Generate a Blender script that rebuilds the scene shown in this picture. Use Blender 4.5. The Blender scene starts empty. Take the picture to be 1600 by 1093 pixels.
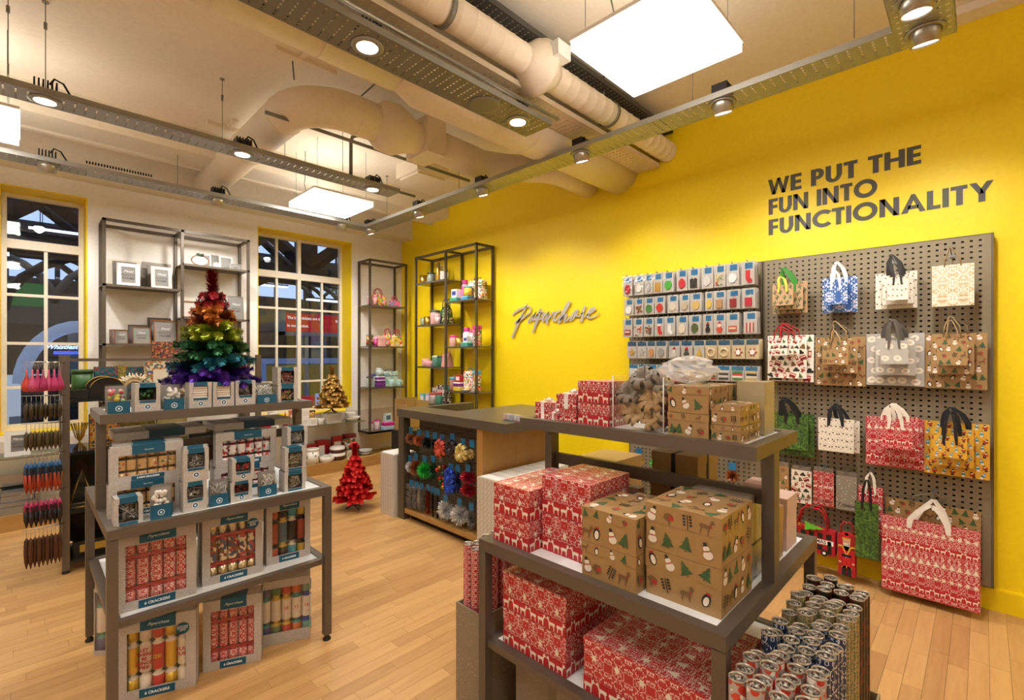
import bpy, math, random
from mathutils import Vector, Matrix
PI = math.pi
RN = random.Random(11)
sc = bpy.context.scene
C = sc.collection

# ------------------------------------------------------------------ camera, world, exposure
cam = bpy.data.cameras.new('camera')
cam.sensor_width = 36.0
cam.lens = 751.0 / 1600.0 * 36.0
cam.shift_y = 6.5 / 1600.0
cam.clip_start = 0.05
co = bpy.data.objects.new('camera', cam)
C.objects.link(co)
YAW = math.atan(735.0 / 751.0)
co.location = (0, 0, 1.5)
co.rotation_euler = (PI / 2, 0, YAW - PI / 2)
sc.camera = co

w = bpy.data.worlds.new('World')
sc.world = w
w.use_nodes = True
w.node_tree.nodes['Background'].inputs[0].default_value = (0.55, 0.62, 0.75, 1)
w.node_tree.nodes['Background'].inputs[1].default_value = 0.25
sc.view_settings.view_transform = 'Standard'
sc.view_settings.look = 'None'
sc.view_settings.exposure = 0.55
sc.view_settings.gamma = 1.0
sc.view_settings.use_curve_mapping = False
sc.cycles.use_denoising = True
sc.cycles.max_bounces = 8
sc.cycles.transparent_max_bounces = 24
sc.cycles.sample_clamp_indirect = 6.0
PANEL_W = 12.0      # emission of the square light panels
SPOT_W = 34.0      # watts of each downlight
SPOT_C = (1.0, 0.97, 0.92)

# ------------------------------------------------------------------ materials
def lin(h):
    h = h.lstrip('#')
    o = []
    for i in (0, 2, 4):
        c = int(h[i:i + 2], 16) / 255.0
        o.append(c / 12.92 if c <= 0.04045 else ((c + 0.055) / 1.055) ** 2.4)
    return (o[0], o[1], o[2], 1.0)

class NT:
    def __init__(s, name):
        s.m = bpy.data.materials.new(name)
        s.m.use_nodes = True
        s.t = s.m.node_tree
        s.b = s.t.nodes['Principled BSDF']
        s.out = s.t.nodes['Material Output']
    def n(s, kind, ins=None, **kw):
        nd = s.t.nodes.new('ShaderNode' + kind)
        for k, v in kw.items():
            setattr(nd, k, v)
        for k, v in (ins or {}).items():
            s.set(nd.inputs[k], v)
        return nd
    def set(s, inp, v):
        if isinstance(v, bpy.types.NodeSocket):
            s.t.links.new(v, inp)
        elif isinstance(v, str):
            inp.default_value = lin(v)
        else:
            inp.default_value = v
    def math(s, op, a, b=0.0, c=0.0):
        nd = s.n('Math', operation=op)
        s.set(nd.inputs[0], a); s.set(nd.inputs[1], b); s.set(nd.inputs[2], c)
        return nd.outputs[0]
    def mix(s, f, a, b):
        nd = s.n('Mix', data_type='RGBA')
        s.set(nd.inputs[0], f); s.set(nd.inputs[6], a); s.set(nd.inputs[7], b)
        return nd.outputs[2]
    def coord(s, scale=(1, 1, 1), rot=(0, 0, 0), which='Object'):
        tc = s.n('TexCoord')
        mp = s.n('Mapping', {'Scale': scale, 'Rotation': rot})
        s.t.links.new(tc.outputs[which], mp.inputs['Vector'])
        return mp.outputs[0]
    def noise(s, v, scale, detail=2.0, rough=.5):
        nd = s.n('TexNoise', {'Scale': scale, 'Detail': detail, 'Roughness': rough})
        s.t.links.new(v, nd.inputs['Vector'])
        return nd.outputs[0]
    def vor(s, v, scale, feature='F1', out=0, rnd=1.0):
        nd = s.n('TexVoronoi', {'Scale': scale, 'Randomness': rnd}, feature=feature)
        s.t.links.new(v, nd.inputs['Vector'])
        return nd.outputs[out]
    def bump(s, h, strength=.2, dist=.002):
        nd = s.n('Bump', {'Strength': strength, 'Distance': dist, 'Height': h})
        s.set(s.b.inputs['Normal'], nd.outputs[0])
    def base(s, col, rough=.5, metal=0.0, spec=.5):
        s.set(s.b.inputs['Base Color'], col)
        s.set(s.b.inputs['Roughness'], rough)
        s.set(s.b.inputs['Metallic'], metal)
        s.set(s.b.inputs['Specular IOR Level'], spec)
        return s

MC = {}
def M(col, rough=.5, metal=0.0, spec=.5):
    """plain coloured material with a faint procedural grain"""
    k = (col, rough, metal, spec)
    if k not in MC:
        t = NT('paint_' + col.lstrip('#') + '_%d_%d' % (rough * 100, metal * 100))
        v = t.coord()
        f = t.noise(v, 35.0, 3.0)
        c = lin(col)
        lo = tuple(x * .90 for x in c[:3]) + (1,)
        hi = tuple(min(1, x * 1.06) for x in c[:3]) + (1,)
        t.base(t.mix(f, lo, hi), rough, metal, spec)
        MC[k] = t.m
    return MC[k]

def emis(name, col, strength):
    t = NT(name)
    t.base(col, .5)
    t.set(t.b.inputs['Emission Color'], col)
    t.b.inputs['Emission Strength'].default_value = strength
    return t.m

def speckle(name, col, dot, scale=260, thr=.16, rough=.6):
    t = NT(name)
    v = t.coord()
    d = t.vor(v, scale)
    n = t.noise(v, 25.0, 3.0)
    lo = tuple(x * .92 for x in lin(col)[:3]) + (1,)
    f = t.math('LESS_THAN', d, thr)
    t.base(t.mix(f, t.mix(n, lo, col), dot), rough)
    return t.m

def film(name, tint='#ffffff', gloss=.16, rough=.08, haze=0.0, wob=.25):
    """clear plastic or glass sheet: mostly transparent with a glossy sheen"""
    t = NT(name)
    tr = t.n('BsdfTransparent', {'Color': tint})
    gl = t.n('BsdfGlossy', {'Color': '#ffffff', 'Roughness': rough})
    fr = t.n('LayerWeight', {'Blend': .35})
    f = t.math('MULTIPLY_ADD', fr.outputs['Fresnel'], gloss * 2.2, gloss * .5)
    v = t.coord()
    nz = t.noise(v, 18.0, 2.0)
    bp = t.n('Bump', {'Strength': wob, 'Distance': .01, 'Height': nz})
    t.t.links.new(bp.outputs[0], gl.inputs['Normal'])
    mx = t.n('MixShader')
    t.set(mx.inputs[0], f)
    t.t.links.new(tr.outputs[0], mx.inputs[1])
    t.t.links.new(gl.outputs[0], mx.inputs[2])
    if haze:
        df = t.n('BsdfDiffuse', {'Color': '#ffffff'})
        m2 = t.n('MixShader', {0: haze})
        t.t.links.new(mx.outputs[0], m2.inputs[1]); t.t.links.new(df.outputs[0], m2.inputs[2])
        mx = m2
    t.t.links.new(mx.outputs[0], t.out.inputs[0])
    return t.m

def ornament(name, ground, ink, cell=.05, scale=70, thr=.5):
    """mirrored scroll print, as on wrapping paper: ink flourishes on a coloured ground"""
    t = NT(name)
    v = t.coord()
    sp = t.n('SeparateXYZ')
    t.t.links.new(v, sp.inputs[0])
    cb = t.n('CombineXYZ')
    for i in range(3):
        t.set(cb.inputs[i], t.math('PINGPONG', sp.outputs[i], cell))
    d = t.vor(cb.outputs[0], scale)
    e = t.vor(cb.outputs[0], scale * .55, 'SMOOTH_F1')
    s1 = t.math('SINE', t.math('MULTIPLY', d, 15.0))
    s2 = t.math('SINE', t.math('MULTIPLY', e, 19.0))
    f = t.math('GREATER_THAN', t.math('ADD', s1, t.math('MULTIPLY', s2, .7)), thr)
    t.base(t.mix(f, ground, ink), .45)
    t.b.inputs['Coat Weight'].default_value = .35
    t.b.inputs['Coat Roughness'].default_value = .12
    return t.m

def blotch(name, cols, scale=60, rough=.5, base=None, thr=.45):
    """scattered coloured blobs over a base: small busy prints"""
    t = NT(name)
    v = t.coord()
    nd = t.n('TexVoronoi', {'Scale': scale})
    t.t.links.new(v, nd.inputs['Vector'])
    sx = t.n('SeparateColor')
    t.t.links.new(nd.outputs['Color'], sx.inputs[0])
    rp = t.n('ValToRGB')
    rp.color_ramp.interpolation = 'CONSTANT'
    el = rp.color_ramp.elements
    while len(el) < len(cols):
        el.new(.5)
    for i, c in enumerate(cols):
        el[i].position = i / len(cols)
        el[i].color = lin(c)
    t.t.links.new(sx.outputs[0], rp.inputs[0])
    c = rp.outputs[0]
    if base:
        c = t.mix(t.math('LESS_THAN', nd.outputs['Distance'], thr), base, c)
    t.base(c, rough)
    return t.m

def metal_brushed(name, col, rough=.38, metal=.85):
    t = NT(name)
    v = t.coord((3, 60, 60))
    n = t.noise(v, 6.0, 4.0)
    c = lin(col)
    lo = tuple(x * .8 for x in c[:3]) + (1,)
    hi = tuple(min(1, x * 1.15) for x in c[:3]) + (1,)
    t.base(t.mix(n, lo, hi), rough, metal)
    return t.m

def wood(name, lo, hi, axis=0, rough=.38, rnd=False):
    t = NT(name)
    s = [14, 14, 14]; s[axis] = 1.2
    v = t.coord(tuple(s))
    if rnd:
        at = t.n('Attribute', attribute_name='tone')
        ad = t.n('VectorMath', operation='ADD')
        t.t.links.new(v, ad.inputs[0])
        sc_ = t.n('VectorMath', operation='SCALE')
        t.t.links.new(at.outputs['Vector'], sc_.inputs[0])
        sc_.inputs['Scale'].default_value = 40.0
        t.t.links.new(sc_.outputs[0], ad.inputs[1])
        v = ad.outputs[0]
    n = t.noise(v, 4.0, 6.0, .62)
    n2 = t.noise(v, .9, 2.0)
    f = t.math('ADD', t.math('MULTIPLY', n, .65), t.math('MULTIPLY', n2, .45))
    if rnd:
        f = t.math('ADD', t.math('MULTIPLY', f, .95), t.math('MULTIPLY', at.outputs['Fac'], .42))
        f = t.math('SUBTRACT', f, .12)
    t.base(t.mix(f, lo, hi), rough)
    t.bump(n, .06, .002)
    return t.m

# the photograph's recurring materials
m_wallwhite = M('#F2EDE6', .75)
m_ceil = M('#F0E6D4', .85)
m_yellow = M('#FFDC00', .5)
m_galv = metal_brushed('galvanised_steel', '#A9A9A4', .42, .75)
m_galvd = metal_brushed('galvanised_dull', '#8C8A82', .5, .6)
m_traybeige = M('#E4D3B8', .6)
m_traydark = M('#55534E', .55, .3)
m_frame = metal_brushed('bronze_grey_frame', '#70665B', .42, .55)
m_frame2 = M('#5F5548', .45, .35)
m_peg = M('#8E8169', .55, .2)
m_duct = M('#EFE2CC', .6)
m_white = M('#F2F0EC', .45)
m_black = M('#141312', .5)
m_chrome = M('#C9C9C9', .2, 1.0)
m_gold = M('#C9A24A', .3, .9)
m_shelfwhite = M('#E9EBEC', .35)
m_oak = wood('oak_veneer', '#8F6430', '#C79A58', 2)
m_oakx = wood('oak_veneer_long', '#8F6430', '#C79A58', 0)
m_floor = wood('oak_floor_strip', '#95683A', '#D6A96C', 0, .34, True)
m_film = film('clear_film', '#ffffff', .06)
m_film2 = film('clear_plastic_box', '#ffffff', .05, .04)
m_glass = film('shelf_glass', '#dfe6e2', .12, .02, wob=.0)
m_pane = film('window_pane', '#e4eaf2', .07, .01, wob=.01)
m_red = ornament('red_reindeer_paper', '#B81E28', '#EFE2DA', .036, 150, .85)
m_redsm = ornament('red_fine_paper', '#B8202A', '#F1E6DE', .022, 190, .75)
m_kraft = M('#A58150', .5)
m_kraft.node_tree.nodes['Principled BSDF'].inputs['Coat Weight'].default_value = .4
m_kraft.node_tree.nodes['Principled BSDF'].inputs['Coat Roughness'].default_value = .12
m_kraftd = M('#97753F', .45)
m_silver = speckle('silver_star_card', '#B9B1A8', '#F4F0EC', 190, .19)
m_teal = M('#10556F', .5)
m_teald = M('#123F52', .5)
m_navy = M('#20304F', .5)
m_cream = M('#EDE3CF', .6)
m_greycard = M('#8E8A84', .6)
m_pine = None

# ------------------------------------------------------------------ mesh builder
class MB:
    def __init__(s):
        s.v = []; s.f = []; s.m = []; s.s = []
    def add(s, vs, fs, mi=0, sm=False):
        o = len(s.v)
        s.v += [tuple(p) for p in vs]
        for f in fs:
            s.f.append(tuple(i + o for i in f)); s.m.append(mi); s.s.append(sm)
        return s
    def box(s, x0, x1, y0, y1, z0, z1, mi=0):
        vs = [(x0, y0, z0), (x1, y0, z0), (x1, y1, z0), (x0, y1, z0), (x0, y0, z1), (x1, y0, z1), (x1, y1, z1), (x0, y1, z1)]
        return s.add(vs, [(0, 3, 2, 1), (4, 5, 6, 7), (0, 1, 5, 4), (1, 2, 6, 5), (2, 3, 7, 6), (3, 0, 4, 7)], mi)
    def cbox(s, c, d, mi=0):
        return s.box(c[0] - d[0] / 2, c[0] + d[0] / 2, c[1] - d[1] / 2, c[1] + d[1] / 2, c[2] - d[2] / 2, c[2] + d[2] / 2, mi)
    def obox(s, c, d, rz, mi=0):
        """box turned about the vertical"""
        k = len(s.v); s.cbox((0, 0, 0), d, mi)
        a, b = math.cos(rz), math.sin(rz)
        for i in range(k, len(s.v)):
            x, y, z = s.v[i]
            s.v[i] = (c[0] + a * x - b * y, c[1] + b * x + a * y, c[2] + z)
        return s
    def rbox(s, x0, x1, y0, y1, z0, z1, r=.01, n=3, mi=0, top=True):
        """box whose vertical edges and top edge are rounded"""
        prof = []
        for k in range(n + 1):
            a = PI / 2 * k / n
            prof.append((r * (1 - math.cos(a)) if top else 0, z1 - r + r * math.sin(a) if top else z1))
        rings = [(0, z0)] + prof
        out = []
        for ins, z in rings:
            ring = []
            for cx, cy, a0 in ((x1 - r, y1 - r, 0), (x0 + r, y1 - r, 90), (x0 + r, y0 + r, 180), (x1 - r, y0 + r, 270)):
                for k in range(n + 1):
                    a = math.radians(a0 + 90 * k / n)
                    ring.append((cx + (r - ins) * math.cos(a), cy + (r - ins) * math.sin(a), z))
            out.append(ring)
        m = len(out[0]); vs = [p for q in out for p in q]; fs = []
        for j in range(len(out) - 1):
            for i in range(m):
                fs.append((j * m + i, j * m + (i + 1) % m, (j + 1) * m + (i + 1) % m, (j + 1) * m + i))
        fs.append(tuple(range((len(out) - 1) * m, len(out) * m)))
        fs.append(tuple(reversed(range(m))))
        return s.add(vs, fs, mi)
    def lathe(s, prof, c=(0, 0, 0), n=18, mi=0, axis='z', sm=True, cap=True):
        vs = []; fs = []
        for r, z in prof:
            for i in range(n):
                a = 2 * PI * i / n
                p = (r * math.cos(a), r * math.sin(a), z)
                if axis == 'x': p = (p[2], p[0], p[1])
                elif axis == 'y': p = (p[1], p[2], p[0])
                vs.append((c[0] + p[0], c[1] + p[1], c[2] + p[2]))
        for j in range(len(prof) - 1):
            for i in range(n):
                fs.append((j * n + i, j * n + (i + 1) % n, (j + 1) * n + (i + 1) % n, (j + 1) * n + i))
        s.add(vs, fs, mi, sm)
        if cap:
            o = len(s.v) - len(vs)
            for j, rev in ((0, True), (len(prof) - 1, False)):
                if prof[j][0] > 1e-5:
                    f = [o + j * n + i for i in range(n)]
                    s.f.append(tuple(reversed(f)) if rev else tuple(f)); s.m.append(mi); s.s.append(False)
        return s
    def cyl(s, c, r, h, n=14, mi=0, axis='z', r2=None):
        return s.lathe([(r, 0), (r if r2 is None else r2, h)], c, n, mi, axis)
    def tube(s, pts, r, n=6, mi=0, closed=False, sm=True):
        pts = [Vector(p) for p in pts]
        m = len(pts); vs = []; fs = []
        rr = r if isinstance(r, (list, tuple)) else [r] * m
        up = None
        for i, p in enumerate(pts):
            if closed: t = pts[(i + 1) % m] - pts[i - 1]
            else: t = pts[min(i + 1, m - 1)] - pts[max(i - 1, 0)]
            t.normalize()
            if up is None:
                up = Vector((0, 0, 1)) if abs(t.z) < .9 else Vector((1, 0, 0))
            a = (up - t * up.dot(t))
            if a.length < 1e-4: a = t.orthogonal()
            a.normalize(); up = a
            b = t.cross(a)
            for k in range(n):
                g = 2 * PI * k / n
                vs.append(p + (a * math.cos(g) + b * math.sin(g)) * rr[i])
        for j in range(m if closed else m - 1):
            for k in range(n):
                q = (j + 1) % m
                fs.append((j * n + k, j * n + (k + 1) % n, q * n + (k + 1) % n, q * n + k))
        s.add(vs, fs, mi, sm)
        if not closed:
            o = len(s.v) - len(vs)
            s.f.append(tuple(o + k for k in reversed(range(n)))); s.m.append(mi); s.s.append(False)
            s.f.append(tuple(o + (m - 1) * n + k for k in range(n))); s.m.append(mi); s.s.append(False)
        return s
    def prism(s, poly, o, ux, uy, d=.001, mi=0):
        """flat outline poly (2-D) at o in the plane ux, uy, given thickness d along ux x uy"""
        o, ux, uy = Vector(o), Vector(ux), Vector(uy)
        nz = ux.cross(uy).normalized()
        n = len(poly)
        a = [o + ux * p[0] + uy * p[1] for p in poly]
        vs = a + [p + nz * d for p in a]
        fs = [tuple(reversed(range(n))), tuple(range(n, 2 * n))]
        fs += [(i, (i + 1) % n, n + (i + 1) % n, n + i) for i in range(n)]
        return s.add(vs, fs, mi)
    def ball(s, c, r, n=10, mi=0, sq=1.0):
        m = max(4, n // 2)
        prof = [(max(1e-4, r * math.sin(PI * k / m)), -r * sq * math.cos(PI * k / m)) for k in range(m + 1)]
        return s.lathe(prof, c, n, mi, cap=False)
    def grid(s, us, vs_, skip, fn, mi=0):
        """sheet with square holes: cells (i,j) where skip is true are left open; fn maps (u,v) to a point"""
        nu, nv = len(us), len(vs_)
        o = len(s.v)
        for v in vs_:
            for u in us:
                s.v.append(fn(u, v))
        for j in range(nv - 1):
            for i in range(nu - 1):
                if not skip(i, j):
                    a = o + j * nu + i
                    s.f.append((a, a + 1, a + nu + 1, a + nu)); s.m.append(mi); s.s.append(False)
        return s
    def mesh(s, name, mats):
        me = bpy.data.meshes.new(name)
        me.from_pydata(s.v, [], s.f)
        if not isinstance(mats, (list, tuple)): mats = [mats]
        for m in mats: me.materials.append(m)
        me.polygons.foreach_set('material_index', [min(i, len(mats) - 1) for i in s.m])
        me.polygons.foreach_set('use_smooth', s.s)
        me.update()
        return me
    def build(s, name, mats, parent=None, loc=None, rot=None):
        return link(name, s.mesh(name, mats), parent, loc, rot)

def link(name, me, parent=None, loc=None, rot=None):
    o = bpy.data.objects.new(name, me)
    C.objects.link(o)
    if parent: o.parent = parent
    if loc is not None: o.location = loc
    if rot is not None: o.rotation_euler = rot
    return o

def tag(o, label=None, cat=None, group=None, kind=None):
    if label: o['label'] = label
    if cat: o['category'] = cat
    if group: o['group'] = group
    if kind: o['kind'] = kind
    return o

def thing(name, label, cat, loc=(0, 0, 0), rz=0.0, group=None, rot=None):
    o = bpy.data.objects.new(name, None)
    o.empty_display_size = .05
    C.objects.link(o)
    o.location = loc
    o.rotation_euler = rot if rot else (0, 0, rz)
    return tag(o, label, cat, group)

def dup(root, loc, label, rz=None, group=None, rot=None, scale=None):
    def cp(o, par):
        c = o.copy(); C.objects.link(c); c.parent = par
        for ch in list(o.children): cp(ch, c)
        return c
    r = cp(root, None)
    r.location = loc
    if rz is not None: r.rotation_euler = (0, 0, rz)
    if rot is not None: r.rotation_euler = rot
    if scale is not None: r.scale = (scale,) * 3
    r['label'] = label
    if group: r['group'] = group
    return r

def struct(name, mb, mats, parent=None):
    o = mb.build(name, mats, parent)
    if not parent: o['kind'] = 'structure'
    return o

TXT = {}
def text_mesh(s, size, mat, bold=0.0, shear=0.0, depth=.0006, align='CENTER'):
    k = (s, size, mat.name, bold, shear, align)
    if k in TXT: return TXT[k]
    cu = bpy.data.curves.new('lettering', 'FONT')
    cu.body = s; cu.size = size; cu.align_x = align; cu.align_y = 'CENTER'
    cu.offset = bold; cu.shear = shear; cu.extrude = depth / 2; cu.resolution_u = 2
    ob = bpy.data.objects.new('lettering', cu)
    C.objects.link(ob)
    dg = bpy.context.evaluated_depsgraph_get()
    me = bpy.data.meshes.new_from_object(ob.evaluated_get(dg))
    bpy.data.objects.remove(ob)
    me.name = 'lettering'
    me.materials.clear(); me.materials.append(mat)
    TXT[k] = me
    return me
def face_rot(d):
    """rotation that lays text (in XY, facing +Z) on a wall facing direction d"""
    return {'-x': (PI / 2, 0, -PI / 2), '-y': (PI / 2, 0, 0), '+x': (PI / 2, 0, PI / 2), '+y': (PI / 2, 0, PI), 'up': (0, 0, 0)}[d]
def text(parent, s, size, mat, loc, face='-y', bold=0.0, shear=0.0, name='lettering', align='CENTER'):
    return link(name, text_mesh(s, size, mat, bold, shear, align=align), parent, loc, face_rot(face))
# ------------------------------------------------------------------ the room
XW, YW, ZC = 4.0, 6.235, 3.55
XL, YF = -4.0, -4.2
# oak strip floor: each strip its own piece, the farther ones joined
fl = MB(); fl.box(XL, XW, YF, YW, -.05, -.006)
floor = struct('floor', fl, M('#7A5228', .6))
ca, sa = math.cos(YAW), math.sin(YAW)
def px(x, y, z):
    d = x * ca + y * sa
    if d < .05: return None
    return (800 + 751 * (x * sa - y * ca) / d, 553 - 751 * (z - 1.5) / d, d)
strips = []
W_ = .072
row = 0
y = YF
while y < YW - .01:
    x = XL - RN.random() * .5
    while x < XW:
        L = RN.choice((.34, .42, .48, .55))
        a, b = max(x, XL), min(x + L, XW)
        if b - a > .02:
            p = px((a + b) / 2, y + W_ / 2, 0)
            q = 0
            if p and 0 < p[0] < 1600 and p[1] < 1090:
                q = 1 / p[2] ** 2
                cx_, cy_ = (a + b) / 2, y
                if 1.2 < cx_ < 3.2 and .3 < cy_ < 2.6: q *= .05
                if 1.2 < cx_ and cy_ < .45 and cx_ < 2.4: q *= .3
                if .2 < cx_ < 1.2 and 2.5 < cy_ < 3.4: q *= .3
                if cx_ > 2.4 and cy_ > .4: q *= .2
                if cy_ > 3.4 and cx_ < 1.2: q *= .3
            strips.append((q, a, b, y, RN.random()))
        x += L
    y += W_
strips.sort(reverse=True)
rest = MB(); rt = []
for i, (q, a, b, y, tone) in enumerate(strips):
    g = .0006
    y1 = min(y + W_, YW)
    if i < 300:
        me_b = MB(); me_b.box(a + g, b - g, y + g, y1 - g, -.006, 0)
        o = me_b.build('floor_strip', m_floor, floor)
        at = o.data.attributes.new('tone', 'FLOAT', 'FACE')
        at.data.foreach_set('value', [tone] * 6)
    else:
        rest.box(a + g, b - g, y + g, y1 - g, -.006, 0); rt += [tone] * 6
o = rest.build('floor_strips_beyond', m_floor, floor)
o['kind'] = 'stuff'
o.data.attributes.new('tone', 'FLOAT', 'FACE').data.foreach_set('value', rt)

# window wall with two openings
def wall_with_holes(name, x0, x1, y0, y1, z1, holes, mat, matyel):
    b = MB()
    xs = sorted({x0, x1} | {h[0] for h in holes} | {h[1] for h in holes})
    zs = sorted({0, z1} | {h[2] for h in holes} | {h[3] for h in holes})
    for i in range(len(xs) - 1):
        for j in range(len(zs) - 1):
            cx_, cz_ = (xs[i] + xs[i + 1]) / 2, (zs[j] + zs[j + 1]) / 2
            if any(h[0] < cx_ < h[1] and h[2] < cz_ < h[3] for h in holes): continue
            b.box(xs[i], xs[i + 1], y0, y1, zs[j], zs[j + 1])
    return struct(name, b, [mat, matyel])
H1 = (-.14, .455, .77, 3.02)
H2 = (1.99, 3.20, .72, 3.04)
wall_with_holes('wall_back', XL, XW + .2, YW, YW + .34, ZC, [H1, H2], m_wallwhite, m_yellow)
b = MB(); b.box(XW, XW + .2, YF, YW, 0, ZC)
struct('wall_right', b, m_yellow)
b = MB(); b.box(XL - .2, XL, YF, YW, 0, ZC); struct('wall_left', b, m_wallwhite)
b = MB(); b.box(XL, XW, YF - .2, YF, 0, ZC); struct('wall_front', b, m_wallwhite)
b = MB(); b.box(XL - .2, XW + .2, YF - .2, YW + .34, ZC, ZC + .1)
ceiling = struct('ceiling', b, m_ceil)
b = MB(); b.box(XL, XW, 5.10, 5.50, 3.32, ZC); b.box(XL, XW, 5.44, 5.50, 3.30, 3.33)
struct('ceiling_beam', b, m_ceil, ceiling)
b = MB(); b.box(XL, XW, 5.95, YW, 3.17, ZC); b.box(XL, XW, 5.93, 5.96, 3.17, 3.20)
struct('bulkhead', b, m_ceil, ceiling)
b = MB(); b.box(XW - .13, XW, YF, 1.9, 3.50, ZC)
struct('cornice', b, m_ceil, ceiling)
b = MB(); b.box(XW - .018, XW, YF, YW - .37, 0, .122); b.box(XW - .012, XW, YF, YW - .37, .122, .13)
struct('baseboard_right', b, m_yellow)
# wooden plinth below the window wall
b = MB()
b.box(XL, XW - .02, 5.87, YW, 0, .135)
struct('trim_1', b, m_oakx)
b = MB()
b.box(XL, XW - .02, YW - .012, YW, .135, .72)
struct('trim_2', b, M('#D9CDBB', .4))

def window(name, H, rows, cols_upper, cols_lower, ztr, mull):
    """painted sash window: yellow reveal, cream frame, glazing bars and single panes"""
    x0, x1, z0, z1 = H
    root = bpy.data.objects.new(name, None); C.objects.link(root); root['kind'] = 'structure'
    b = MB()
    t = .012; yi, yo = YW + .001, YW + .338
    b.box(x0, x0 + t, yi, yo, z0 + t, z1 - t); b.box(x1 - t, x1, yi, yo, z0 + t, z1 - t)
    b.box(x0, x1, yi, yo, z1 - t, z1)
    b.box(x0, x1, yi, yo, z0, z0 + t)
    b.build('reveal', m_yellow, root)
    ya, yb = YW + .26, YW + .32
    fx0, fx1, fz0, fz1 = x0 + .0125, x1 - .0125, z0 + .0125, z1 - .0125
    fr = MB(); k = .036
    fr.box(fx0, fx0 + k, ya, yb, fz0, fz1); fr.box(fx1 - k, fx1, ya, yb, fz0, fz1)
    fr.box(fx0 + k, fx1 - k, ya, yb, fz1 - k, fz1); fr.box(fx0 + k, fx1 - k, ya, yb, fz0, fz0 + k * 1.6)
    fr.box(fx0 + k, fx1 - k, ya - .01, yb, ztr, ztr + .085)
    if mull: fr.box(mull - .022, mull + .022, ya - .005, yb - .002, fz0 + .002, fz1 - .002)
    fr.build('frame', M('#F1E9DA', .45), root)
    def lights(a, c_, zlo, zhi, xs, zs):
        xs = [a] + xs + [c_]; zs = [zlo] + zs + [zhi]
        g = .0135
        for x in xs[1:-1]:
            m_ = MB(); m_.box(x - g, x + g, ya + .01, yb - .01, zlo, zhi); m_.build('glazing_bar', M('#F1E9DA', .45), root)
        for z in zs[1:-1]:
            m_ = MB(); m_.box(a, c_, ya + .012, yb - .012, z - g, z + g); m_.build('glazing_bar', M('#F1E9DA', .45), root)
        for i in range(len(xs) - 1):
            for j in range(len(zs) - 1):
                p_ = MB(); p_.box(xs[i] + (g if i else 0), xs[i + 1] - (g if i < len(xs) - 2 else 0), ya + .028, ya + .032, zs[j] + (g if j else 0), zs[j + 1] - (g if j < len(zs) - 2 else 0))
                p_.build('pane', m_pane, root)
    segs = [(fx0 + k, fx1 - k)] if not mull else [(fx0 + k, mull - .022), (mull + .022, fx1 - k)]
    for si, (a, c_) in enumerate(segs):
        lights(a, c_, ztr + .085, fz1 - k, cols_upper[si], [])
        lights(a, c_, fz0 + k * 1.6, ztr, cols_lower[si], rows)
    return root
window('window_1', H1, [1.185, 1.602, 2.06], [[]], [[.170]], 2.495, None)
window('window_2', H2, [1.138, 1.603, 2.095], [[2.31], []], [[2.31], [2.905]], 2.485, 2.59)

# ------------------------------------------------------------------ the station concourse outside
gl = MB(); gl.box(-14, 16, YW + .34, 26, -.3, -.2); struct('ground_outside', gl, M('#6F7076', .4))
sky_m = emis('skylight_glass', '#B9C9E4', 1.1)
ro = thing('station_roof', 'dark iron station roof with glazed strips seen beyond both windows', 'roof')
b = MB()
for i in range(9):
    y0 = 8 + i * 2.0
    b.box(-14, 16, y0, y0 + 1.0, 8.2, 8.3)
b.build('roof_sheet', M('#23262B', .7), ro)
for i in range(8):
    b = MB(); b.box(-14, 16, 9 + i * 2.0, 10 + i * 2.0, 8.22, 8.26); b.build('skylight', sky_m, ro)
m_iron = M('#2E3136', .6)
def truss(y, z0, z1, xs, th, name, label):
    t = thing(name, label, 'truss', (0, y, 0))
    b = MB(); b.box(-14, 16, -.12, .12, z1, z1 + th); b.build('top_chord', m_iron, t)
    b = MB(); b.box(-14, 16, -.12, .12, z0 - th, z0); b.build('bottom_chord', m_iron, t)
    for i, x in enumerate(xs[:-1]):
        nx_ = xs[i + 1]
        b = MB(); b.box(x - th / 2, x + th / 2, -.1, .1, z0, z1); b.build('strut', m_iron, t)
        for a, c_ in (((x, z0), (nx_, z1)), ((x, z1), (nx_, z0))):
            b = MB(); b.tube([(a[0], 0, a[1]), (c_[0], 0, c_[1])], th * .45, 4, sm=False); b.build('brace', m_iron, t)
    return t
truss(9.6, 3.2, 4.4, [-14 + 1.5 * i for i in range(21)], .3, 'roof_truss', 'deep black lattice truss at the top of the window views')
truss(17.0, 4.2, 6.4, [-14 + 2.6 * i for i in range(12)], .3, 'roof_truss', 'farther lattice truss crossing the concourse behind the windows')
b = MB()
b.box(-14, 16, 24, 24.2, -.2, 3.6)
wl = tag(b.build('facade', M('#59564F', .8)), 'dim far facade of the station hall beyond the windows', 'facade')
for i in range(14):
    f = MB(); x = -13.5 + i * 2.1; f.box(x, x + 1.3, 23.93, 24.0, .2, 2.6); f.build('shop_window', emis('far_shop_%d' % i, ['#39424F', '#7A828C', '#4A3A24', '#5A6470'][i % 4], .25), wl)
f = MB(); f.box(-14, 16, 23.95, 24.05, 3.6, 12); f.build('upper_wall', M('#4A4A48', .8), wl)
for i in range(20):
    for j, (za, zb_) in enumerate(((4.2, 5.6), (6.2, 9.5))):
        f = MB(); f.box(-14 + i * 1.5, -12.65 + i * 1.5, 23.9, 23.95, za, zb_); f.build('glazed_light', sky_m, wl)
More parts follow.
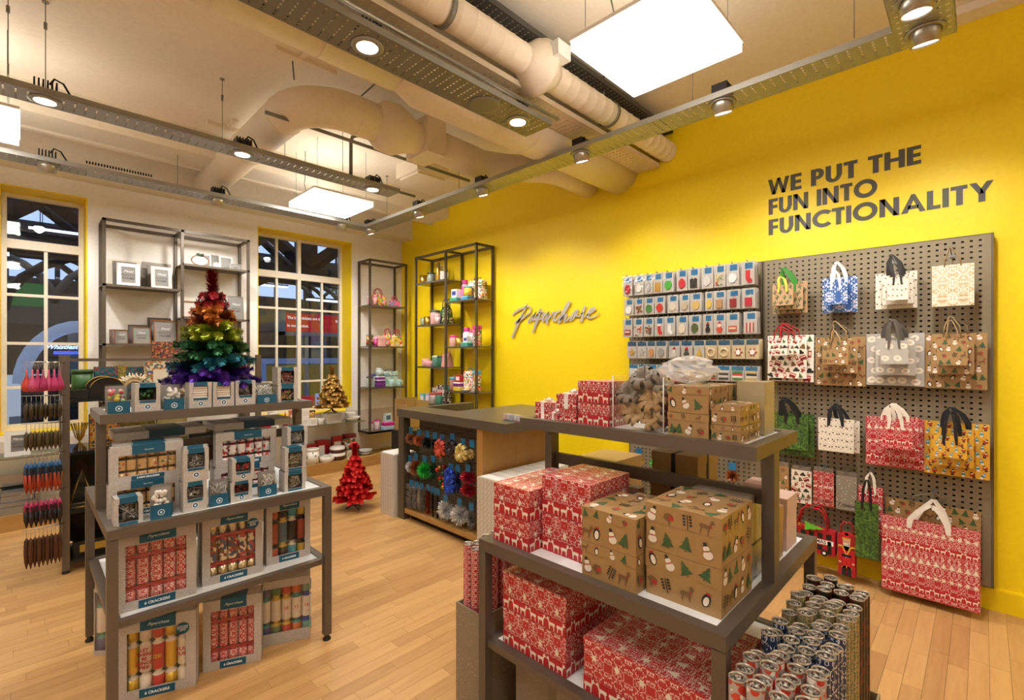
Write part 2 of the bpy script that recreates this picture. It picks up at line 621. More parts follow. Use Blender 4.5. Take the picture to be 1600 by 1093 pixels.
for i in range(10):
    x = -12 + i * 2.9
    t = tag(None or MB().cyl((x, 20, -.2), .16, 8.4, 10).build('iron_column', M('#3C4250', .6)), 'dark iron column of the concourse, %s from the first window side' % ['first', 'second', 'third', 'fourth', 'fifth', 'sixth', 'seventh', 'eighth', 'ninth', 'tenth'][i], 'column')
# red advertising board in the second window
t = thing('advertising_board', 'long red advertising board with white lettering outside the second window', 'sign', (4.52, 9.5, 2.10))
b = MB(); b.box(-1.0, 1.6, 0, .1, -.16, .19); b.build('board', emis('red_board', '#C8222B', .42), t)
b = MB(); b.box(-1.09, -1.0, -.02, .12, -.24, .22); b.box(-1.09, 1.6, -.02, .12, -.24, -.17); b.box(-.6, -.54, .02, .08, -2.3, -.24); b.box(1.0, 1.06, .02, .08, -2.3, -.24); b.build('edging', M('#B8BCC2', .5), t)
mw = emis('board_lettering', '#F2ECEA', .6)
text(t, 'The best tickets are the', .072, mw, (-.96, -.004, .10), '-y', .002, align='LEFT')
text(t, 'in our pocket.', .072, mw, (-.96, -.004, -.05), '-y', .002, align='LEFT')
text(t, 'By Europe', .075, mw, (.0, -.004, .07), '-y', .002, align='LEFT')
text(t, '£26.5', .15, mw, (.55, -.004, .02), '-y', .002, align='LEFT')
# white arch and blue neon kiosk in the first window
t = thing('kiosk_arch', 'white tubular arch of a kiosk outside the first window', 'arch', (.62, 9.3, 0))
b = MB(); b.tube([(-.62 * math.cos(a), 0, 1.1 + .80 * math.sin(a)) for a in [PI * k / 16 for k in range(17)]], .085, 10)
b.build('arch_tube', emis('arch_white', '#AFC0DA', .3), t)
b = MB(); b.box(-.62, .7, .1, .2, -.2, 1.2); b.build('kiosk_front', M('#2A3038', .5), t)
t = thing('neon_sign', 'blue-white neon script sign hanging under the kiosk arch', 'sign', (.44, 9.2, 1.60))
text(t, 'Whistlestop', .085, emis('neon_blue', '#A8C4FF', 3.0), (0, 0, 0), '-y', .002, .45, name='neon_script')
b = MB(); b.box(-.12, .16, .05, .08, -.10, -.06); b.build('neon_line', emis('neon_deep', '#3A4CFF', 2.0), t)
for i, (x, y, z, dx, dz, col, lab) in enumerate(((3.75, 9.0, .62, .11, .09, '#C81E28', 'red square panel outside the second window below the board'),
        (4.09, 9.0, .55, .17, .2, '#A9B6E0', 'pale blue screen outside the second window below the board'),
        (-.15, 10, .9, .4, .3, '#C9D2D8', 'white kiosk counter outside the first window'))):
    b = MB(); b.box(x - dx, x + dx, y, y + .08, z - dz, z + dz); b.box(x - .03, x + .03, y + .02, y + .06, -.2, z - dz)
    tag(b.build('outdoor_display', emis('kiosk_%d' % i, col, .5)), lab, 'display')
b = MB(); b.box(2.5, 9, 9.2, 9.4, 1.32, 1.42); b.box(3.0, 3.1, 9.25, 9.35, -.2, 1.32); tag(b.build('fascia', emis('fascia_blue', '#6F86B4', .35)), 'blue fascia strip of a kiosk below the red board', 'fascia')
m_tubel = emis('fluorescent_tube', '#E8F0FF', 2.2)
for i, (x, y, z, L, lab) in enumerate(((-.6, 8.6, 2.72, 1.0, 'white strip light outside the first window, upper'), (3.9, 12, 3.1, 1.2, 'white strip light in the second window view, farther'), (4.6, 10, 2.62, .9, 'white strip light in the second window view, nearer'), (.9, 13, 3.9, 1.6, 'white strip light high in the first window view'), (-.2, 16, 2.6, 1.4, 'white strip light low in the first window view'))):
    t = thing('strip_light', lab, 'light', (x, y, z))
    b = MB(); b.box(-L / 2, L / 2, -.06, .06, 0, .03); b.build('tube_cover', m_tubel, t)
    b = MB(); b.box(-L / 2, L / 2, -.07, .07, .03, .06); b.build('housing', m_iron, t)
    for sx in (-.4, .4):
        b = MB(); b.tube([(sx * L, 0, .06), (sx * L, 0, 8.2 - z)], .008, 5); b.build('drop_rod', m_iron, t)
m_pale = M('#8E8878', .7)
for k in range(4):
    t = thing('iron_arch', 'pale curved iron rib of the station hall, %s from the windows' % ['first', 'second', 'third', 'fourth'][k], 'arch', (0, 11.2 + k * 2.6, 0))
    for j in range(5):
        b = MB(); cx_ = -5 + j * 3.2 + .7 * k
        b.tube([(cx_ + 1.6 * math.cos(PI * q / 12), 0, 2.2 + .35 * k + 1.1 * math.sin(PI * q / 12)) for q in range(13)], .07, 6); b.build('rib', m_pale if k % 2 else m_iron, t)
    b = MB(); b.box(-14, 16, -.08, .08, 2.0 + .35 * k, 2.2 + .35 * k); b.build('tie_beam', m_pale, t)
for i, (x, y, z, dx, dz, col, lab) in enumerate(((.02, 12, 2.55, .32, .2, '#3F8A48', 'green lit sign in the first window view'), (2.0, 14, 1.2, .9, .5, '#B98F3A', 'amber shopfront glow in the second window view'), (5.6, 14, .6, 1.2, .6, '#8A7434', 'dim amber shopfront at the foot of the second window view'), (-.2, 13, .6, .8, .5, '#6A7480', 'grey shopfront at the foot of the first window view'))):
    b = MB(); b.box(x - dx, x + dx, y, y + .1, z - dz, z + dz); b.box(x - dx, x - dx + .06, y, y + .1, -.2, z - dz)
    tag(b.build('lit_shopfront', emis('shopfront_%d' % i, col, .3)), lab, 'shopfront')
# ------------------------------------------------------------------ ceiling services
ZT = 3.0
def tray(axis, a0, a1, b0, b1, z, mat, label, name='cable_tray', pitch=.05, nh=7, side=.035, down=False):
    """perforated cable tray: slotted sheet with two upstanding flanges; its slots are real holes"""
    t = thing(name, label, 'cable tray')
    us = [a0]; u = a0 + pitch * .5; hs = set()
    while u + .012 < a1 - .01:
        hs.add(len(us)); us += [u, u + .008]
        u += pitch
    us.append(a1)
    wv = (b1 - b0); st = wv / (nh + .6); vs_ = [b0]; hv = set()
    for k in range(nh):
        v = b0 + st * (k + .5)
        hv.add(len(vs_)); vs_ += [v, v + st * .52]
    vs_.append(b1)
    f = (lambda u, v: (u, v, z)) if axis == 'x' else (lambda u, v: (v, u, z))
    g = MB()
    g.grid(us, vs_, lambda i, j: i in hs and j in hv, f)
    g.build('slotted_sheet', mat, t)
    s = 1
    b = MB()
    for bb in (b0, b1):
        if axis == 'x': b.box(a0, a1, bb - .0015, bb + .0015, z, z + side)
        else: b.box(bb - .0015, bb + .0015, a0, a1, z, z + side)
        for lip in (bb,):
            d = .012 if bb == b0 else -.012
            lo, hi = min(bb, bb + d), max(bb, bb + d)
            if axis == 'x': b.box(a0, a1, lo, hi, z + side - .002, z + side)
            else: b.box(lo, hi, a0, a1, z + side - .002, z + side)
    b.build('flange', mat, t)
    return t
tray('x', XL + .3, 3.05, 5.20, 5.40, ZT, m_galv, 'galvanised cable tray running parallel to the window wall')
tray('x', XL + .3, 2.46, 3.86, 4.06, ZT, m_galv, 'galvanised cable tray over the middle of the shop, ending beside a downlight')
tray('y', .30, 5.40, 2.85, 3.05, ZT + .0005, m_galv, 'long galvanised cable tray running parallel to the yellow wall')
tray('x', XL + .3, 3.05, .085, .30, ZT, m_galv, 'short near stretch of cable tray with two lamps in the top corner')
tray('x', XL + .3, 2.44, 2.02, 2.255, ZT, m_galvd, 'wide slotted tray carrying a speaker and two downlights', nh=8)
tray('x', XL + .3, 3.98, 2.06, 2.27, 3.165, m_traybeige, 'cream-painted slotted tray beside the spiral duct', nh=6, pitch=.05)
tray('x', XL + .3, 3.98, 1.93, 2.075, 3.43, m_traydark, 'dark grey cable tray high above the spiral duct', nh=5, pitch=.045)

def arc(cx_, cy_, r, a0, a1, z0, z1=None, n=8):
    z1 = z0 if z1 is None else z1
    return [(cx_ + r * math.cos(math.radians(a0 + (a1 - a0) * k / n)), cy_ + r * math.sin(math.radians(a0 + (a1 - a0) * k / n)), z0 + (z1 - z0) * k / n) for k in range(n + 1)]
def rings(t, pts, r):
    for i, (p, ax) in enumerate(pts):
        b = MB(); b.lathe([(r - .002, -.008), (r + .004, -.006), (r + .004, .006), (r - .002, .008)], p, 24, 0, ax, cap=False)
        b.build('seam', m_duct, t)
t = thing('air_duct', 'fat cream duct that bends at right angles beside the window-side lamps', 'duct')
path = [(1.40, 6.2, 3.31), (1.40, 5.2, 3.31), (1.40, 4.3, 3.31), (1.40, 3.75, 3.31)] + arc(1.75, 3.75, .35, 180, 270, 3.31, n=8)[1:] + [(2.1, 3.4, 3.31)]
b = MB(); b.tube(path, .14, 24); b.build('bent_duct', m_duct, t)
path = [(2.4, 3.4, 3.31), (2.9, 3.4, 3.30), (3.05, 3.38, 3.29), (3.2, 3.25, 3.27), (3.32, 3.07, 3.24), (3.42, 2.93, 3.22), (3.56, 2.85, 3.2), (4.0, 2.82, 3.18)]
b = MB(); b.tube(path, [.135, .135, .13, .125, .12, .115, .11, .11], 24); b.build('run_to_wall', m_duct, t)
b = MB(); b.lathe([(.14, 1.93), (.19, 2.0), (.195, 2.12), (.15, 2.22), (.13, 2.3), (.13, 2.42)], (0, 3.4, 3.31), 28, 0, 'x'); b.build('fan_collar', m_duct, t)
b = MB(); b.box(2.33, 2.52, 3.25, 3.56, 3.17, 3.47); b.build('terminal_box', m_duct, t)
rings(t, [((1.40, 4.6, 3.31), 'y'), ((1.40, 3.78, 3.31), 'y'), ((1.78, 3.4, 3.31), 'x')], .14)
b = MB(); b.tube([(1.36, 3.5, 3.45), (1.33, 3.45, ZC)], .006); b.tube([(1.8, 3.35, 3.45), (1.86, 3.0, ZC)], .006); b.build('hanger_wire', m_galvd, t)
t = thing('air_duct', 'thick cream duct passing beside the wide slotted tray and ending at the yellow wall', 'duct')
b = MB(); b.tube([(XL, 2.48, 3.22), (1.55, 2.48, 3.22)], .15, 24); b.build('straight_duct', m_duct, t)
b = MB(); b.lathe([(.15, 1.55), (.15, 1.6), (.195, 1.72), (.195, 2.6), (.19, 4.0)], (0, 2.47, 3.22), 28, 0, 'x'); b.build('wide_duct', m_duct, t)
rings(t, [((.6, 2.48, 3.22), 'x'), ((1.1, 2.48, 3.22), 'x')], .15)
rings(t, [((2.65, 2.47, 3.22), 'x')], .195)
t = thing('air_duct', 'slim pale spiral duct with a round inline fan, nearest of the ducts', 'duct')
b = MB()
prof = []
x = XL
while x < 4.0:
    prof += [(.086, x), (.086, x + .085), (.0885, x + .09), (.0885, x + .095)]
    x += .1
b.lathe(prof, (0, 1.99, 3.285), 24, 0, 'x'); b.build('spiral_duct', m_duct, t)
b = MB(); b.lathe([(.088, 2.12), (.10, 2.15), (.15, 2.2), (.165, 2.24), (.172, 2.25), (.172, 2.262), (.165, 2.27), (.15, 2.30), (.10, 2.36), (.088, 2.40)], (0, 1.99, 3.285), 32, 0, 'x'); b.build('inline_fan', m_duct, t)
b = MB(); b.box(2.22, 2.34, 1.79, 1.86, 3.28, 3.37); b.build('junction_box', m_white, t)
for xx in (1.52, 3.05):
    b = MB(); b.lathe([(.09, xx), (.094, xx), (.094, xx + .03), (.09, xx + .03)], (0, 1.99, 3.285), 24, 0, 'x', cap=False); b.build('band', m_galvd, t)
b = MB(); b.tube([(3.0, 1.99, 3.37), (3.0, 1.99, ZC)], .006); b.build('hanger_wire', m_galvd, t)
for (y, z, r, lab) in ((2.80, 3.085, .012, 'left'), (2.34, 3.03, .012, 'mid')):
    pass
# conduits, track bars, grille, diffuser
def rod(name, label, cat, pts, r, mat, n=8):
    b = MB(); b.tube(pts, r, n); return tag(b.build(name, mat), label, cat)
rod('conduit', 'bent steel conduit hooking up from the middle tray', 'conduit', [(2.02, 3.95, 3.05), (2.02, 3.95, 3.36), (2.03, 3.94, 3.40), (2.06, 3.92, 3.415), (2.3, 3.7, 3.42)], .016, m_galvd)
rod('conduit', 'olive conduit bar under the ducts, above the middle tray end', 'conduit', [(1.2, 3.6, 3.2), (3.08, 3.6, 3.2)], .014, m_galvd)
rod('conduit', 'thin conduit running on past the end of the middle tray', 'conduit', [(-2, 4.05, 3.075), (2.75, 4.05, 3.075)], .013, m_galvd)
rod('conduit', 'grey steel conduit lying along the flange of the wide slotted tray', 'conduit', [(-2, 2.02, 3.062), (2.5, 2.02, 3.062)], .012, m_galv)
for (x0, y0, lab) in ((1.18, 3.36, 'cream ceiling track bar nearest the fat bent duct'), (1.14, 4.86, 'cream ceiling track bar above the window-side tray')):
    t = thing('ceiling_track', lab, 'track')
    b = MB(); b.box(x0, x0 + .42, y0 - .02, y0 + .02, 3.52, ZC); b.build('rail', m_duct, t)
    b = MB(); b.box(x0 + .15, x0 + .19, y0 - .2, y0 - .02, 3.53, ZC); b.build('cross_rail', m_duct, t)
g = thing('air_grille', 'long white air grille with dark slots high on the window-wall bulkhead', 'grille', (.42, 5.93, 3.262))
b = MB(); b.box(-.05, .58, -.012, 0, -.012, .045); b.build('plate', m_ceil, g)
for i in range(24):
    b = MB(); b.box(i * .021, i * .021 + .012, -.0135, -.0115, 0, .026); b.build('slot', m_black, g)
t = thing('ceiling_unit', 'square cream air diffuser on the ceiling near the yellow wall corner', 'diffuser', (3.05, 4.35, 3.38))
b = MB(); b.box(-.2, .2, -.2, .2, .02, .17); b.build('housing', m_duct, t)
b = MB(); b.box(-.17, .17, -.17, .17, 0, .02); b.build('face_plate', m_duct, t)

# square light panels
m_panel = emis('panel_diffuser', '#FFF8EE', PANEL_W)
m_uplight = emis('panel_uplight', '#FFF8EE', 3.0)
def panel(x, y, lab):
    t = thing('light_panel', lab, 'light', (x, y, ZT), group='square light panels')
    b = MB(); b.box(-.3, .3, -.3, .3, .0, .050); b.build('diffuser', m_panel, t)
    b = MB(); b.box(-.29, .29, -.29, .29, .0505, .054); b.build('uplight_sheet', m_uplight, t)
    b = MB(); b.box(-.306, .306, -.306, -.29, .046, .066); b.box(-.306, .306, .29, .306, .046, .066); b.box(-.306, -.29, -.29, .29, .046, .066); b.box(.29, .306, -.29, .29, .046, .066); b.build('frame', m_white, t)
    for sx in (-.25, .25):
        for sy in (-.25, .25):
            b = MB(); b.tube([(sx, sy, .068), (sx, sy, ZC - ZT)], .0022, 5); b.build('wire', m_galvd, t)
    b = MB(); b.tube([(-.2, .1, .068), (-.22, .12, .2), (-.2, .15, .35), (-.2, .15, ZC - ZT)], .004, 6); b.build('cable', m_galvd, t)
panel(2.205, 1.155, 'large square light panel nearest to the wall slogan')
panel(2.21, 4.74, 'square light panel over the second window')
panel(-.31, 4.66, 'square light panel cut by the frame edge, above the first window')
panel(-.31, 1.155, 'square light panel outside the frame beside the near tray')
panel(-.31, -2.4, 'added square fill light panel outside the frame, behind the viewer on the window-less side')  # unseen fill panel, added to lift the dim lower boxes
panel(-2.8, 1.155, 'added square fill light panel outside the frame, farthest from the yellow wall')  # also added out of view, brightens the camera-side faces
panel(2.205, -2.4, 'square light panel outside the frame behind the viewer')

# downlights
m_lens = emis('downlight_lens', '#FFF6E8', 14.0)
m_can = M('#B9B4A8', .32, .8)
DLN = 0
def downlight(x, y, lab, aim=None, tilt=0.0, z=ZT, power=1.0, n=0):
    t = thing('downlight', lab, 'light', (x, y, z), group='tray downlights')
    b = MB(); b.lathe([(.058, -.001), (.078, -.001), (.078, -.006), (.060, -.008), (.058, -.003)], (0, 0, 0), 24); b.build('trim_ring', m_galv, t)
    rx = ry = 0
    if aim: rx, ry = aim
    # can tilted towards its wall
    ax = Vector((rx, ry, 0))
    rot = (0, 0, 0)
    if ax.length > 0:
        ax.normalize()
        rot = Matrix.Rotation(-tilt * .55, 3, Vector((-ax.y, ax.x, 0))).to_euler()
    b = MB(); b.lathe([(.05, .05), (.056, .0), (.056, -.058 if tilt else -.006), (.051, -.058 if tilt else -.006), (.051, -.01)], (0, 0, 0), 24, cap=False); c_ = b.build('lamp_can', m_can, t, rot=rot)
    b = MB(); b.lathe([(.0005, -.05 if tilt else -.004), (.051, -.05 if tilt else -.004)], (0, 0, 0), 24, cap=False); b.build('lens', m_lens, c_)
    b = MB()
    for k in range(6):
        b.box(-.05 + k * .019, -.042 + k * .019, -.045, .045, .05, .105)
    b.box(-.05, .05, -.045, .045, .045, .055); b.build('heat_sink', m_black, t)
    b = MB(); b.tube([(.02, 0, .1), (.04, 0, .14), (.08, .01, .13), (.12, .02, .06), (.16, .02, .03)], .006, 6); b.build('cable', m_black, t)
    l = bpy.data.lights.new('downlight_beam', 'SPOT')
    l.energy = SPOT_W * power; l.color = SPOT_C; l.spot_size = math.radians(105); l.spot_blend = .8; l.shadow_soft_size = .045
    lo = bpy.data.objects.new('downlight_beam', l); C.objects.link(lo); lo.parent = t
    d = Vector((0, 0, -1))
    if ax.length > 0: d = Vector((ax.x * math.sin(tilt), ax.y * math.sin(tilt), -math.cos(tilt)))
    lo.rotation_euler = d.to_track_quat('-Z', 'Y').to_euler()
    lo.location = d * .085
    return t
downlight(1.18, 2.14, 'bright recessed downlight in the wide slotted tray, farther from its end')
downlight(2.24, 2.14, 'bright recessed downlight near the end of the wide slotted tray')
downlight(.10, 3.96, 'recessed downlight with black heat sink over the first window side of the middle tray')
downlight(1.16, 3.96, 'recessed downlight midway along the middle tray, below the fat duct')
downlight(2.235, 3.96, 'recessed downlight at the end of the middle tray beside a light panel')
for x, lab in ((.145, 'tilted silver lamp on the window-side tray above the first window'), (1.334, 'tilted silver lamp on the window-side tray above the photo frame shelves'), (2.60, 'tilted silver lamp on the window-side tray beside the corner')):
    downlight(x, 5.30, lab, (0, 1), .55)
for y, lab in ((5.27, 'tilted silver lamp at the corner where the two long trays meet'), (4.25, 'second tilted lamp from the corner on the yellow-wall tray'), (3.257, 'third tilted lamp from the corner on the yellow-wall tray'), (2.154, 'tilted lamp on the yellow-wall tray in front of the duct ends'), (1.114, 'tilted lamp on the yellow-wall tray beside the large light panel'), (.19, 'large tilted lamp in the top corner, at the tray junction')):
    downlight(2.94, y, lab, (1, 0), .5, power=1.0)
downlight(2.655, .2, 'lamp cut by the top edge of the picture at the tray junction', (1, 0), .2)
downlight(-.9, 2.14, 'downlight outside the frame in the wide slotted tray')
downlight(.5, .2, 'downlight outside the frame in the near tray')
downlight(-1.2, 3.96, 'downlight outside the frame in the middle tray')
s_ = thing('ceiling_speaker', 'round grey ceiling speaker set in the wide slotted tray', 'speaker', (1.95, 2.14, ZT))
b = MB(); b.lathe([(.075, -.001), (.098, -.001), (.098, -.006), (.076, -.008)], n=28); b.build('rim', m_galvd, s_)
b = MB(); b.lathe([(.0005, -.006), (.076, -.006)], n=28, cap=False); b.build('grille', M('#6E685C', .8), s_)
# suspension wires of the trays
for i, (x, y) in enumerate(((-.05, 3.86), (.1, 3.90), (1.0, 5.25), (1.05, 4.05), (1.5, 4.05), (1.9, 3.86), (2.95, 3.6), (2.95, 4.9), (2.95, 2.5), (2.95, 1.3), (2.86, .45))):
    t = thing('suspension_wire', 'thin steel suspension wire, %s' % ('outermost of the middle tray', 'beside the first middle tray lamp', 'on the window-side tray', 'before the middle lamp of the middle tray', 'past the middle lamp of the middle tray', 'nearest the middle tray end', 'between the third and second lamps of the yellow-wall tray', 'between the first two lamps of the yellow-wall tray', 'over the duct ends on the yellow-wall tray', 'beside the large panel on the yellow-wall tray', 'nearest the tray junction')[i], 'wire', group='tray suspension wires')
    b = MB(); b.tube([(x, y, ZT + .05), (x, y, ZC)], .0025, 5); b.build('wire', m_galvd, t)
    b = MB(); b.cyl((x, y, ZC - .16), .008, .04, 8); b.build('gripper', m_galvd, t)
    b = MB(); b.lathe([(.016, ZC - .006), (.016, ZC)], (x, y, 0), 10); b.build('ceiling_anchor', m_galvd, t)
# ------------------------------------------------------------------ shop fixtures
TK = .036
def display_table(x0, y0, label, riser_axis):
    """square two-deck display table with a raised shelf on two posts"""
    S = .91; H = .805
    t = thing('display_table', label, 'display table', (x0, y0, 0))
    for sx in (0, 1):
        for sy in (0, 1):
            b = MB(); a, c_ = sx * (S - TK), sy * (S - TK)
            b.box(a, a + TK, c_, c_ + TK, .03, H - .04); lg = b.build('leg', m_frame, t)
            b = MB(); b.lathe([(.02, 0), (.02, .008), (.012, .016), (.008, .032)], (a + TK / 2, c_ + TK / 2, 0), 14); b.build('levelling_foot', m_black, lg)
    def deck(z, hh, nm, ins):
        b = MB()
        q = ins
        b.box(q, S - q, q, q + TK, z - hh, z); b.box(q, S - q, S - q - TK, S - q, z - hh, z)
        b.box(q, q + TK, q + TK, S - q - TK, z - hh, z); b.box(S - q - TK, S - q, q + TK, S - q - TK, z - hh, z)
        b.build(nm + '_rail', m_frame, t)
        b = MB(); b.box(q + TK, S - q - TK, q + TK, S - q - TK, z - .02, z - .006); b.build(nm + '_board', m_shelfwhite, t)
    deck(H, .042, 'top_deck', 0)
    deck(.43, .026, 'lower_deck', .012)
    zr = 1.24; D0, D1 = .235, .645
    if riser_axis == 'y': D0, D1 = .225, .64
    pc = .41
    mp = (lambda u, v: (u, v)) if riser_axis == 'x' else (lambda u, v: (v, u))
    def bx(b, u0, u1, v0, v1, z0, z1):
        p, q = mp(u0, v0), mp(u1, v1)
        b.box(min(p[0], q[0]), max(p[0], q[0]), min(p[1], q[1]), max(p[1], q[1]), z0, z1)
    for u in (0, S - TK):
        b = MB(); bx(b, u, u + TK, pc - .025, pc + .025, H, zr - .04); b.build('riser_post', m_frame, t)
    b = MB(); bx(b, TK, S - TK, pc + .0, pc + .02, 1.03, 1.075); b.build('riser_bar', m_frame2, t)
    b = MB()
    bx(b, 0, S, D0, D0 + TK, zr - .04, zr); bx(b, 0, S, D1 - TK, D1, zr - .04, zr)
    bx(b, 0, TK, D0 + TK, D1 - TK, zr - .04, zr); bx(b, S - TK, S, D0 + TK, D1 - TK, zr - .04, zr)
    b.build('riser_rail', m_frame, t)
    b = MB(); bx(b, TK, S - TK, D0 + TK, D1 - TK, zr - .02, zr - .006); b.build('riser_board', m_shelfwhite, t)
    return t
display_table(.235, 2.45, 'grey metal display table stacked with festive cracker boxes', 'x')
display_table(1.21, .45, 'grey metal display table stacked with red and kraft gift boxes', 'y')
ZD, ZR, ZL = .799, 1.234, .424      # upper deck, riser and lower deck board heights

def shelf_unit(label, x0, x1, y0, y1, bays, zb, zt, axis, glass=True):
    t = thing('shelf_unit', label, 'shelf')
    k = .026
    cuts = sorted({b_[0] for b_ in bays} | {b_[1] for b_ in bays})
    for c_ in cuts:
        for e in (0, 1):
            b = MB()
            if axis == 'x':
                c0 = min(max(c_ - k / 2, x0), x1 - k); yy = y0 if e == 0 else y1 - k
                b.box(c0, c0 + k, yy, yy + k, zb, zt)
            else:
                c0 = min(max(c_ - k / 2, y0), y1 - k); xx = x0 if e == 0 else x1 - k
                b.box(xx, xx + k, c0, c0 + k, zb, zt)
            b.build('upright', m_frame2, t)
    def hoop(z):
        b = MB()
        b.box(x0, x1, y0, y0 + k, z - k, z); b.box(x0, x1, y1 - k, y1, z - k, z)
        b.box(x0, x0 + k, y0, y1, z - k, z); b.box(x1 - k, x1, y0, y1, z - k, z)
        for c_ in cuts[1:-1]:
            if axis == 'x': b.box(c_ - k / 2, c_ + k / 2, y0, y1, z - k, z)
            else: b.box(x0, x1, c_ - k / 2, c_ + k / 2, z - k, z)
        b.build('hoop', m_frame2, t)
    hoop(zt); hoop(zb + k)
    for (a, c_, zs) in bays:
        for z in zs:
            b = MB()
            if axis == 'x': b.box(a, c_, y0 + .004, y1 - .004, z - .012, z)
            else: b.box(x0 + .004, x1 - .004, a, c_, z - .012, z)
            s = b.build('shelf_board', m_frame2 if not glass else M('#7A7263', .25, .3), t)
            b = MB()
            if axis == 'x': b.box(a, c_, y0, y0 + .006, z - .02, z + .001)
            else: b.box(x0, x0 + .006, a, c_, z - .02, z + .001)
            b.build('shelf_edge', m_frame, s)
    return t
shelf_unit('two-bay grey metal wall shelf holding photo frames between the windows', .535, 1.805, 5.90, 6.225, [(.535, 1.167, [1.05, 1.60, 2.165]), (1.167, 1.805, [1.33, 1.885, 2.44])], .44, 2.785, 'x', False)
shelf_unit('narrow metal wall shelf of lunch bags beside the yellow corner', 3.285, 3.88, 5.90, 6.225, [(3.285, 3.88, [.445, 1.045, 1.607, 2.169])], .42, 2.79, 'x')
shelf_unit('two-bay metal shelf of mugs and bottles on the yellow wall', 3.70, 3.985, 4.20, 5.45, [(4.20, 4.79, [.50, 1.051, 1.59, 2.151]), (4.79, 5.45, [.45, .854, 1.337, 1.884, 2.44])], .42, 2.80, 'y')

# counter
ct = thing('cash_counter', 'dark-topped cash counter with an oak side panel and a pegboard front', 'counter')
b = MB()
b.box(2.42, 2.68, 2.43, 3.85, .93, 1.0); b.box(2.68, 3.5, 2.43, 3.3, .93, 1.0)
b.build('worktop', metal_brushed('counter_top', '#6A6253', .35, .3), ct)
m_ctr = M('#5B5344', .4, .2)
b = MB(); b.box(2.68, 3.28, 3.76, 3.85, .2, 1.0); b.build('back_panel', m_ctr, ct)
b = MB(); b.box(2.43, 2.50, 3.755, 3.84, 0, .93); b.build('end_post', m_ctr, ct)
b = MB(); b.box(2.44, 3.25, 2.70, 2.735, .02, .93); b.build('side_panel', m_oak, ct)
b = MB(); b.box(2.44, 2.465, 2.735, 2.765, .02, .93); b.build('side_trim', m_oak, ct)
b = MB(); b.box(2.44, 2.74, 2.735, 3.755, .06, .10); b.build('base_shelf', m_oakx, ct)
b = MB(); b.box(2.50, 3.2, 2.74, 3.74, 0, .06); b.build('kick_board', m_black, ct)
def pegboard(parent, axis, a0, a1, z0, z1, p, back, pa=.038, pz=.033, ha=.013, hz=.011, name='perforated_sheet', mat=None):
    us = [a0]; u = a0 + pa; hs = set()
    while u + ha < a1 - .012:
        hs.add(len(us)); us += [u, u + ha]; u += pa
    us.append(a1)
    vs_ = [z0]; v = z0 + pz; hv = set()
    while v + hz < z1 - .012:
        hv.add(len(vs_)); vs_ += [v, v + hz]; v += pz
    vs_.append(z1)
    f = lambda u, v: (p, u, v)
    g = MB(); g.grid(us, vs_, lambda i, j: i in hs and j in hv, f)
    g.build(name, mat or m_peg, parent)
    b = MB(); b.box(back - .004, back, a0, a1, z0, z1); b.build('backing', M('#3A3428', .7), parent)
pegboard(ct, 'y', 2.77, 3.75, .10, .93, 2.60, 2.66, .028, .028, .010, .010, mat=M('#7A6F5C', .55, .2))
b = MB(); b.box(2.66, 2.68, 2.74, 3.76, .10, .93); b.build('inner_panel', m_ctr, ct)

# wall pegboards
def wallpeg(y0, y1, label):
    t = thing('pegboard', label, 'pegboard')
    pegboard(t, 'y', y0 + .012, y1 - .012, .15, 2.2, 3.93, 3.975)
    b = MB(); b.box(3.928, 3.99, y0, y0 + .012, .15, 2.2); b.box(3.928, 3.99, y1 - .012, y1, .15, 2.2)
    b.build('side_channel', M('#6E634F', .5, .3), t)
    b = MB(); b.box(3.928, 3.99, y0, y1, 2.198, 2.203); b.box(3.928, 3.99, y0, y1, .147, .152); b.build('end_cap', M('#6E634F', .5, .3), t)
    return t
wallpeg(-.048, 1.186, 'tall perforated metal pegboard hung with gift bags below the slogan')
wallpeg(1.192, 2.33, 'tall perforated metal pegboard hung with small packets beside the logo')

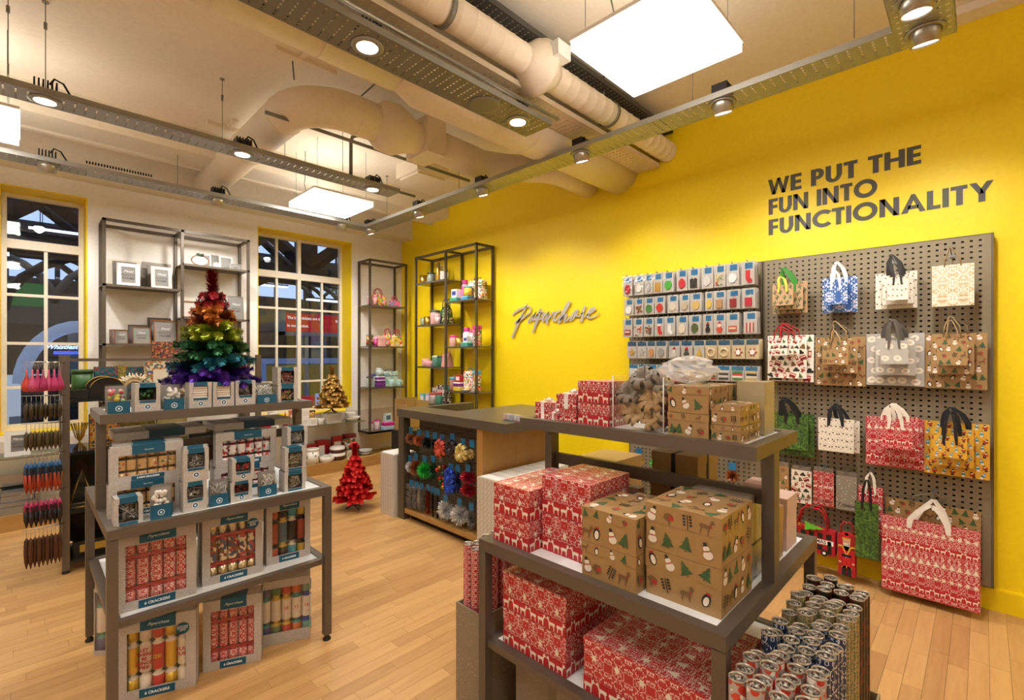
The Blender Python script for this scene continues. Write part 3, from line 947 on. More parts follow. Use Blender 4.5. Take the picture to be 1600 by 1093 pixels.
# ------------------------------------------------------------------ wall lettering
m_ink = M('#4A483F', .5)
def glyph(ch, k=.235):
    """bold geometric capitals as lists of outlines in a unit-height box; returns (outlines, advance)"""
    def ring(cx_, cy_, ro_x, ro_y, ri_x, ri_y, a0, a1, n=20):
        o = [(cx_ + ro_x * math.cos(math.radians(a0 + (a1 - a0) * i / n)), cy_ + ro_y * math.sin(math.radians(a0 + (a1 - a0) * i / n))) for i in range(n + 1)]
        q = [(cx_ + ri_x * math.cos(math.radians(a0 + (a1 - a0) * i / n)), cy_ + ri_y * math.sin(math.radians(a0 + (a1 - a0) * i / n))) for i in range(n + 1)]
        return [[o[i], o[i + 1], q[i + 1], q[i]] for i in range(n)]
    R_ = lambda x0, y0, x1, y1: [(x0, y0), (x1, y0), (x1, y1), (x0, y1)]
    j = k * .84
    if ch == 'E': return [R_(0, 0, k, 1), R_(k, 0, .52, j), R_(k, .5 - j / 2, .50, .5 + j / 2), R_(k, 1 - j, .52, 1)], .60
    if ch == 'F': return [R_(0, 0, k, 1), R_(k, .48 - j / 2, .50, .48 + j / 2), R_(k, 1 - j, .52, 1)], .58
    if ch == 'L': return [R_(0, 0, k, 1), R_(k, 0, .5, j)], .56
    if ch == 'I': return [R_(0, 0, k, 1)], .29
    if ch == 'T': return [R_(.19, 0, .19 + k, 1 - j), R_(0, 1 - j, .58, 1)], .64
    if ch == 'H': return [R_(0, 0, k, 1), R_(.54, 0, .54 + k, 1), R_(k, .5 - j / 2, .54, .5 + j / 2)], .84
    if ch == 'N': return [R_(0, 0, k, 1), R_(.56, 0, .56 + k, 1), [(k, 1), (0, 1), (0, .98), (.56, 0), (.76, 0), (.76, .02)][:0] or [(0, 1), (.56, 0), (.76, 0), (k, 1)]], .86
    if ch == 'P': return [R_(0, 0, k, 1), R_(k, 1 - j, .32, 1), R_(k, .36, .32, .36 + j)] + ring(.32, .68, .27, .32, .27 - k, .32 - j, -90, 90, 12), .66
    if ch == 'U': return [R_(0, .34, k, 1), R_(.48, .34, .48 + k, 1)] + ring(.34, .34, .34, .36, .34 - k, .36 - j, 180, 360, 14), .78
    if ch == 'O': return ring(.53, .5, .53, .53, .53 - k, .53 - k, 0, 360, 32), 1.13
    if ch == 'C': return ring(.53, .5, .53, .53, .53 - k, .53 - k, 45, 315, 24), .92
    if ch == 'A': return [[(0, 0), (k + .02, 0), (.50, .72), (.40, 1)], [(.94, 0), (.54, 1), (.40, 1), (.47, .72), (.72, 0)], R_(.26, .2, .68, .2 + j)], .98
    if ch == 'Y': return [R_(.30, 0, .30 + k, .45), [(0, 1), (.30, .42), (.5, .42), (.43, .62), (.23, 1)], [(.8, 1), (.5, .42), (.38, .42), (.36, .62), (.57, 1)]], .84
    if ch == 'W': return [[(0, 1), (.2, 0), (.38, 0), (.2, 1)][:4], [(.2, 0), (.38, 0), (.62, 1), (.46, 1)], [(.46, 1), (.62, 1), (.86, 0), (.68, 0)], [(.68, 0), (.86, 0), (1.06, 1), (.86, 1)]], 1.12
    return [], .36
sl = thing('wall_slogan', 'dark grey slogan in bold capitals on the yellow wall', 'lettering', (XW, 0, 0))
H_ = .118
for line, zb, yl, yr in (('WE PUT THE', 2.712, 1.172, .275), ('FUN INTO', 2.562, 1.168, .50), ('FUNCTIONALITY', 2.407, 1.168, -.045)):
    wd = 0
    adv = [glyph(c_)[1] for c_ in line]
    tot = sum(adv)
    sx = (yl - yr) / (tot - .06)
    u = 0
    for c_, a_ in zip(line, adv):
        polys, _ = glyph(c_)
        if polys:
            g = MB()
            for p_ in polys:
                g.prism([(q[0] * sx, q[1] * H_) for q in p_], (-.0005, yl - u * sx, zb), (0, -1, 0), (0, 0, 1), .0018)
            g.build('letter', m_ink, sl)
        u += a_
# brushed metal script logo, traced as strokes with their own thickness
lg = thing('wall_logo', 'brushed silver script logo standing off the yellow wall', 'logo', (XW, 0, 0))
def lp(x, y):       # crop pixel -> wall point
    u, v = 780 + x / 8.889, 440 + y / 8.889
    r = (u - 800) / 751.0
    t_ = XW / (ca + r * sa)
    return (t_ * (sa - r * ca), 1.5 + t_ * (553 - v) / 751.0)
strokes = [
    [(200, 470, 12), (230, 430, 16), (300, 385, 20), (380, 350, 18), (430, 345, 14), (460, 375, 14), (445, 425, 16), (390, 470, 18), (320, 520, 22), (260, 560, 30), (225, 575, 10)],
    [(410, 300, 5), (385, 360, 14), (340, 440, 16), (300, 520, 24), (260, 620, 26), (225, 710, 22), (195, 775, 26)],
    [(520, 455, 12), (470, 470, 14), (425, 540, 14), (420, 570, 12), (450, 550, 10), (500, 480, 12), (525, 420, 14), (500, 490, 20), (490, 540, 22), (510, 530, 10), (560, 450, 14)],
    [(590, 372, 14), (570, 440, 30), (540, 540, 32), (505, 640, 20), (485, 708, 16)],
    [(570, 430, 12), (620, 410, 16), (640, 430, 14), (600, 510, 14), (570, 530, 10)],
    [(690, 430, 12), (650, 460, 16), (615, 530, 18), (620, 560, 14), (660, 520, 12), (705, 420, 18), (680, 520, 22), (678, 590, 24)],
    [(690, 540, 10), (720, 490, 16), (760, 430, 18), (790, 425, 12)],
    [(865, 410, 16), (820, 420, 18), (780, 480, 24), (770, 540, 24), (800, 545, 14), (850, 490, 12), (880, 450, 12)],
    [(1000, 280, 22), (960, 330, 36), (910, 430, 34), (870, 520, 30), (840, 575, 22)],
    [(860, 540, 12), (920, 470, 16), (950, 450, 16), (935, 510, 20), (920, 550, 20), (950, 545, 12), (1000, 490, 12)],
    [(1110, 390, 18), (1060, 430, 20), (1020, 490, 22), (1005, 540, 20), (1040, 520, 12), (1080, 450, 14), (1100, 420, 18), (1090, 480, 16), (1120, 485, 10), (1180, 430, 12)],
    [(1210, 340, 20), (1190, 390, 24), (1170, 450, 22), (1175, 490, 22), (1160, 550, 18), (1125, 530, 12)],
    [(1180, 500, 10), (1230, 470, 12), (1300, 420, 14), (1350, 380, 14), (1340, 360, 14), (1290, 380, 18), (1245, 440, 20), (1245, 495, 18), (1290, 505, 12), (1350, 480, 8), (1400, 430, 6)],
]
for st in strokes:
    L_, R2 = [], []
    pts = [(Vector(lp(p[0], p[1])), p[2] * .0011 * .6) for p in st]
    for i, (p, wd) in enumerate(pts):
        d = (pts[min(i + 1, len(pts) - 1)][0] - pts[max(i - 1, 0)][0])
        d.normalize() if d.length > 0 else None
        n_ = Vector((-d.y, d.x))
        L_.append(p + n_ * wd); R2.append(p - n_ * wd)
    g = MB(); m_ = len(pts); vs_ = []
    for dx in (-.022, -.014):
        vs_ += [(dx, q.x, q.y) for q in L_] + [(dx, q.x, q.y) for q in R2]
    fs = []
    for i in range(m_ - 1):
        fs += [(i, i + 1, m_ + i + 1, m_ + i), (2 * m_ + i, 3 * m_ + i, 3 * m_ + i + 1, 2 * m_ + i + 1), (i, 2 * m_ + i, 2 * m_ + i + 1, i + 1), (m_ + i, m_ + i + 1, 3 * m_ + i + 1, 3 * m_ + i)]
    g.add(vs_, fs)
    g.build('stroke', metal_brushed('logo_steel', '#D2CCC9', .35, .55) if st is strokes[0] else bpy.data.materials['logo_steel'], lg)
for (x, y) in ((300, 520), (540, 540), (910, 430), (1190, 390), (1245, 440)):
    p = lp(x, y); g = MB(); g.cyl((-.016, p[0], p[1]), .004, .016, 8, 0, 'x'); g.build('standoff', m_chrome, lg)
# ------------------------------------------------------------------ printed motifs (flat print laid on real faces)
def circ(cx_, cy_, r, n=10, ry=None):
    return [(cx_ + r * math.cos(2 * PI * i / n), cy_ + (ry or r) * math.sin(2 * PI * i / n)) for i in range(n)]
def rc(x0, y0, x1, y1): return [(x0, y0), (x1, y0), (x1, y1), (x0, y1)]
DEER = [(.14, 0), (.20, 0), (.25, .3), (.32, .38), (.58, .36), (.62, 0), (.68, 0), (.72, .4), (.74, .55), (.82, .72), (.97, .74), (.98, .80), (.88, .86), (.90, 1.0), (.84, .92), (.80, 1.0), (.77, .88), (.66, .98), (.72, .84), (.66, .62), (.3, .62), (.10, .60), (.08, .42), (.16, .36)]
TREE = [(.5, 1), (.36, .74), (.42, .74), (.22, .46), (.32, .46), (.08, .14), (.92, .14), (.68, .46), (.78, .46), (.58, .74), (.64, .74)]
# each motif: list of (colour slot, outline)
GREEN, CREAM_, BROWN, RED_, BLACK_, GOLD_, BLUE_, RIBBON_ = range(8)
m_prints = [M('#3E5E36', .6), M('#E9DDCB', .6), M('#7A5A38', .6), M('#B5312A', .6), M('#2B2723', .6), M('#D6A43A', .55), M('#3F8FA8', .6), M('#B81E28', .5)]
MOTIF = {
    'deer': [(CREAM_, DEER)],
    'browndeer': [(BROWN, DEER), (RED_, rc(.70, .5, .82, .62))],
    'tree': [(GREEN, TREE), (BROWN, rc(.45, 0, .55, .14))],
    'snowman': [(CREAM_, circ(.5, .26, .3, 12, .26)), (CREAM_, circ(.5, .62, .2, 10)), (BLACK_, rc(.34, .78, .66, .82)), (BLACK_, rc(.40, .82, .60, 1.0)), (RED_, rc(.34, .45, .66, .52))],
    'robin': [(BROWN, circ(.5, .5, .32, 12, .26)), (RED_, circ(.66, .46, .17, 10)), (BROWN, [(.05, .35), (.3, .45), (.3, .6)]), (BLACK_, rc(.48, .05, .51, .26)), (BLACK_, rc(.58, .05, .61, .26))],
    'sprig': [(BLACK_, rc(.47, 0, .53, .9))] + [(BLACK_, circ(.5 + s * .2, .3 + .18 * i, .1, 6, .07)) for i in range(4) for s in (-1, 1)],
    'penguin': [(BLACK_, circ(.5, .45, .26, 12, .42)), (CREAM_, circ(.52, .4, .17, 10, .3)), (RED_, rc(.36, .82, .66, .94))],
    'bus': [(RED_, rc(0, .1, 1, .9)), (CREAM_, rc(.08, .58, .92, .74)), (BLACK_, rc(.08, .28, .92, .44)), (BLACK_, circ(.22, .1, .1, 8)), (BLACK_, circ(.78, .1, .1, 8))],
    'cab': [(BLACK_, [(.0, .1), (1, .1), (1, .45), (.78, .5), (.68, .8), (.28, .8), (.2, .5), (0, .45)])],
    'dome': [(BROWN, rc(.1, 0, .9, .3)), (BROWN, circ(.5, .45, .28, 12, .34)), (BROWN, rc(.47, .75, .53, 1))],
    'soldier': [(RED_, rc(.3, .35, .7, .7)), (BLACK_, rc(.34, 0, .48, .35)), (BLACK_, rc(.52, 0, .66, .35)), (CREAM_, circ(.5, .76, .13, 8)), (BLACK_, rc(.36, .82, .64, 1.0)), (RED_, rc(.16, .4, .28, .68)), (RED_, rc(.72, .4, .84, .68))],
    'bluesoldier': [(BLUE_, rc(.3, .35, .7, .7)), (CREAM_, rc(.34, 0, .48, .35)), (CREAM_, rc(.52, 0, .66, .35)), (CREAM_, circ(.5, .76, .13, 8)), (BLUE_, rc(.36, .82, .64, 1.0)), (GOLD_, rc(.16, .4, .28, .68)), (GOLD_, rc(.72, .4, .84, .68))],
    'phone': [(RED_, rc(.28, 0, .72, 1)), (CREAM_, rc(.36, .3, .64, .8))],
    'cactus': [(GREEN, rc(.42, 0, .58, 1)), (GREEN, rc(.18, .3, .3, .7)), (GREEN, rc(.18, .3, .45, .42)), (GREEN, rc(.7, .45, .82, .85)), (GREEN, rc(.55, .45, .8, .56))],
    'face': [(CREAM_, circ(.5, .45, .4, 12)), (BLACK_, circ(.36, .52, .05, 6)), (BLACK_, circ(.64, .52, .05, 6)), (BLACK_, rc(.46, .34, .54, .42)), (BROWN, circ(.2, .8, .12, 8)), (BROWN, circ(.8, .8, .12, 8))],
    'bauble': [(CREAM_, circ(.5, .46, .42, 14, .36)), (BLACK_, [(.2, .5), (.5, .58), (.8, .5), (.5, .53)]), (BLACK_, [(.25, .36), (.5, .44), (.75, .36), (.5, .39)]), (GOLD_, rc(.45, .82, .55, .95))],
    'snowflake': [(CREAM_, [(.5 + .46 * math.cos(PI * i / 6) * (1 if i % 2 == 0 else .4), .5 + .46 * math.sin(PI * i / 6) * (1 if i % 2 == 0 else .4)) for i in range(12)])],
    'creamtree': [(CREAM_, TREE), (CREAM_, rc(.45, 0, .55, .14))],
    'diamond': [(CREAM_, [(.5, .1), (.8, .5), (.5, .9), (.2, .5)])],
}
def strip(b, o, ux, uy, u0, u1, v0, v1, lift=.0004):
    o, ux, uy = Vector(o), Vector(ux), Vector(uy); n = ux.cross(uy)
    b.add([o + ux * u + uy * v + n * lift for u, v in ((u0, v0), (u1, v0), (u1, v1), (u0, v1))], [(0, 1, 2, 3)], RIBBON_)
def stamp(b, key, o, ux, uy, u, v, size, rot=0.0, flip=False, lift=.0007):
    o, ux, uy = Vector(o), Vector(ux), Vector(uy)
    n = ux.cross(uy)
    c_, s_ = math.cos(rot), math.sin(rot)
    for k, (slot, poly) in enumerate(MOTIF[key]):
        vs = []
        for p in poly:
            x, y = (p[0] - .5) * size, (p[1] - .5) * size
            if flip: x = -x
            vs.append(o + ux * (u + c_ * x - s_ * y) + uy * (v + s_ * x + c_ * y) + n * (lift + k * .0002))
        f = tuple(range(len(vs)))
        b.add(vs, [tuple(reversed(f)) if flip else f], slot)
def scatter(b, o, ux, uy, w_, h_, keys, size, pitch, seed=0, rotmax=.5, m_=0.6):
    r = random.Random(seed)
    nu, nv = max(1, int(w_ / pitch)), max(1, int(h_ / pitch))
    i = seed
    for j in range(nv):
        for k in range(nu):
            u = (k + .5 + (.25 if j % 2 else -.25) * (nu > 1)) * w_ / nu + r.uniform(-.1, .1) * pitch
            v = (j + .5) * h_ / nv + r.uniform(-.08, .08) * pitch
            u = min(max(u, size * .5), w_ - size * .5); v = min(max(v, size * .5), h_ - size * .5)
            stamp(b, keys[i % len(keys)], o, ux, uy, u, v, size, r.uniform(-rotmax, rotmax))
            i += 1
KRAFT_KEYS = ('tree', 'snowman', 'robin', 'sprig', 'browndeer', 'penguin', 'snowman', 'tree')
def faces_of(x, y, z):      # the two faces and top turned to the shop: (origin, ux, uy, width, height)
    return [((0, y, 0), (0, -1, 0), (0, 0, 1), y, z), ((0, 0, 0), (1, 0, 0), (0, 0, 1), x, z), ((0, 0, z), (1, 0, 0), (0, 1, 0), x, y)]
def gift_box(x0, x1, y0, y1, z0, z1, style, label, group=None, lid=.3, seed=0, ms=None, bow=None):
    """rigid two-piece gift box: base, overlapping lid and its printed motifs"""
    X_, Y_, Z_ = x1 - x0, y1 - y0, z1 - z0
    t = thing('gift_box', label, 'gift box', (x0, y0, z0), group=group)
    mat = {'red': m_red, 'redsm': m_redsm, 'kraft': m_kraft, 'plain': m_kraftd}.get(style, style)
    zl = Z_ * (1 - lid); e = .0018
    b = MB(); b.box(e, X_ - e, e, Y_ - e, 0, zl + .004); base = b.build('base', mat, t)
    b = MB(); b.box(0, X_, 0, Y_, zl, Z_ - .0004); li = b.build('lid', mat, t)
    pr = MB()
    (fo, fu, fv, fw, fh), (so, su, sv, sw, sh), (to, tu, tv, tw, th) = faces_of(X_, Y_, Z_)
    if style in ('red', 'redsm'):
        s = ms or min(.042, Z_ * .42)
        for (o, u, v, w_, h_, nrm) in ((fo, fu, fv, fw, fh, 0), (so, su, sv, sw, sh, 1)):
            n = max(2, int(w_ / (s * .95)))
            strip(pr, o, u, v, .001, w_ - .001, s * .08, s * 1.16)
            for k in range(n):
                stamp(pr, 'deer', o, u, v, (k + .5) * w_ / n, s * .62, s, 0, k % 2 == 1, .0014 if False else .0007)
            if Z_ > .1:
                n = max(2, int(w_ / (s * 1.6)))
                for k in range(n):
                    stamp(pr, ('snowflake', 'diamond')[k % 2], o, u, v, (k + .5) * w_ / n, zl * .78, s * .75)
        if tw > .1:
            for j in range(max(1, int(th / .075))):
                n = max(2, int(tw / (s * 1.15)))
                for k in range(n):
                    stamp(pr, ('deer', 'creamtree', 'snowflake')[j % 3], to, tu, tv, (k + .5) * tw / n, (j + .5) * th / max(1, int(th / .075)), s * .85, 0, False)
        pr.build('reindeer_print', m_prints, base)['kind'] = 'stuff'
    elif style == 'kraft':
        s = ms or min(.046, Z_ * .44)
        scatter(pr, fo, fu, fv, fw, zl, KRAFT_KEYS, s, s * .98, seed)
        scatter(pr, (0, Y_, zl), fu, fv, fw, Z_ - zl, KRAFT_KEYS, min(s, (Z_ - zl) * .9), s * 1.0, seed + 3)
        scatter(pr, so, su, sv, sw, zl, KRAFT_KEYS, s, s * .98, seed + 1)
        scatter(pr, (0, 0, zl), su, sv, sw, Z_ - zl, KRAFT_KEYS, min(s, (Z_ - zl) * .9), s * 1.0, seed + 4)
        scatter(pr, to, tu, tv, tw, th, KRAFT_KEYS, s, s * 1.08, seed + 2, 3.0)
        pr.build('festive_print', m_prints, base)['kind'] = 'stuff'
    elif style == 'plain':
        b = MB(); b.box(X_ * .44, X_ * .52, -.0012, Y_ + .001, -.0, Z_ + .0008); b.box(-.0012, X_ + .001, Y_ * .47, Y_ * .56, 0, Z_ + .0010)
        b.build('ribbon', m_black, t)
    if bow:
        r_ = MB(); loops(r_, (X_ / 2, Y_ / 2, Z_), bow, 5); r_.build('bow', M('#EFE6E0', .5), t)
        b = MB(); b.box(X_ * .4, X_ * .6, -.0012, Y_ + .001, 0, Z_ + .001); b.box(-.0012, X_ + .001, Y_ * .4, Y_ * .6, 0, Z_ + .001); b.build('ribbon', M('#EFE6E0', .5), t)
    return t
def loops(b, c, r, n=8, layers=2, wd=None, mi=0):
    """ribbon bow: rings of folded loops"""
    wd = wd or r * .35
    for L in range(layers):
        for k in range(n):
            a = 2 * PI * (k + .5 * L) / n
            tl = .45 + .55 * L
            rr = r * (1 - .25 * L)
            d = Vector((math.cos(a), math.sin(a), 0)); q = Vector((-math.sin(a), math.cos(a), 0))
            up = Vector((0, 0, 1))
            m_ = 10; vs = []
            for i in range(m_ + 1):
                g = i / m_ * 2 * PI
                rad = rr * .5 * (1 - math.cos(g))
                hgt = rr * (.40 * math.sin(g) + tl * .5 * (1 - math.cos(g)) * (.5 + .25 * math.sin(k * 5.1 + L)))
                p = Vector(c) + d * rad + up * (hgt + .003)
                ww = wd * (.3 + .9 * (1 - math.cos(g)) / 2)
                vs += [p + q * ww * .5, p - q * ww * .5]
            b.add(vs, [(2 * i, 2 * i + 1, 2 * i + 3, 2 * i + 2) for i in range(m_)], mi, True)
G_ = 'boxes on the gift box table'
# --- main deck of the gift box table
gift_box(1.25, 1.59, 1.14, 1.32, ZD, .907, 'red', 'lower red reindeer box of the stack beside the counter corner', G_)
gift_box(1.25, 1.59, 1.14, 1.32, .908, 1.017, 'red', 'upper red reindeer box of the stack beside the counter corner', G_)
gift_box(1.313, 1.56, .925, 1.135, ZD, .931, 'red', 'lower box of the taller red reindeer stack on the middle deck', G_)
gift_box(1.313, 1.56, .925, 1.135, .932, 1.066, 'red', 'upper box of the taller red reindeer stack on the middle deck', G_)
gift_box(1.248, 1.47, .718, .912, ZD, .909, 'kraft', 'lower kraft box with trees and snowmen in the shorter kraft stack', G_, seed=1)
gift_box(1.248, 1.47, .718, .912, .910, 1.019, 'kraft', 'upper kraft box with trees and snowmen in the shorter kraft stack', G_, seed=4)
gift_box(1.290, 1.525, .49, .711, ZD, .931, 'kraft', 'lower kraft festive box of the stack at the deck corner', G_, seed=2, lid=.4)
gift_box(1.290, 1.525, .49, .711, .932, 1.066, 'kraft', 'upper kraft festive box of the stack at the deck corner', G_, seed=6, lid=.4)
gift_box(1.48, 1.60, .72, .91, ZD, .99, 'kraft', 'kraft festive box just behind the shorter kraft stack', G_, seed=3)
gift_box(1.735, 1.93, .742, .935, ZD, 1.005, 'plain', 'lower plain brown box supporting the ribboned box', G_)
gift_box(1.735, 1.925, .745, .93, 1.006, 1.122, 'plain', 'plain brown box tied with a black ribbon under the riser', G_)
gift_box(1.72, 2.02, 1.13, 1.33, ZD, 1.035, m_kraft, 'flat brown box behind the red stacks, under the riser bar', G_)
def clear_box(x0, x1, y0, y1, z0, z1, label, fill=None):
    t = thing('clear_box', label, 'clear box', (x0, y0, z0))
    b = MB(); b.box(0, x1 - x0, 0, y1 - y0, 0, z1 - z0); b.build('plastic_shell', m_film2, t)
    if fill:
        b = MB(); b.box(.006, x1 - x0 - .006, .006, y1 - y0 - .006, .002, (z1 - z0) * .98); b.build('inner_card', fill, t)
    return t
clear_box(1.556, 1.69, .508, .70, .905, 1.06, 'clear plastic box with pale card behind the corner kraft stack', M('#B9B3A6', .3, .2))
clear_box(1.556, 1.69, .505, .70, ZD, .903, 'silver-grey box under the clear plastic box behind the kraft stack', M('#A8A8A6', .25, .5))
clear_box(1.66, 1.715, .94, 1.10, ZD, .985, 'clear box of pastel bows between the red and brown boxes', blotch('pastel_bows', ['#C9A29A', '#9FB6A8', '#D8C6A4', '#B88A7A'], 40))
gift_box(1.73, 1.86, .495, .60, ZD, .975, m_kraft, 'small brown box beside the riser post at the deck edge', G_)
gift_box(1.74, 1.84, .50, .59, .976, 1.06, M('#D8B9AE', .5), 'small pale pink box on top of the brown one beside the riser post', G_)
gift_box(1.90, 2.03, .495, .60, ZD, .985, M('#D8B9AE', .5), 'pale pink box at the far end of the deck edge', G_)
# --- lower deck
gift_box(1.26, 1.62, .985, 1.28, ZL, .558, 'red', 'lower of two large red reindeer boxes on the bottom deck', G_, ms=.042)
gift_box(1.26, 1.62, .985, 1.28, .559, .693, 'red', 'upper of two large red reindeer boxes on the bottom deck', G_, ms=.042)
gift_box(1.262, 1.64, .50, .915, ZL, .598, 'red', 'widest red reindeer box alone on the bottom deck', G_, ms=.046, lid=.12)
# --- riser
XR = 1.482
gift_box(XR, 1.62, .962, 1.10, ZR, 1.316, 'redsm', 'lower red and white box of the pair beside the bows', G_)
gift_box(XR, 1.62, .962, 1.10, 1.317, 1.400, 'redsm', 'upper red and white box of the pair beside the bows', G_)
gift_box(XR, 1.57, 1.107, 1.19, ZR, 1.286, 'redsm', 'lower small red box with white ribbon in the two-box pile', G_, bow=None)
gift_box(XR, 1.585, 1.107, 1.205, 1.287, 1.345, 'redsm', 'small red box with white bow on top of the two-box pile', G_, bow=.022)
gift_box(XR + .02, 1.58, 1.252, 1.335, ZR, 1.302, 'redsm', 'small red cube with white bow at the riser end near the counter', G_, bow=.02)
gift_box(XR, 1.545, 1.196, 1.248, ZR, 1.266, 'redsm', 'tiny red box with white bow between the bigger red ones', G_, bow=.016)
gift_box(1.595, 1.68, 1.21, 1.29, ZR, 1.315, 'redsm', 'small red box with white bow behind the tiny red box', G_, bow=.02)
gift_box(XR, 1.64, .602, .738, ZR, 1.312, 'kraft', 'lower kraft festive box of the pair beside the bows on the riser', G_, seed=7)
gift_box(XR, 1.64, .602, .738, 1.313, 1.398, 'kraft', 'upper kraft festive box of the pair beside the bows on the riser', G_, seed=5)
gift_box(XR, 1.555, .508, .597, ZR, 1.285, 'kraft', 'lower small kraft box at the riser front corner', G_, seed=8)
gift_box(XR, 1.555, .508, .597, 1.286, 1.347, 'kraft', 'upper small kraft box at the riser front corner', G_, seed=9)
gift_box(1.558, 1.655, .508, .597, ZR, 1.285, 'kraft', 'lower small kraft box just behind the riser corner pair', G_, seed=10)
gift_box(1.558, 1.655, .508, .597, 1.286, 1.347, 'kraft', 'upper small kraft box just behind the riser corner pair', G_, seed=11)
gift_box(1.645, 1.735, .602, .735, ZR, 1.398, 'kraft', 'taller kraft box in the back row of the riser', G_, seed=12)
clear_box(1.685, 1.80, .50, .598, ZR, 1.412, 'tall clear-wrapped pale box at the back end of the riser', M('#B8A982', .4))
# --- acrylic bin of bows
ab = thing('acrylic_bin', 'clear acrylic bin of bows standing on the riser', 'bin', (XR, .752, ZR))
for nm, q in (('front_panel', (0, .003, 0, .193, 0, .19)), ('back_panel', (.247, .25, 0, .193, 0, .19)), ('side_panel', (.003, .247, 0, .003, 0, .19)), ('side_panel', (.003, .247, .19, .193, 0, .19)), ('floor_panel', (.003, .247, .003, .19, 0, .003))):
    b = MB(); b.box(*q); b.build(nm, m_film2, ab)
b = MB(); b.tube([(0, 0, 0), (0, 0, .19)], .0022, 5); b.tube([(0, .193, 0), (0, .193, .19)], .0022, 5); b.build('edge', M('#E8E6E2', .2), ab)
def bow(c, r, mat, label, tilt=(0, 0, 0), n=8):
    b = MB(); loops(b, (0, 0, -r * .4), r * 1.1, n, 3, r * .44)
    return tag(b.build('gift_bow', mat, None, c, tilt), label, 'bow', 'loose bows in the acrylic bin')
m_bg, m_bt, m_bp = M('#7E7263', .5), M('#B08E60', .5), M('#B9436E', .5)
bow((1.525, .85, ZR + .185), .05, m_bg, 'grey loop bow heaped at the very top of the acrylic bin', (0, -.7, 0))
bow((1.525, .905, ZR + .13), .046, m_bg, 'grey loop bow against the red boxes in the acrylic bin', (0, -1.0, .2))
bow((1.56, .80, ZR + .16), .046, m_bg, 'grey loop bow at the back of the acrylic bin', (.4, -.5, 0))
bow((1.52, .815, ZR + .11), .048, m_bt, 'tan loop bow in the middle of the acrylic bin', (0, -1.1, 0))
bow((1.52, .875, ZR + .06), .046, m_bt, 'tan loop bow low on the red box side of the acrylic bin', (0, -1.1, .3))
bow((1.515, .81, ZR + .05), .044, m_bt, 'tan loop bow carrying a white price tag in the acrylic bin', (0, -1.2, -.2))
bow((1.62, .80, ZR + .12), .055, m_bp, 'pink bow at the rear of the acrylic bin', (0, -1.0, 0))
bow((1.62, .79, ZR + .05), .055, m_bp, 'pink bow low at the rear of the acrylic bin', (0, -1.0, .5))
bow((1.60, .85, ZR + .06), .05, m_bg, 'grey loop bow buried low in the acrylic bin', (0, -1.0, .5))
b = MB(); b.obox((1.493, .845, ZR + .02), (.002, .045, .016), 0); tag(b.build('price_tag', m_white, None), 'small white price tag lying on the lowest tan bow', 'tag')
# crumpled clear bag on top
r_ = random.Random(4)
b = MB(); nu, nv = 22, 12
vs = []
for j in range(nv):
    for i in range(nu):
        a = 2 * PI * i / nu; p = j / (nv - 1) * PI
        rr = 1 + r_.uniform(-.16, .16)
        vs.append((.06 * rr * math.cos(a) * math.sin(p), .105 * rr * math.sin(a) * math.sin(p), .045 * rr * math.cos(p)))
b.add(vs, [(j * nu + i, j * nu + (i + 1) % nu, (j + 1) * nu + (i + 1) % nu, (j + 1) * nu + i) for j in range(nv - 1) for i in range(nu)])
m_cello = film('cellophane', '#ffffff', .2, .1, .28)
tag(b.build('cellophane_bag', m_cello, None, (1.69, .76, 1.445)), 'crumpled cellophane bag bulging above the kraft boxes', 'bag')
# small silver and pink tags at the near end of the worktop
for k, (y, c_) in enumerate(((2.47, '#C9C9CC'), (2.50, '#D9D9DA'), (2.53, '#B9B9C0'), (2.56, '#D0D0D4'), (2.59, '#D8B9B0'))):
    t = thing('ribbon_packet', 'shiny silver ribbon packet %s from the counter corner' % ['first', 'second', 'third', 'fourth', 'fifth'][k], 'packet', (2.545 + .01 * (k % 2), 2.44 + .037 * k, 1.0), -.6, 'packets on the worktop corner')
    b = MB(); b.box(0, .035, 0, .022, .008, .05); b.build('packet_body', M(c_, .25, .3), t)
    b = MB()
    for q in range(3): b.ball((.006 + q * .011, .006, .005), .005, 8)
    b.build('bead', M('#D0208A' if k < 2 else '#1F7FA0', .3), t)

# ------------------------------------------------------------------ wrapping paper rolls
def roll_mesh(L, r=.0205):
    b = MB(); b.lathe([(r, 0), (r, L)], n=16, cap=False); return b
m_capd = M('#6F665B', .35, .4)
def make_roll(mat, L, band=None):
    t = thing('wrapping_roll', 'x', 'wrapping paper', group='wrapping paper rolls')
    roll_mesh(L).build('paper_sleeve', mat, t)
    b = MB(); b.lathe([(.0209, L - .004), (.0213, L), (.0195, L + .001), (.019, L - .005)], n=16, cap=False); e = b.build('end_cap', m_rim, t)
    b = MB(); b.lathe([(.0005, L - .012), (.004, L - .004), (.007, L - .003), (.009, L - .010), (.014, L - .004), (.0192, L - .009)], n=16, cap=False); b.build('core', m_foil, e)
    if band:
        b = MB(); b.lathe([(.0209, L * .25), (.0209, L * .48)], n=16, cap=False); b.build('paper_band', band, t)
    return t
m_rim = M('#B9AD9C', .25, .5)
m_foil = blotch('crumpled_cellophane', ['#6E665A', '#BDB5A8', '#3E382F', '#8C8478'], 160, .2)
m_santa = blotch('santa_paper', ['#C8352C', '#EFE7DD', '#D24A36', '#F0E6DC', '#C8352C'], 46, .35, '#B3AAA0', .5)
m_navyp = ornament('navy_scroll_paper', '#1C2E52', '#D9DDE2', .03, 90, .95)
m_sage = ornament('sage_kraft_paper', '#5C6B48', '#B49A6C', .03, 90, .2)
m_plaid = blotch('plaid_paper', ['#1A1712', '#4A2018', '#252019', '#6A2A20'], 60, .4)
m_redroll = m_redsm
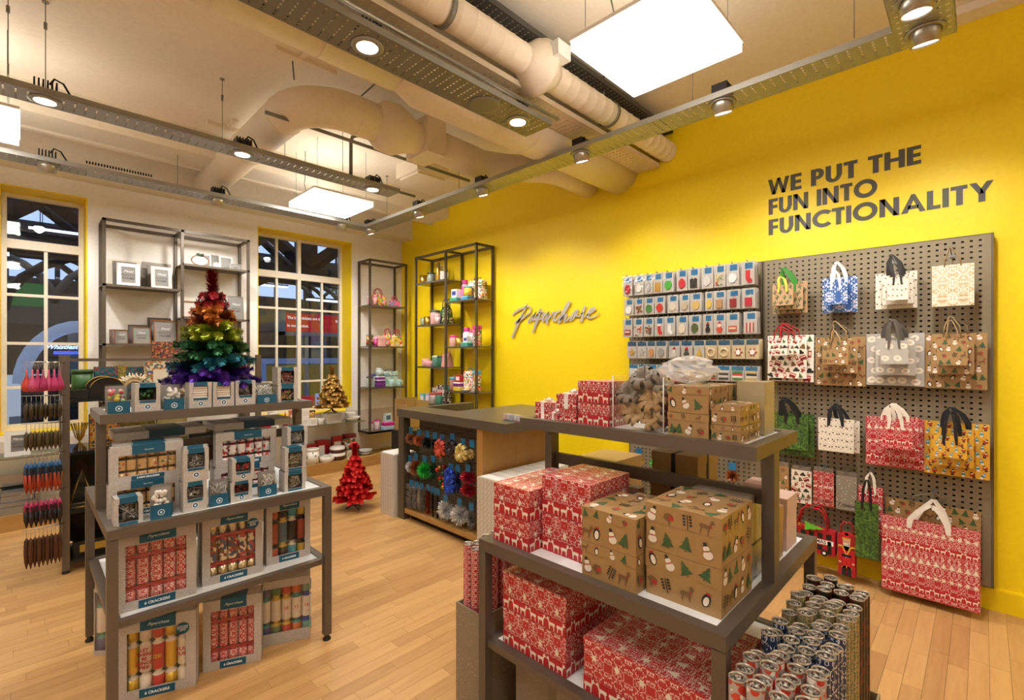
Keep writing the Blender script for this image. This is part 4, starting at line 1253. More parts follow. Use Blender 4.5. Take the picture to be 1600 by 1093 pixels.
protos = [make_roll(m_santa, .70), make_roll(m_navyp, .70), make_roll(m_sage, .70, M('#C6A070', .6)), make_roll(m_plaid, .70, M('#C9551F', .6))]
names = ['red Santa paper roll', 'navy scroll paper roll', 'sage and kraft paper roll', 'dark plaid paper roll']
RB = 1.16
used = set()
r_ = random.Random(9)
for c_ in range(17):
    kind = 0 if c_ < 5 else 1 if c_ < 9 else 2 if c_ < 13 else 3
    for q in range(4):
        if c_ in (4, 8, 12) and q == 3: continue
        x = RB + .023 + c_ * .0475 + (.012 if q % 2 else 0); y = .283 + q * .0445 
        if kind == 0 and c_ == 4 and q < 2: kind2 = 1
        else: kind2 = kind
        dz = r_.uniform(-.012, .012) - (.008 if kind2 == 3 else 0)
        ords = ['first', 'second', 'third', 'fourth', 'fifth'][(c_ if c_ < 5 else (c_ - 5) % 4)]
        rows = ['outermost', 'second outer', 'second inner', 'innermost'][q]
        lab = '%s, %s row, %s in the %s file beside the table' % (names[kind2], ords, 'standing', rows)
        if kind2 not in used:
            t = protos[kind2]; t.location = (x, y, .02 + dz + .012); t['label'] = lab; used.add(kind2)
        else:
            dup(protos[kind2], (x, y, .02 + dz + .012), lab, r_.uniform(0, 6))
t = thing('roll_bin', 'low cardboard bin holding the wrapping rolls at the table end', 'bin', (RB - .012, .245, 0))
m_bin = speckle('bin_card', '#A08C6C', '#E0D6C4', 120, .12)
for nm, q in (('side_panel', (0, .87, 0, .006, 0, .36)), ('side_panel', (0, .87, .193, .199, 0, .36)), ('end_panel', (0, .006, .006, .193, 0, .36)), ('end_panel', (.864, .87, .006, .193, 0, .36)), ('base_panel', (.006, .864, .006, .193, 0, .006))):
    b = MB(); b.box(*q); b.build(nm, m_bin, t)
# second bin behind the table's counter-side leg
t = thing('roll_bin', 'speckled grey bin of red rolls behind the gift table leg', 'bin', (1.255, 1.385, 0))
m_bin2 = speckle('speckled_bin', '#8E816C', '#D8CFBF', 90, .14)
for nm, q in (('side_panel', (0, .60, 0, .006, 0, .48)), ('side_panel', (0, .60, .16, .166, 0, .48)), ('end_panel', (0, .006, .006, .16, 0, .48)), ('end_panel', (.594, .60, .006, .16, 0, .48)), ('base_panel', (.006, .594, .006, .16, 0, .006))):
    b = MB(); b.box(*q); b.build(nm, m_bin2, t)
pr = make_roll(m_redroll, .70, M('#174A68', .6))
first = True
for c_ in range(6):
    for q in range(3):
        x, y = 1.29 + c_ * .05, 1.418 + q * .048
        lab = 'red reindeer paper roll, %s file, %s roll from the table leg, in the speckled bin' % (['near', 'middle', 'far'][q], ['first', 'second', 'third', 'fourth', 'fifth', 'sixth'][c_])
        if first: pr.location = (x, y, .01); pr['label'] = lab; first = False
        else: dup(pr, (x, y, .01 + r_.uniform(0, .02)), lab, r_.uniform(0, 6))
for (x0, y0, dx, dy, h_, lab) in ((1.33, .92, .5, .36, .37, 'speckled grey storage carton on the floor under the gift table, counter side'), (1.33, .50, .5, .38, .36, 'speckled grey storage carton on the floor under the gift table, roll side')):
    t = thing('storage_carton', lab, 'carton', (x0, y0, 0))
    b = MB(); b.box(0, dx, 0, dy, 0, h_); b.build('carton_body', m_bin2, t)
    b = MB(); b.box(-.002, 0, dy * .45, dy * .55, 0, h_); b.box(0, dx, dy * .45, dy * .55, h_, h_ + .001); b.build('tape', M('#7A6E5A', .4), t)
# ------------------------------------------------------------------ pegboard goods: hooks, bags, packets
def make_hook(L):
    t = thing('peg_hook', 'x', 'hook', group='pegboard hooks')
    b = MB(); b.box(-.006, .0, -.012, .012, -.018, .018); b.build('back_plate', m_galvd, t)
    b = MB(); b.tube([(0, 0, 0), (-L, 0, .004), (-L - .006, 0, .016)], .0028, 6); b.build('prong', m_galvd, t)
    return t
hook_s, hook_l = make_hook(.15), make_hook(.21)
hk_used = [False, False]
def hook(y, z, lab, long=False, x=3.929):
    i = 1 if long else 0
    src = hook_l if long else hook_s
    if not hk_used[i]:
        hk_used[i] = True; src.location = (x, y, z); src['label'] = lab; return src
    return dup(src, (x, y, z), lab)
ORD = ['first', 'second', 'third', 'fourth', 'fifth', 'sixth', 'seventh', 'eighth', 'ninth', 'tenth', 'eleventh']

# gift bags -------------------------------------------------------
def ribbon_strip(b, pts, wd, mi=0):
    """flat ribbon along pts (3-D), its width lying across the Y axis"""
    vs = []
    for i, p in enumerate(pts):
        w_ = wd if not isinstance(wd, (list, tuple)) else wd[i]
        vs += [(p[0], p[1] - w_ / 2, p[2]), (p[0], p[1] + w_ / 2, p[2])]
    b.add(vs, [(2 * i, 2 * i + 1, 2 * i + 3, 2 * i + 2) for i in range(len(pts) - 1)], mi, True)
def gift_bag(x, y0, y1, z0, z1, mat, label, hz, hy=None, handle='cord', hcol='#B08A57', keys=None, ms=.04, seed=0, group='hanging gift bags', thick=.014, tilt=0.0, deer=0, ground=None):
    """flat-folded paper bag with two handles gathered on a hook at height hz"""
    hy = (y0 + y1) / 2 if hy is None else hy
    if hz > .8: hz -= .045
    t = thing('gift_bag', label, 'gift bag', (x, y0, z0), group=group)
    W_, H2_ = y1 - y0, z1 - z0
    b = MB()
    # front and back panels joined by tucked gussets
    prof = [(0, 0), (-.0, W_), (thick * .5, W_ - .006), (thick, W_), (thick, 0), (thick * .5, .006)]
    n = len(prof)
    vs = [(p[0], p[1], 0) for p in prof] + [(p[0] + (thick * .5 - p[0]) * .5, p[1], H2_) for p in prof]
    fs = [(i, n + i, n + (i + 1) % n, (i + 1) % n) for i in range(n)] + [tuple(range(n))]
    b.add(vs, fs)
    body = b.build('bag_body', mat, t)
    pr = MB()
    k = thick * .25 / max(H2_, .01)
    uy = Vector((k, 0, 1))
    o = (-.0006, W_, 0)
    if keys:
        scatter(pr, o, (0, -1, 0), uy, W_, H2_, keys, ms * .8, ms * .82, seed)
    if deer:
        for r__ in range(deer):
            nn = max(2, int(W_ / (ms * .95)))
            vv = H2_ * (r__ + .5) / deer * .92 + ms * .25
            if r__ % 3 == 0: strip(pr, o, (0, -1, 0), uy, .001, W_ - .001, vv - ms * .56, vv + ms * .56)
            for q in range(nn):
                stamp(pr, ('deer', 'snowflake', 'creamtree')[r__ % 3], o, (0, -1, 0), uy, (q + .5) * W_ / nn, H2_ * (r__ + .5) / deer * .92 + ms * .25, ms, 0, q % 2 == 1)
    if keys or deer: pr.build('printed_motif', m_prints, body)['kind'] = 'stuff'
    hp = Vector((0, hy - y0, hz - z0))
    hm = M(hcol, .55)
    if handle == 'cord':
        for s_ in (0, 1):
            b = MB()
            a = W_ * .3; xx = thick * (.1 + .8 * s_)
            b.tube([(xx, a, H2_ - .012), (xx, a + .005, H2_ + (hz - z1) * .45), (hp.x + thick * s_, hp.y - .008, hp.z - .004), (hp.x + thick * s_, hp.y, hp.z), (hp.x + thick * s_, hp.y + .008, hp.z - .004), (xx, W_ - a - .005, H2_ + (hz - z1) * .45), (xx, W_ - a, H2_ - .012)], .0028, 6)
            b.build('handle', hm, t)
    else:
        for s_ in (0, 1):
            b = MB(); a = W_ * .30; xx = -.003 + (thick + .004) * s_
            wd = max(.012, min(.03, W_ * .11))
            for sg, ya in ((1, a), (-1, W_ - a)):
                mid = (ya + hp.y) / 2 + sg * -.006
                ribbon_strip(b, [(xx, ya, H2_ - .02 - (.03 if not s_ else 0)), (xx, ya + sg * .004, H2_), (xx - .004, mid, (H2_ + hp.z) / 2 + .01), (xx, hp.y - sg * .004, hp.z)], [wd * .7, wd, wd, wd * .55])
            b.build('ribbon_handle', hm, t)
    return t
m_cactus = M('#B9966C', .6)
m_blue = ornament('blue_damask_paper', '#28589A', '#E4E8EE', .05, 60, .45)
m_facebag = M('#DDD5C4', .55)
m_damask = ornament('cream_damask_paper', '#BFA173', '#E8E2CE', .045, 80, -.25)
m_london = M('#EFE7D8', .55)
m_baub = M('#B2ABA1', .5)
def fir():
    t = NT('fir_branch_print'); v = t.coord()
    a = t.noise(v, 60, 6, .7); c_ = t.noise(v, 14, 3, .6)
    f = t.math('MULTIPLY', t.math('SUBTRACT', a, .36), 2.6)
    f = t.math('MULTIPLY', f, t.math('MULTIPLY_ADD', c_, 1.5, .1))
    t.base(t.mix(f, '#10240F', '#6F9A3E'), .5); return t.m
m_fir = fir()
m_yelbag = M('#DDA92C', .55)
HX = 3.80
for (y, col_) in ((1.02, 'first'), (.71, 'second'), (.405, 'third'), (.132, 'fourth')):
    for z, rw in ((2.10, 'top'), (1.70, 'second'), (1.172, 'third')):
        hook(y, z, 'long steel hook of the %s bag column, %s row of the pegboard' % (col_, rw), True)
# top row
gift_bag(3.83, .872, 1.09, 1.79, 2.012, m_cactus, 'brown cactus gift bag with green ribbon, behind a smaller one', 2.165, 1.02, 'ribbon', '#3A8A2C', ('cactus',), .05, 1)
gift_bag(3.79, .89, 1.05, 1.815, 1.99, m_cactus, 'brown cactus gift bag hidden second in the top row cactus set', 2.15, 1.02, 'ribbon', '#3A8A2C', ('cactus',), .045, 2)
gift_bag(3.73, .935, 1.065, 1.842, 1.985, m_cactus, 'smallest brown cactus gift bag with yellow ribbon at the front', 2.09, 1.015, 'ribbon', '#E8D24A', ('cactus',), .04, 3)
gift_bag(3.83, .584, .782, 1.78, 2.015, m_blue, 'large blue damask gift bag with white ribbon', 2.165, .70, 'ribbon', '#E9E6E0')
gift_bag(3.76, .628, .757, 1.828, 1.975, m_blue, 'small blue damask gift bag hung in front of the large one', 2.10, .70, 'ribbon', '#E9E6E0')
gift_bag(3.83, .285, .49, 1.785, 2.012, m_facebag, 'large cream gift bag with animal faces and black ribbon', 2.165, .405, 'ribbon', '#2A2826', ('face',), .05, 4)
gift_bag(3.79, .30, .45, 1.81, 1.99, m_facebag, 'middle cream gift bag with animal faces in the nested set', 2.165, .405, 'ribbon', '#2A2826', ('face',), .045, 4)
gift_bag(3.74, .32, .42, 1.83, 1.972, m_facebag, 'small cream animal face gift bag in front of its set', 2.10, .39, 'ribbon', '#2A2826', ('face',), .042, 6)
gift_bag(3.78, .033, .214, 1.78, 2.02, m_damask, 'cream and gold damask gift bag with twisted rope handles', 2.16, .132, 'cord', '#A58458')
# second row
LON = ('bus', 'dome', 'cab', 'soldier', 'phone', 'bus', 'tree', 'dome')
gift_bag(3.845, .836, 1.13, 1.305, 1.635, m_london, 'large white city-print gift bag with red buses and red cord', 1.77, 1.02, 'cord', '#C01C22', LON, .06, 1)
gift_bag(3.80, .87, 1.115, 1.33, 1.62, m_london, 'middle white city-print gift bag in the red bus set', 1.765, 1.02, 'cord', '#C01C22', LON, .05, 2)
gift_bag(3.72, .97, 1.09, 1.494, 1.61, m_london, 'tiny white city-print gift bag nearest in the red bus set', 1.74, 1.02, 'cord', '#C01C22', LON, .036, 3)
gift_bag(3.74, .90, 1.00, 1.50, 1.605, m_london, 'tiny white city-print gift bag beside the nearest one', 1.74, 1.015, 'cord', '#C01C22', LON, .034, 5)
gift_bag(3.85, .545, .828, 1.288, 1.615, m_kraft, 'largest kraft festive gift bag in the second column set', 1.765, .71, 'cord', '#8C7A60', KRAFT_KEYS, .05, 1)
gift_bag(3.80, .58, .775, 1.376, 1.597, m_kraft, 'middle kraft festive gift bag in the second column set', 1.765, .705, 'cord', '#B99A6A', KRAFT_KEYS, .046, 2)
gift_bag(3.74, .62, .762, 1.432, 1.56, m_kraft, 'small kraft festive gift bag in front in the second column set', 1.70, .70, 'cord', '#C0A070', KRAFT_KEYS, .04, 3)
gift_bag(3.85, .252, .54, 1.302, 1.63, m_baub, 'largest silver bauble gift bag with dark satin ribbon', 1.765, .405, 'ribbon', '#4B443C', ('bauble',), .07, 1)
gift_bag(3.80, .29, .487, 1.37, 1.60, m_baub, 'middle silver bauble gift bag in the nested set', 1.765, .40, 'ribbon', '#5A5248', ('bauble',), .062, 2)
gift_bag(3.74, .32, .454, 1.44, 1.583, m_baub, 'small silver bauble gift bag in front of the nested set', 1.76, .395, 'ribbon', '#5A5248', ('bauble',), .06, 3)
gift_bag(3.86, -.02, .25, 1.296, 1.622, m_kraft, 'largest kraft festive gift bag in the column by the pegboard end', 1.765, .132, 'cord', '#8C7A60', KRAFT_KEYS, .05, 5)
gift_bag(3.80, .033, .22, 1.384, 1.614, m_kraft, 'middle kraft festive gift bag in the column by the pegboard end', 1.765, .132, 'cord', '#B99A6A', KRAFT_KEYS, .046, 6)
gift_bag(3.74, .06, .19, 1.436, 1.59, m_kraft, 'small kraft festive gift bag in front by the pegboard end', 1.74, .132, 'cord', '#C0A070', KRAFT_KEYS, .042, 7)
# third row
gift_bag(3.84, .832, 1.135, .782, 1.082, m_fir, 'large green fir-branch gift bag with black ribbon', 1.235, 1.02, 'ribbon', '#151412')
gift_bag(3.80, .86, 1.06, .83, 1.06, m_fir, 'second green fir-branch gift bag in front of the large one', 1.235, 1.02, 'ribbon', '#151412')
gift_bag(3.84, .575, .76, .85, 1.06, m_facebag, 'rear white gift bag printed with grey bears', 1.21, .71, 'ribbon', '#1E1F26', ('face',), .05, 7)
gift_bag(3.80, .60, .80, .85, 1.07, m_facebag, 'front white gift bag printed with grey bears and black bow', 1.20, .71, 'ribbon', '#1E1F26', ('face',), .048, 8)
gift_bag(3.845, .252, .542, .79, 1.10, m_red, 'large red reindeer gift bag with cream ribbon in the third row', 1.235, .40, 'ribbon', '#E9DFCF', None, .034, 0, deer=3)
gift_bag(3.80, .27, .45, .85, 1.115, m_red, 'middle red reindeer gift bag nested in the third row', 1.235, .40, 'ribbon', '#E9DFCF', None, .03, 0, deer=2)
gift_bag(3.74, .296, .464, .92, 1.09, m_red, 'small red reindeer gift bag at the front of the third row set', 1.235, .40, 'ribbon', '#E9DFCF', None, .028, 0, deer=2)
NUTS = ('soldier', 'bluesoldier')
gift_bag(3.85, -.03, .255, .782, 1.098, m_yelbag, 'large yellow nutcracker-print gift bag with black ribbon', 1.23, .13, 'ribbon', '#17171A', NUTS, .045, 1)
gift_bag(3.80, .035, .222, .845, 1.066, m_yelbag, 'middle yellow nutcracker-print gift bag in the nested set', 1.23, .13, 'ribbon', '#17171A', NUTS, .04, 2)
gift_bag(3.74, .062, .205, .904, 1.03, m_yelbag, 'small yellow nutcracker-print gift bag at the front of its set', 1.21, .132, 'ribbon', '#17171A', NUTS, .036, 3)
# fourth row: tissue paper packs
def tissue_pack(y0, y1, z0, z1, mat, label, keys=None, ms=.03, deer=0, txt='Printed\nTissue'):
    t = thing('tissue_pack', label, 'tissue pack', (3.86, y0, z0), group='tissue packs on the pegboard')
    W_, H2_ = y1 - y0, z1 - z0
    b = MB(); b.box(0, .014, 0, W_, 0, H2_ * .88); body = b.build('paper_block', mat, t)
    b = MB(); b.box(-.0012, -.0004, -.003, W_ + .003, -.003, H2_); b.build('clear_sleeve', m_film2, t)
    b = MB(); b.box(.002, .006, .004, W_ - .004, H2_ * .88, H2_); b.build('hanging_flap', M('#A79F92', .25, .5), t)
    pr = MB()
    if keys: scatter(pr, (-.0002, W_, 0), (0, -1, 0), (0, 0, 1), W_, H2_ * .86, keys, ms, ms * 1.1, 2)
    if deer:
        for q in range(4): stamp(pr, 'deer', (-.0002, W_, 0), (0, -1, 0), (0, 0, 1), (q + .5) * W_ / 4, H2_ * .5, ms)
    if keys or deer: pr.build('printed_motif', m_prints, body)['kind'] = 'stuff'
    text(t, '3 tissue', .034, m_ink, (-.002, W_ / 2, .035), '-x', 0, .3)
    hook((y0 + y1) / 2, z1 - .008, 'short steel hook holding the ' + label.split(' tissue')[0].lower() + ' tissue pack', False)
    return t
tissue_pack(.995, 1.10, .46, .72, m_kraft, 'Kraft festive tissue pack partly behind the table post', KRAFT_KEYS, .034)
tissue_pack(.853, .978, .447, .71, m_london, 'Cream city-print tissue pack with red buses', LON, .034)
tissue_pack(.722, .842, .458, .722, m_red, 'Red reindeer tissue pack between the cream and grey packs', None, .03, 1)
tissue_pack(.592, .708, .456, .715, speckle('grey_star_tissue', '#9B8F80', '#EFEAE2', 70, .2), 'Grey star-speckled tissue pack beside the bottle bags')
# bottle bags and the big bags
hook(.52, .74, 'long steel hook carrying the two bottle bags', True)
gift_bag(3.84, .453, .582, .332, .645, m_red, 'tall red reindeer bottle bag with cream ribbon behind the green one', .735, .52, 'ribbon', '#E9DFCF', None, .03, 0, deer=4)
gift_bag(3.76, .466, .588, .203, .558, m_fir, 'tall green fir-branch bottle bag with black ribbon', .70, .525, 'ribbon', '#151412')
hook(.21, .66, 'long steel hook carrying the largest bags near the floor', True)
gift_bag(3.885, .006, .445, .20, .585, m_kraft, 'extra large kraft festive gift bag behind the red one near the floor', .655, .21, 'cord', '#8C7A60', KRAFT_KEYS, .055, 2)
gift_bag(3.84, .012, .435, .04, .47, m_red, 'second extra large red gift bag tucked behind the front one', .62, .21, 'ribbon', '#E9DFCF', None, .04, 0, deer=3, thick=.03)
gift_bag(3.76, .008, .45, .045, .50, m_red, 'extra large red reindeer gift bag near the floor with cream ribbon', .60, .215, 'ribbon', '#EDE5D8', None, .034, 0, deer=5, thick=.035)
# red bus bag
t = thing('felt_bag', 'red double-decker bus bag with a green tree on its roof', 'bag', (3.78, .70, .15))
b = MB(); b.box(0, .07, 0, .265, 0, .165); b.build('bus_body', M('#A8141C', .8), t)
def decal(parent, name, mat, poly, o, d=.0015, ux=(0, -1, 0), uy=(0, 0, 1)):
    b = MB(); b.prism(poly, o, ux, uy, d); return b.build(name, mat, parent)
for k in range(5): decal(t, 'window', m_black, rc(0, 0, .03, .034), (-.0002, .25 - k * .05, .108))
for k in range(4): decal(t, 'window', m_black, rc(0, 0, .03, .034), (-.0002, .25 - k * .05, .028))
decal(t, 'door', m_black, rc(0, 0, .022, .085), (-.0002, .042, .012))
decal(t, 'banner', m_white, rc(0, 0, .25, .03), (-.0002, .258, .070))
text(t, 'CHRISTMAS', .032, m_ink, (-.0025, .133, .0855), '-x', .0004)
for y in (.215, .06):
    b = MB(); b.cyl((-.006, y, .014), .02, .006, 14, 0, 'x'); w_ = b.build('wheel', m_black, t)
    b = MB(); b.cyl((-.0075, y, .014), .009, .002, 12, 0, 'x'); b.build('hub', m_white, w_)
b = MB(); b.prism([((p[1]) * .13, (p[0] - .5) * .075) for p in TREE], (-.01, .19, .175), (0, -1, 0), (0, 0, 1), .004); b.build('felt_tree', M('#63B52A', .8), t)
decal(t, 'felt_star', m_gold, [(.016 * math.cos(PI * i / 5 + .3) * (1 if i % 2 == 0 else .45), .016 * math.sin(PI * i / 5 + .3) * (1 if i % 2 == 0 else .45)) for i in range(10)], (-.012, .205, .178), .003)
for s_ in (0, 1):
    b = MB(); b.tube([(.005 + s_ * .06, .04, .16), (.005 + s_ * .06, .065, .27), (.005 + s_ * .06, .09, .30), (.005 + s_ * .06, .17, .30), (.005 + s_ * .06, .2, .27), (.005 + s_ * .06, .225, .16)], .006, 6); b.build('handle', M('#A8141C', .8), t)
hook(.835, .445, 'short steel hook holding the red bus bag handles')
# nutcracker bag
t = thing('felt_bag', 'red felt bottle bag shaped as a bearded toy soldier', 'bag', (3.78, .588, .05))
b = MB(); b.box(0, .05, 0, .094, 0, .27); b.build('bag_body', M('#B0161E', .8), t)
m_fr, m_fy, m_fs, m_fk = M('#C81C22', .8), M('#E3B62E', .8), M('#E8B593', .8), M('#17151A', .8)
for nm, mt, pl in (('tunic', m_fr, rc(.022, .10, .072, .195)), ('leg', m_fr, rc(.024, .05, .045, .10)), ('leg', m_fr, rc(.049, .05, .07, .10)), ('boot', m_fk, rc(.022, 0, .045, .052)), ('boot', m_fk, rc(.049, 0, .072, .052)),
        ('boot_cuff', m_fy, [(.02, .05), (.047, .05), (.047, .068), (.02, .058)]), ('boot_cuff', m_fy, [(.047, .05), (.074, .05), (.074, .058), (.047, .068)]), ('arm', m_fr, rc(.003, .09, .019, .185)), ('arm', m_fr, rc(.075, .09, .091, .185)),
        ('epaulette', m_fy, rc(.001, .178, .022, .196)), ('epaulette', m_fy, rc(.072, .178, .093, .196)), ('hand', m_fs, circ(.011, .086, .008)), ('hand', m_fs, circ(.083, .086, .008)),
        ('face', m_fs, rc(.027, .20, .067, .238)), ('beard', m_white, circ(.047, .19, .02, 12, .026)), ('hat', m_fr, rc(.026, .248, .068, .29)), ('hat_band', m_fy, rc(.024, .236, .07, .25)), ('hat_badge', m_fy, circ(.047, .272, .011, 8))):
    decal(t, nm, mt, pl, (-.0002, .094, 0), .003)
for nm, mt, pl in (('belt', m_fk, rc(.02, .125, .074, .14)), ('buckle', m_white, rc(.04, .124, .054, .141)), ('sash', m_fy, [(.022, .19), (.03, .19), (.046, .142), (.04, .142)]), ('sash', m_fy, [(.072, .19), (.064, .19), (.048, .142), (.054, .142)]), ('eye', m_fk, circ(.039, .224, .003, 6)), ('eye', m_fk, circ(.055, .224, .003, 6)), ('moustache', m_white, [(.032, .212), (.062, .212), (.056, .204), (.038, .204)])):
    decal(t, nm, mt, pl, (-.0034, .094, 0), .002)
b = MB(); b.tube([(.02, .012, .26), (.02, .014, .32), (.02, .03, .345), (.02, .064, .345), (.02, .08, .32), (.02, .082, .26)], .005, 6); b.build('handle', M('#B0161E', .8), t)
hook(.635, .385, 'short steel hook holding the toy soldier bag')

# small packets -----------------------------------------------------
def blob(seed, n=14, jit=.25):
    r = random.Random(seed)
    return [((.5 + .5 * math.cos(2 * PI * i / n) * (1 - jit * r.random())), (.5 + .5 * math.sin(2 * PI * i / n) * (1 - jit * r.random()))) for i in range(n)]
STAR = [(.5 + .5 * math.cos(PI / 2 + PI * i / 5) * (1 if i % 2 == 0 else .42), .5 + .5 * math.sin(PI / 2 + PI * i / 5) * (1 if i % 2 == 0 else .42)) for i in range(10)]
SOCK = [(.3, 1), (.72, 1), (.72, .4), (.98, .2), (.9, .02), (.55, 0), (.3, .3)]
m_packcard = M('#BDB7AE', .3)
m_cardtan = M('#C9B68F', .4)
m_hdr = M('#1E6E9C', .4)
m_hdrd = M('#25536F', .4)
def packet(y, w_, z0, z1, label, kind, cols, card, hdr, hz_top, x=3.775, seed=0):
    h_ = z1 - z0
    t = thing('craft_packet', label, 'packet', (x, y - w_, z0), group='packets on the pegboard')
    b = MB(); b.box(0, .004, 0, w_, 0, h_); b.build('card', card, t)
    hh = .26 * h_
    if hz_top: decal(t, 'header', hdr, rc(.004, 0, w_ - .004, hh), (-.0002, w_, h_ - hh - .003), .0012)
    else: decal(t, 'header', hdr, rc(w_ * .28, 0, w_ * .85, hh), (-.0002, w_, h_ - hh - .012), .0012)
    sx, sy = w_ * .72, h_ * .52
    o = (-.0012, w_ * .86, h_ * .08)
    sc_ = lambda P: [(p[0] * sx, p[1] * sy) for p in P]
    m0 = M(cols[0], .55); m1 = M(cols[-1], .55)
    if kind == 'blob': decal(t, 'contents', m0, sc_(blob(seed)), o, .008)
    elif kind == 'beads':
        b = MB(); r = random.Random(seed)
        for k in range(16): b.ball((-.006, w_ * (.18 + .64 * r.random()), h_ * (.1 + .45 * r.random())), .007, 6, k % len(cols))
        b.build('contents', [M(c_, .5) for c_ in cols], t)
    elif kind == 'strips':
        b = MB()
        for k in range(5): b.box(-.007, -.001, w_ * (.2 + .13 * k), w_ * (.28 + .13 * k), h_ * .08, h_ * (.5 + .04 * (k % 2)), k % len(cols))
        b.build('contents', [M(c_, .5) for c_ in cols], t)
    elif kind == 'bands':
        b = MB()
        for k in range(4): b.box(-.006, -.001, w_ * .12, w_ * .88, h_ * (.1 + .15 * k), h_ * (.22 + .15 * k), k % len(cols))
        b.build('contents', [M(c_, .5) for c_ in cols], t)
    elif kind == 'box':
        decal(t, 'contents', m0, sc_(rc(.15, .05, .85, .85)), o, .014); decal(t, 'string', m1, [(sx * .45, sy * .85), (sx * .5, sy * .85), (sx * .8, sy * 1.25), (sx * .75, sy * 1.25)], o, .003)
    elif kind == 'star': decal(t, 'ornament', m0, sc_(STAR), o, .006)
    elif kind == 'tree': decal(t, 'ornament', m0, sc_(TREE), o, .006)
    elif kind == 'sock': decal(t, 'ornament', m0, sc_(SOCK), o, .006); decal(t, 'cuff', m1, sc_(rc(.28, .86, .74, 1.02)), o, .008)
    elif kind == 'ring':
        b = MB(); b.tube([(-.005, w_ * .5 + w_ * .3 * math.cos(a), h_ * .32 + w_ * .3 * math.sin(a)) for a in [2 * PI * k / 14 for k in range(14)]], .007, 6, closed=True); b.build('ornament', m0, t)
        decal(t, 'bow', m1, [(0, 0), (.016, .008), (.032, 0), (.032, .016), (.016, .008), (0, .016)], (-.012, w_ * .5 + .016, h_ * .32 + w_ * .26), .003)
    elif kind == 'figure':
        decal(t, 'ornament', m0, sc_(circ(.5, .3, .34, 12, .3)), o, .006); decal(t, 'ornament_head', m1, sc_(circ(.5, .72, .22, 10)), o, .007); decal(t, 'ornament_hat', M('#B32028', .6), sc_([(.28, .82), (.72, .82), (.55, 1.08)]), o, .009)
    elif kind == 'flake':
        decal(t, 'ornament', m0, sc_([(.5 + .5 * math.cos(PI * i / 6) * (1 if i % 2 == 0 else .45), .5 + .5 * math.sin(PI * i / 6) * (1 if i % 2 == 0 else .45)) for i in range(12)]), o, .005)
        decal(t, 'ornament_centre', m1, sc_(circ(.5, .5, .26, 10)), o, .008)
    elif kind == 'bus': decal(t, 'ornament', m0, sc_(rc(.05, .1, .95, .6)), o, .005); decal(t, 'ornament_window', m1, sc_(rc(.15, .3, .85, .45)), o, .007)
    b = MB(); b.box(-.0165, -.0160, -.002, w_ + .002, -.004, h_ + .002); b.build('clear_bag', m_film, t)
    return t
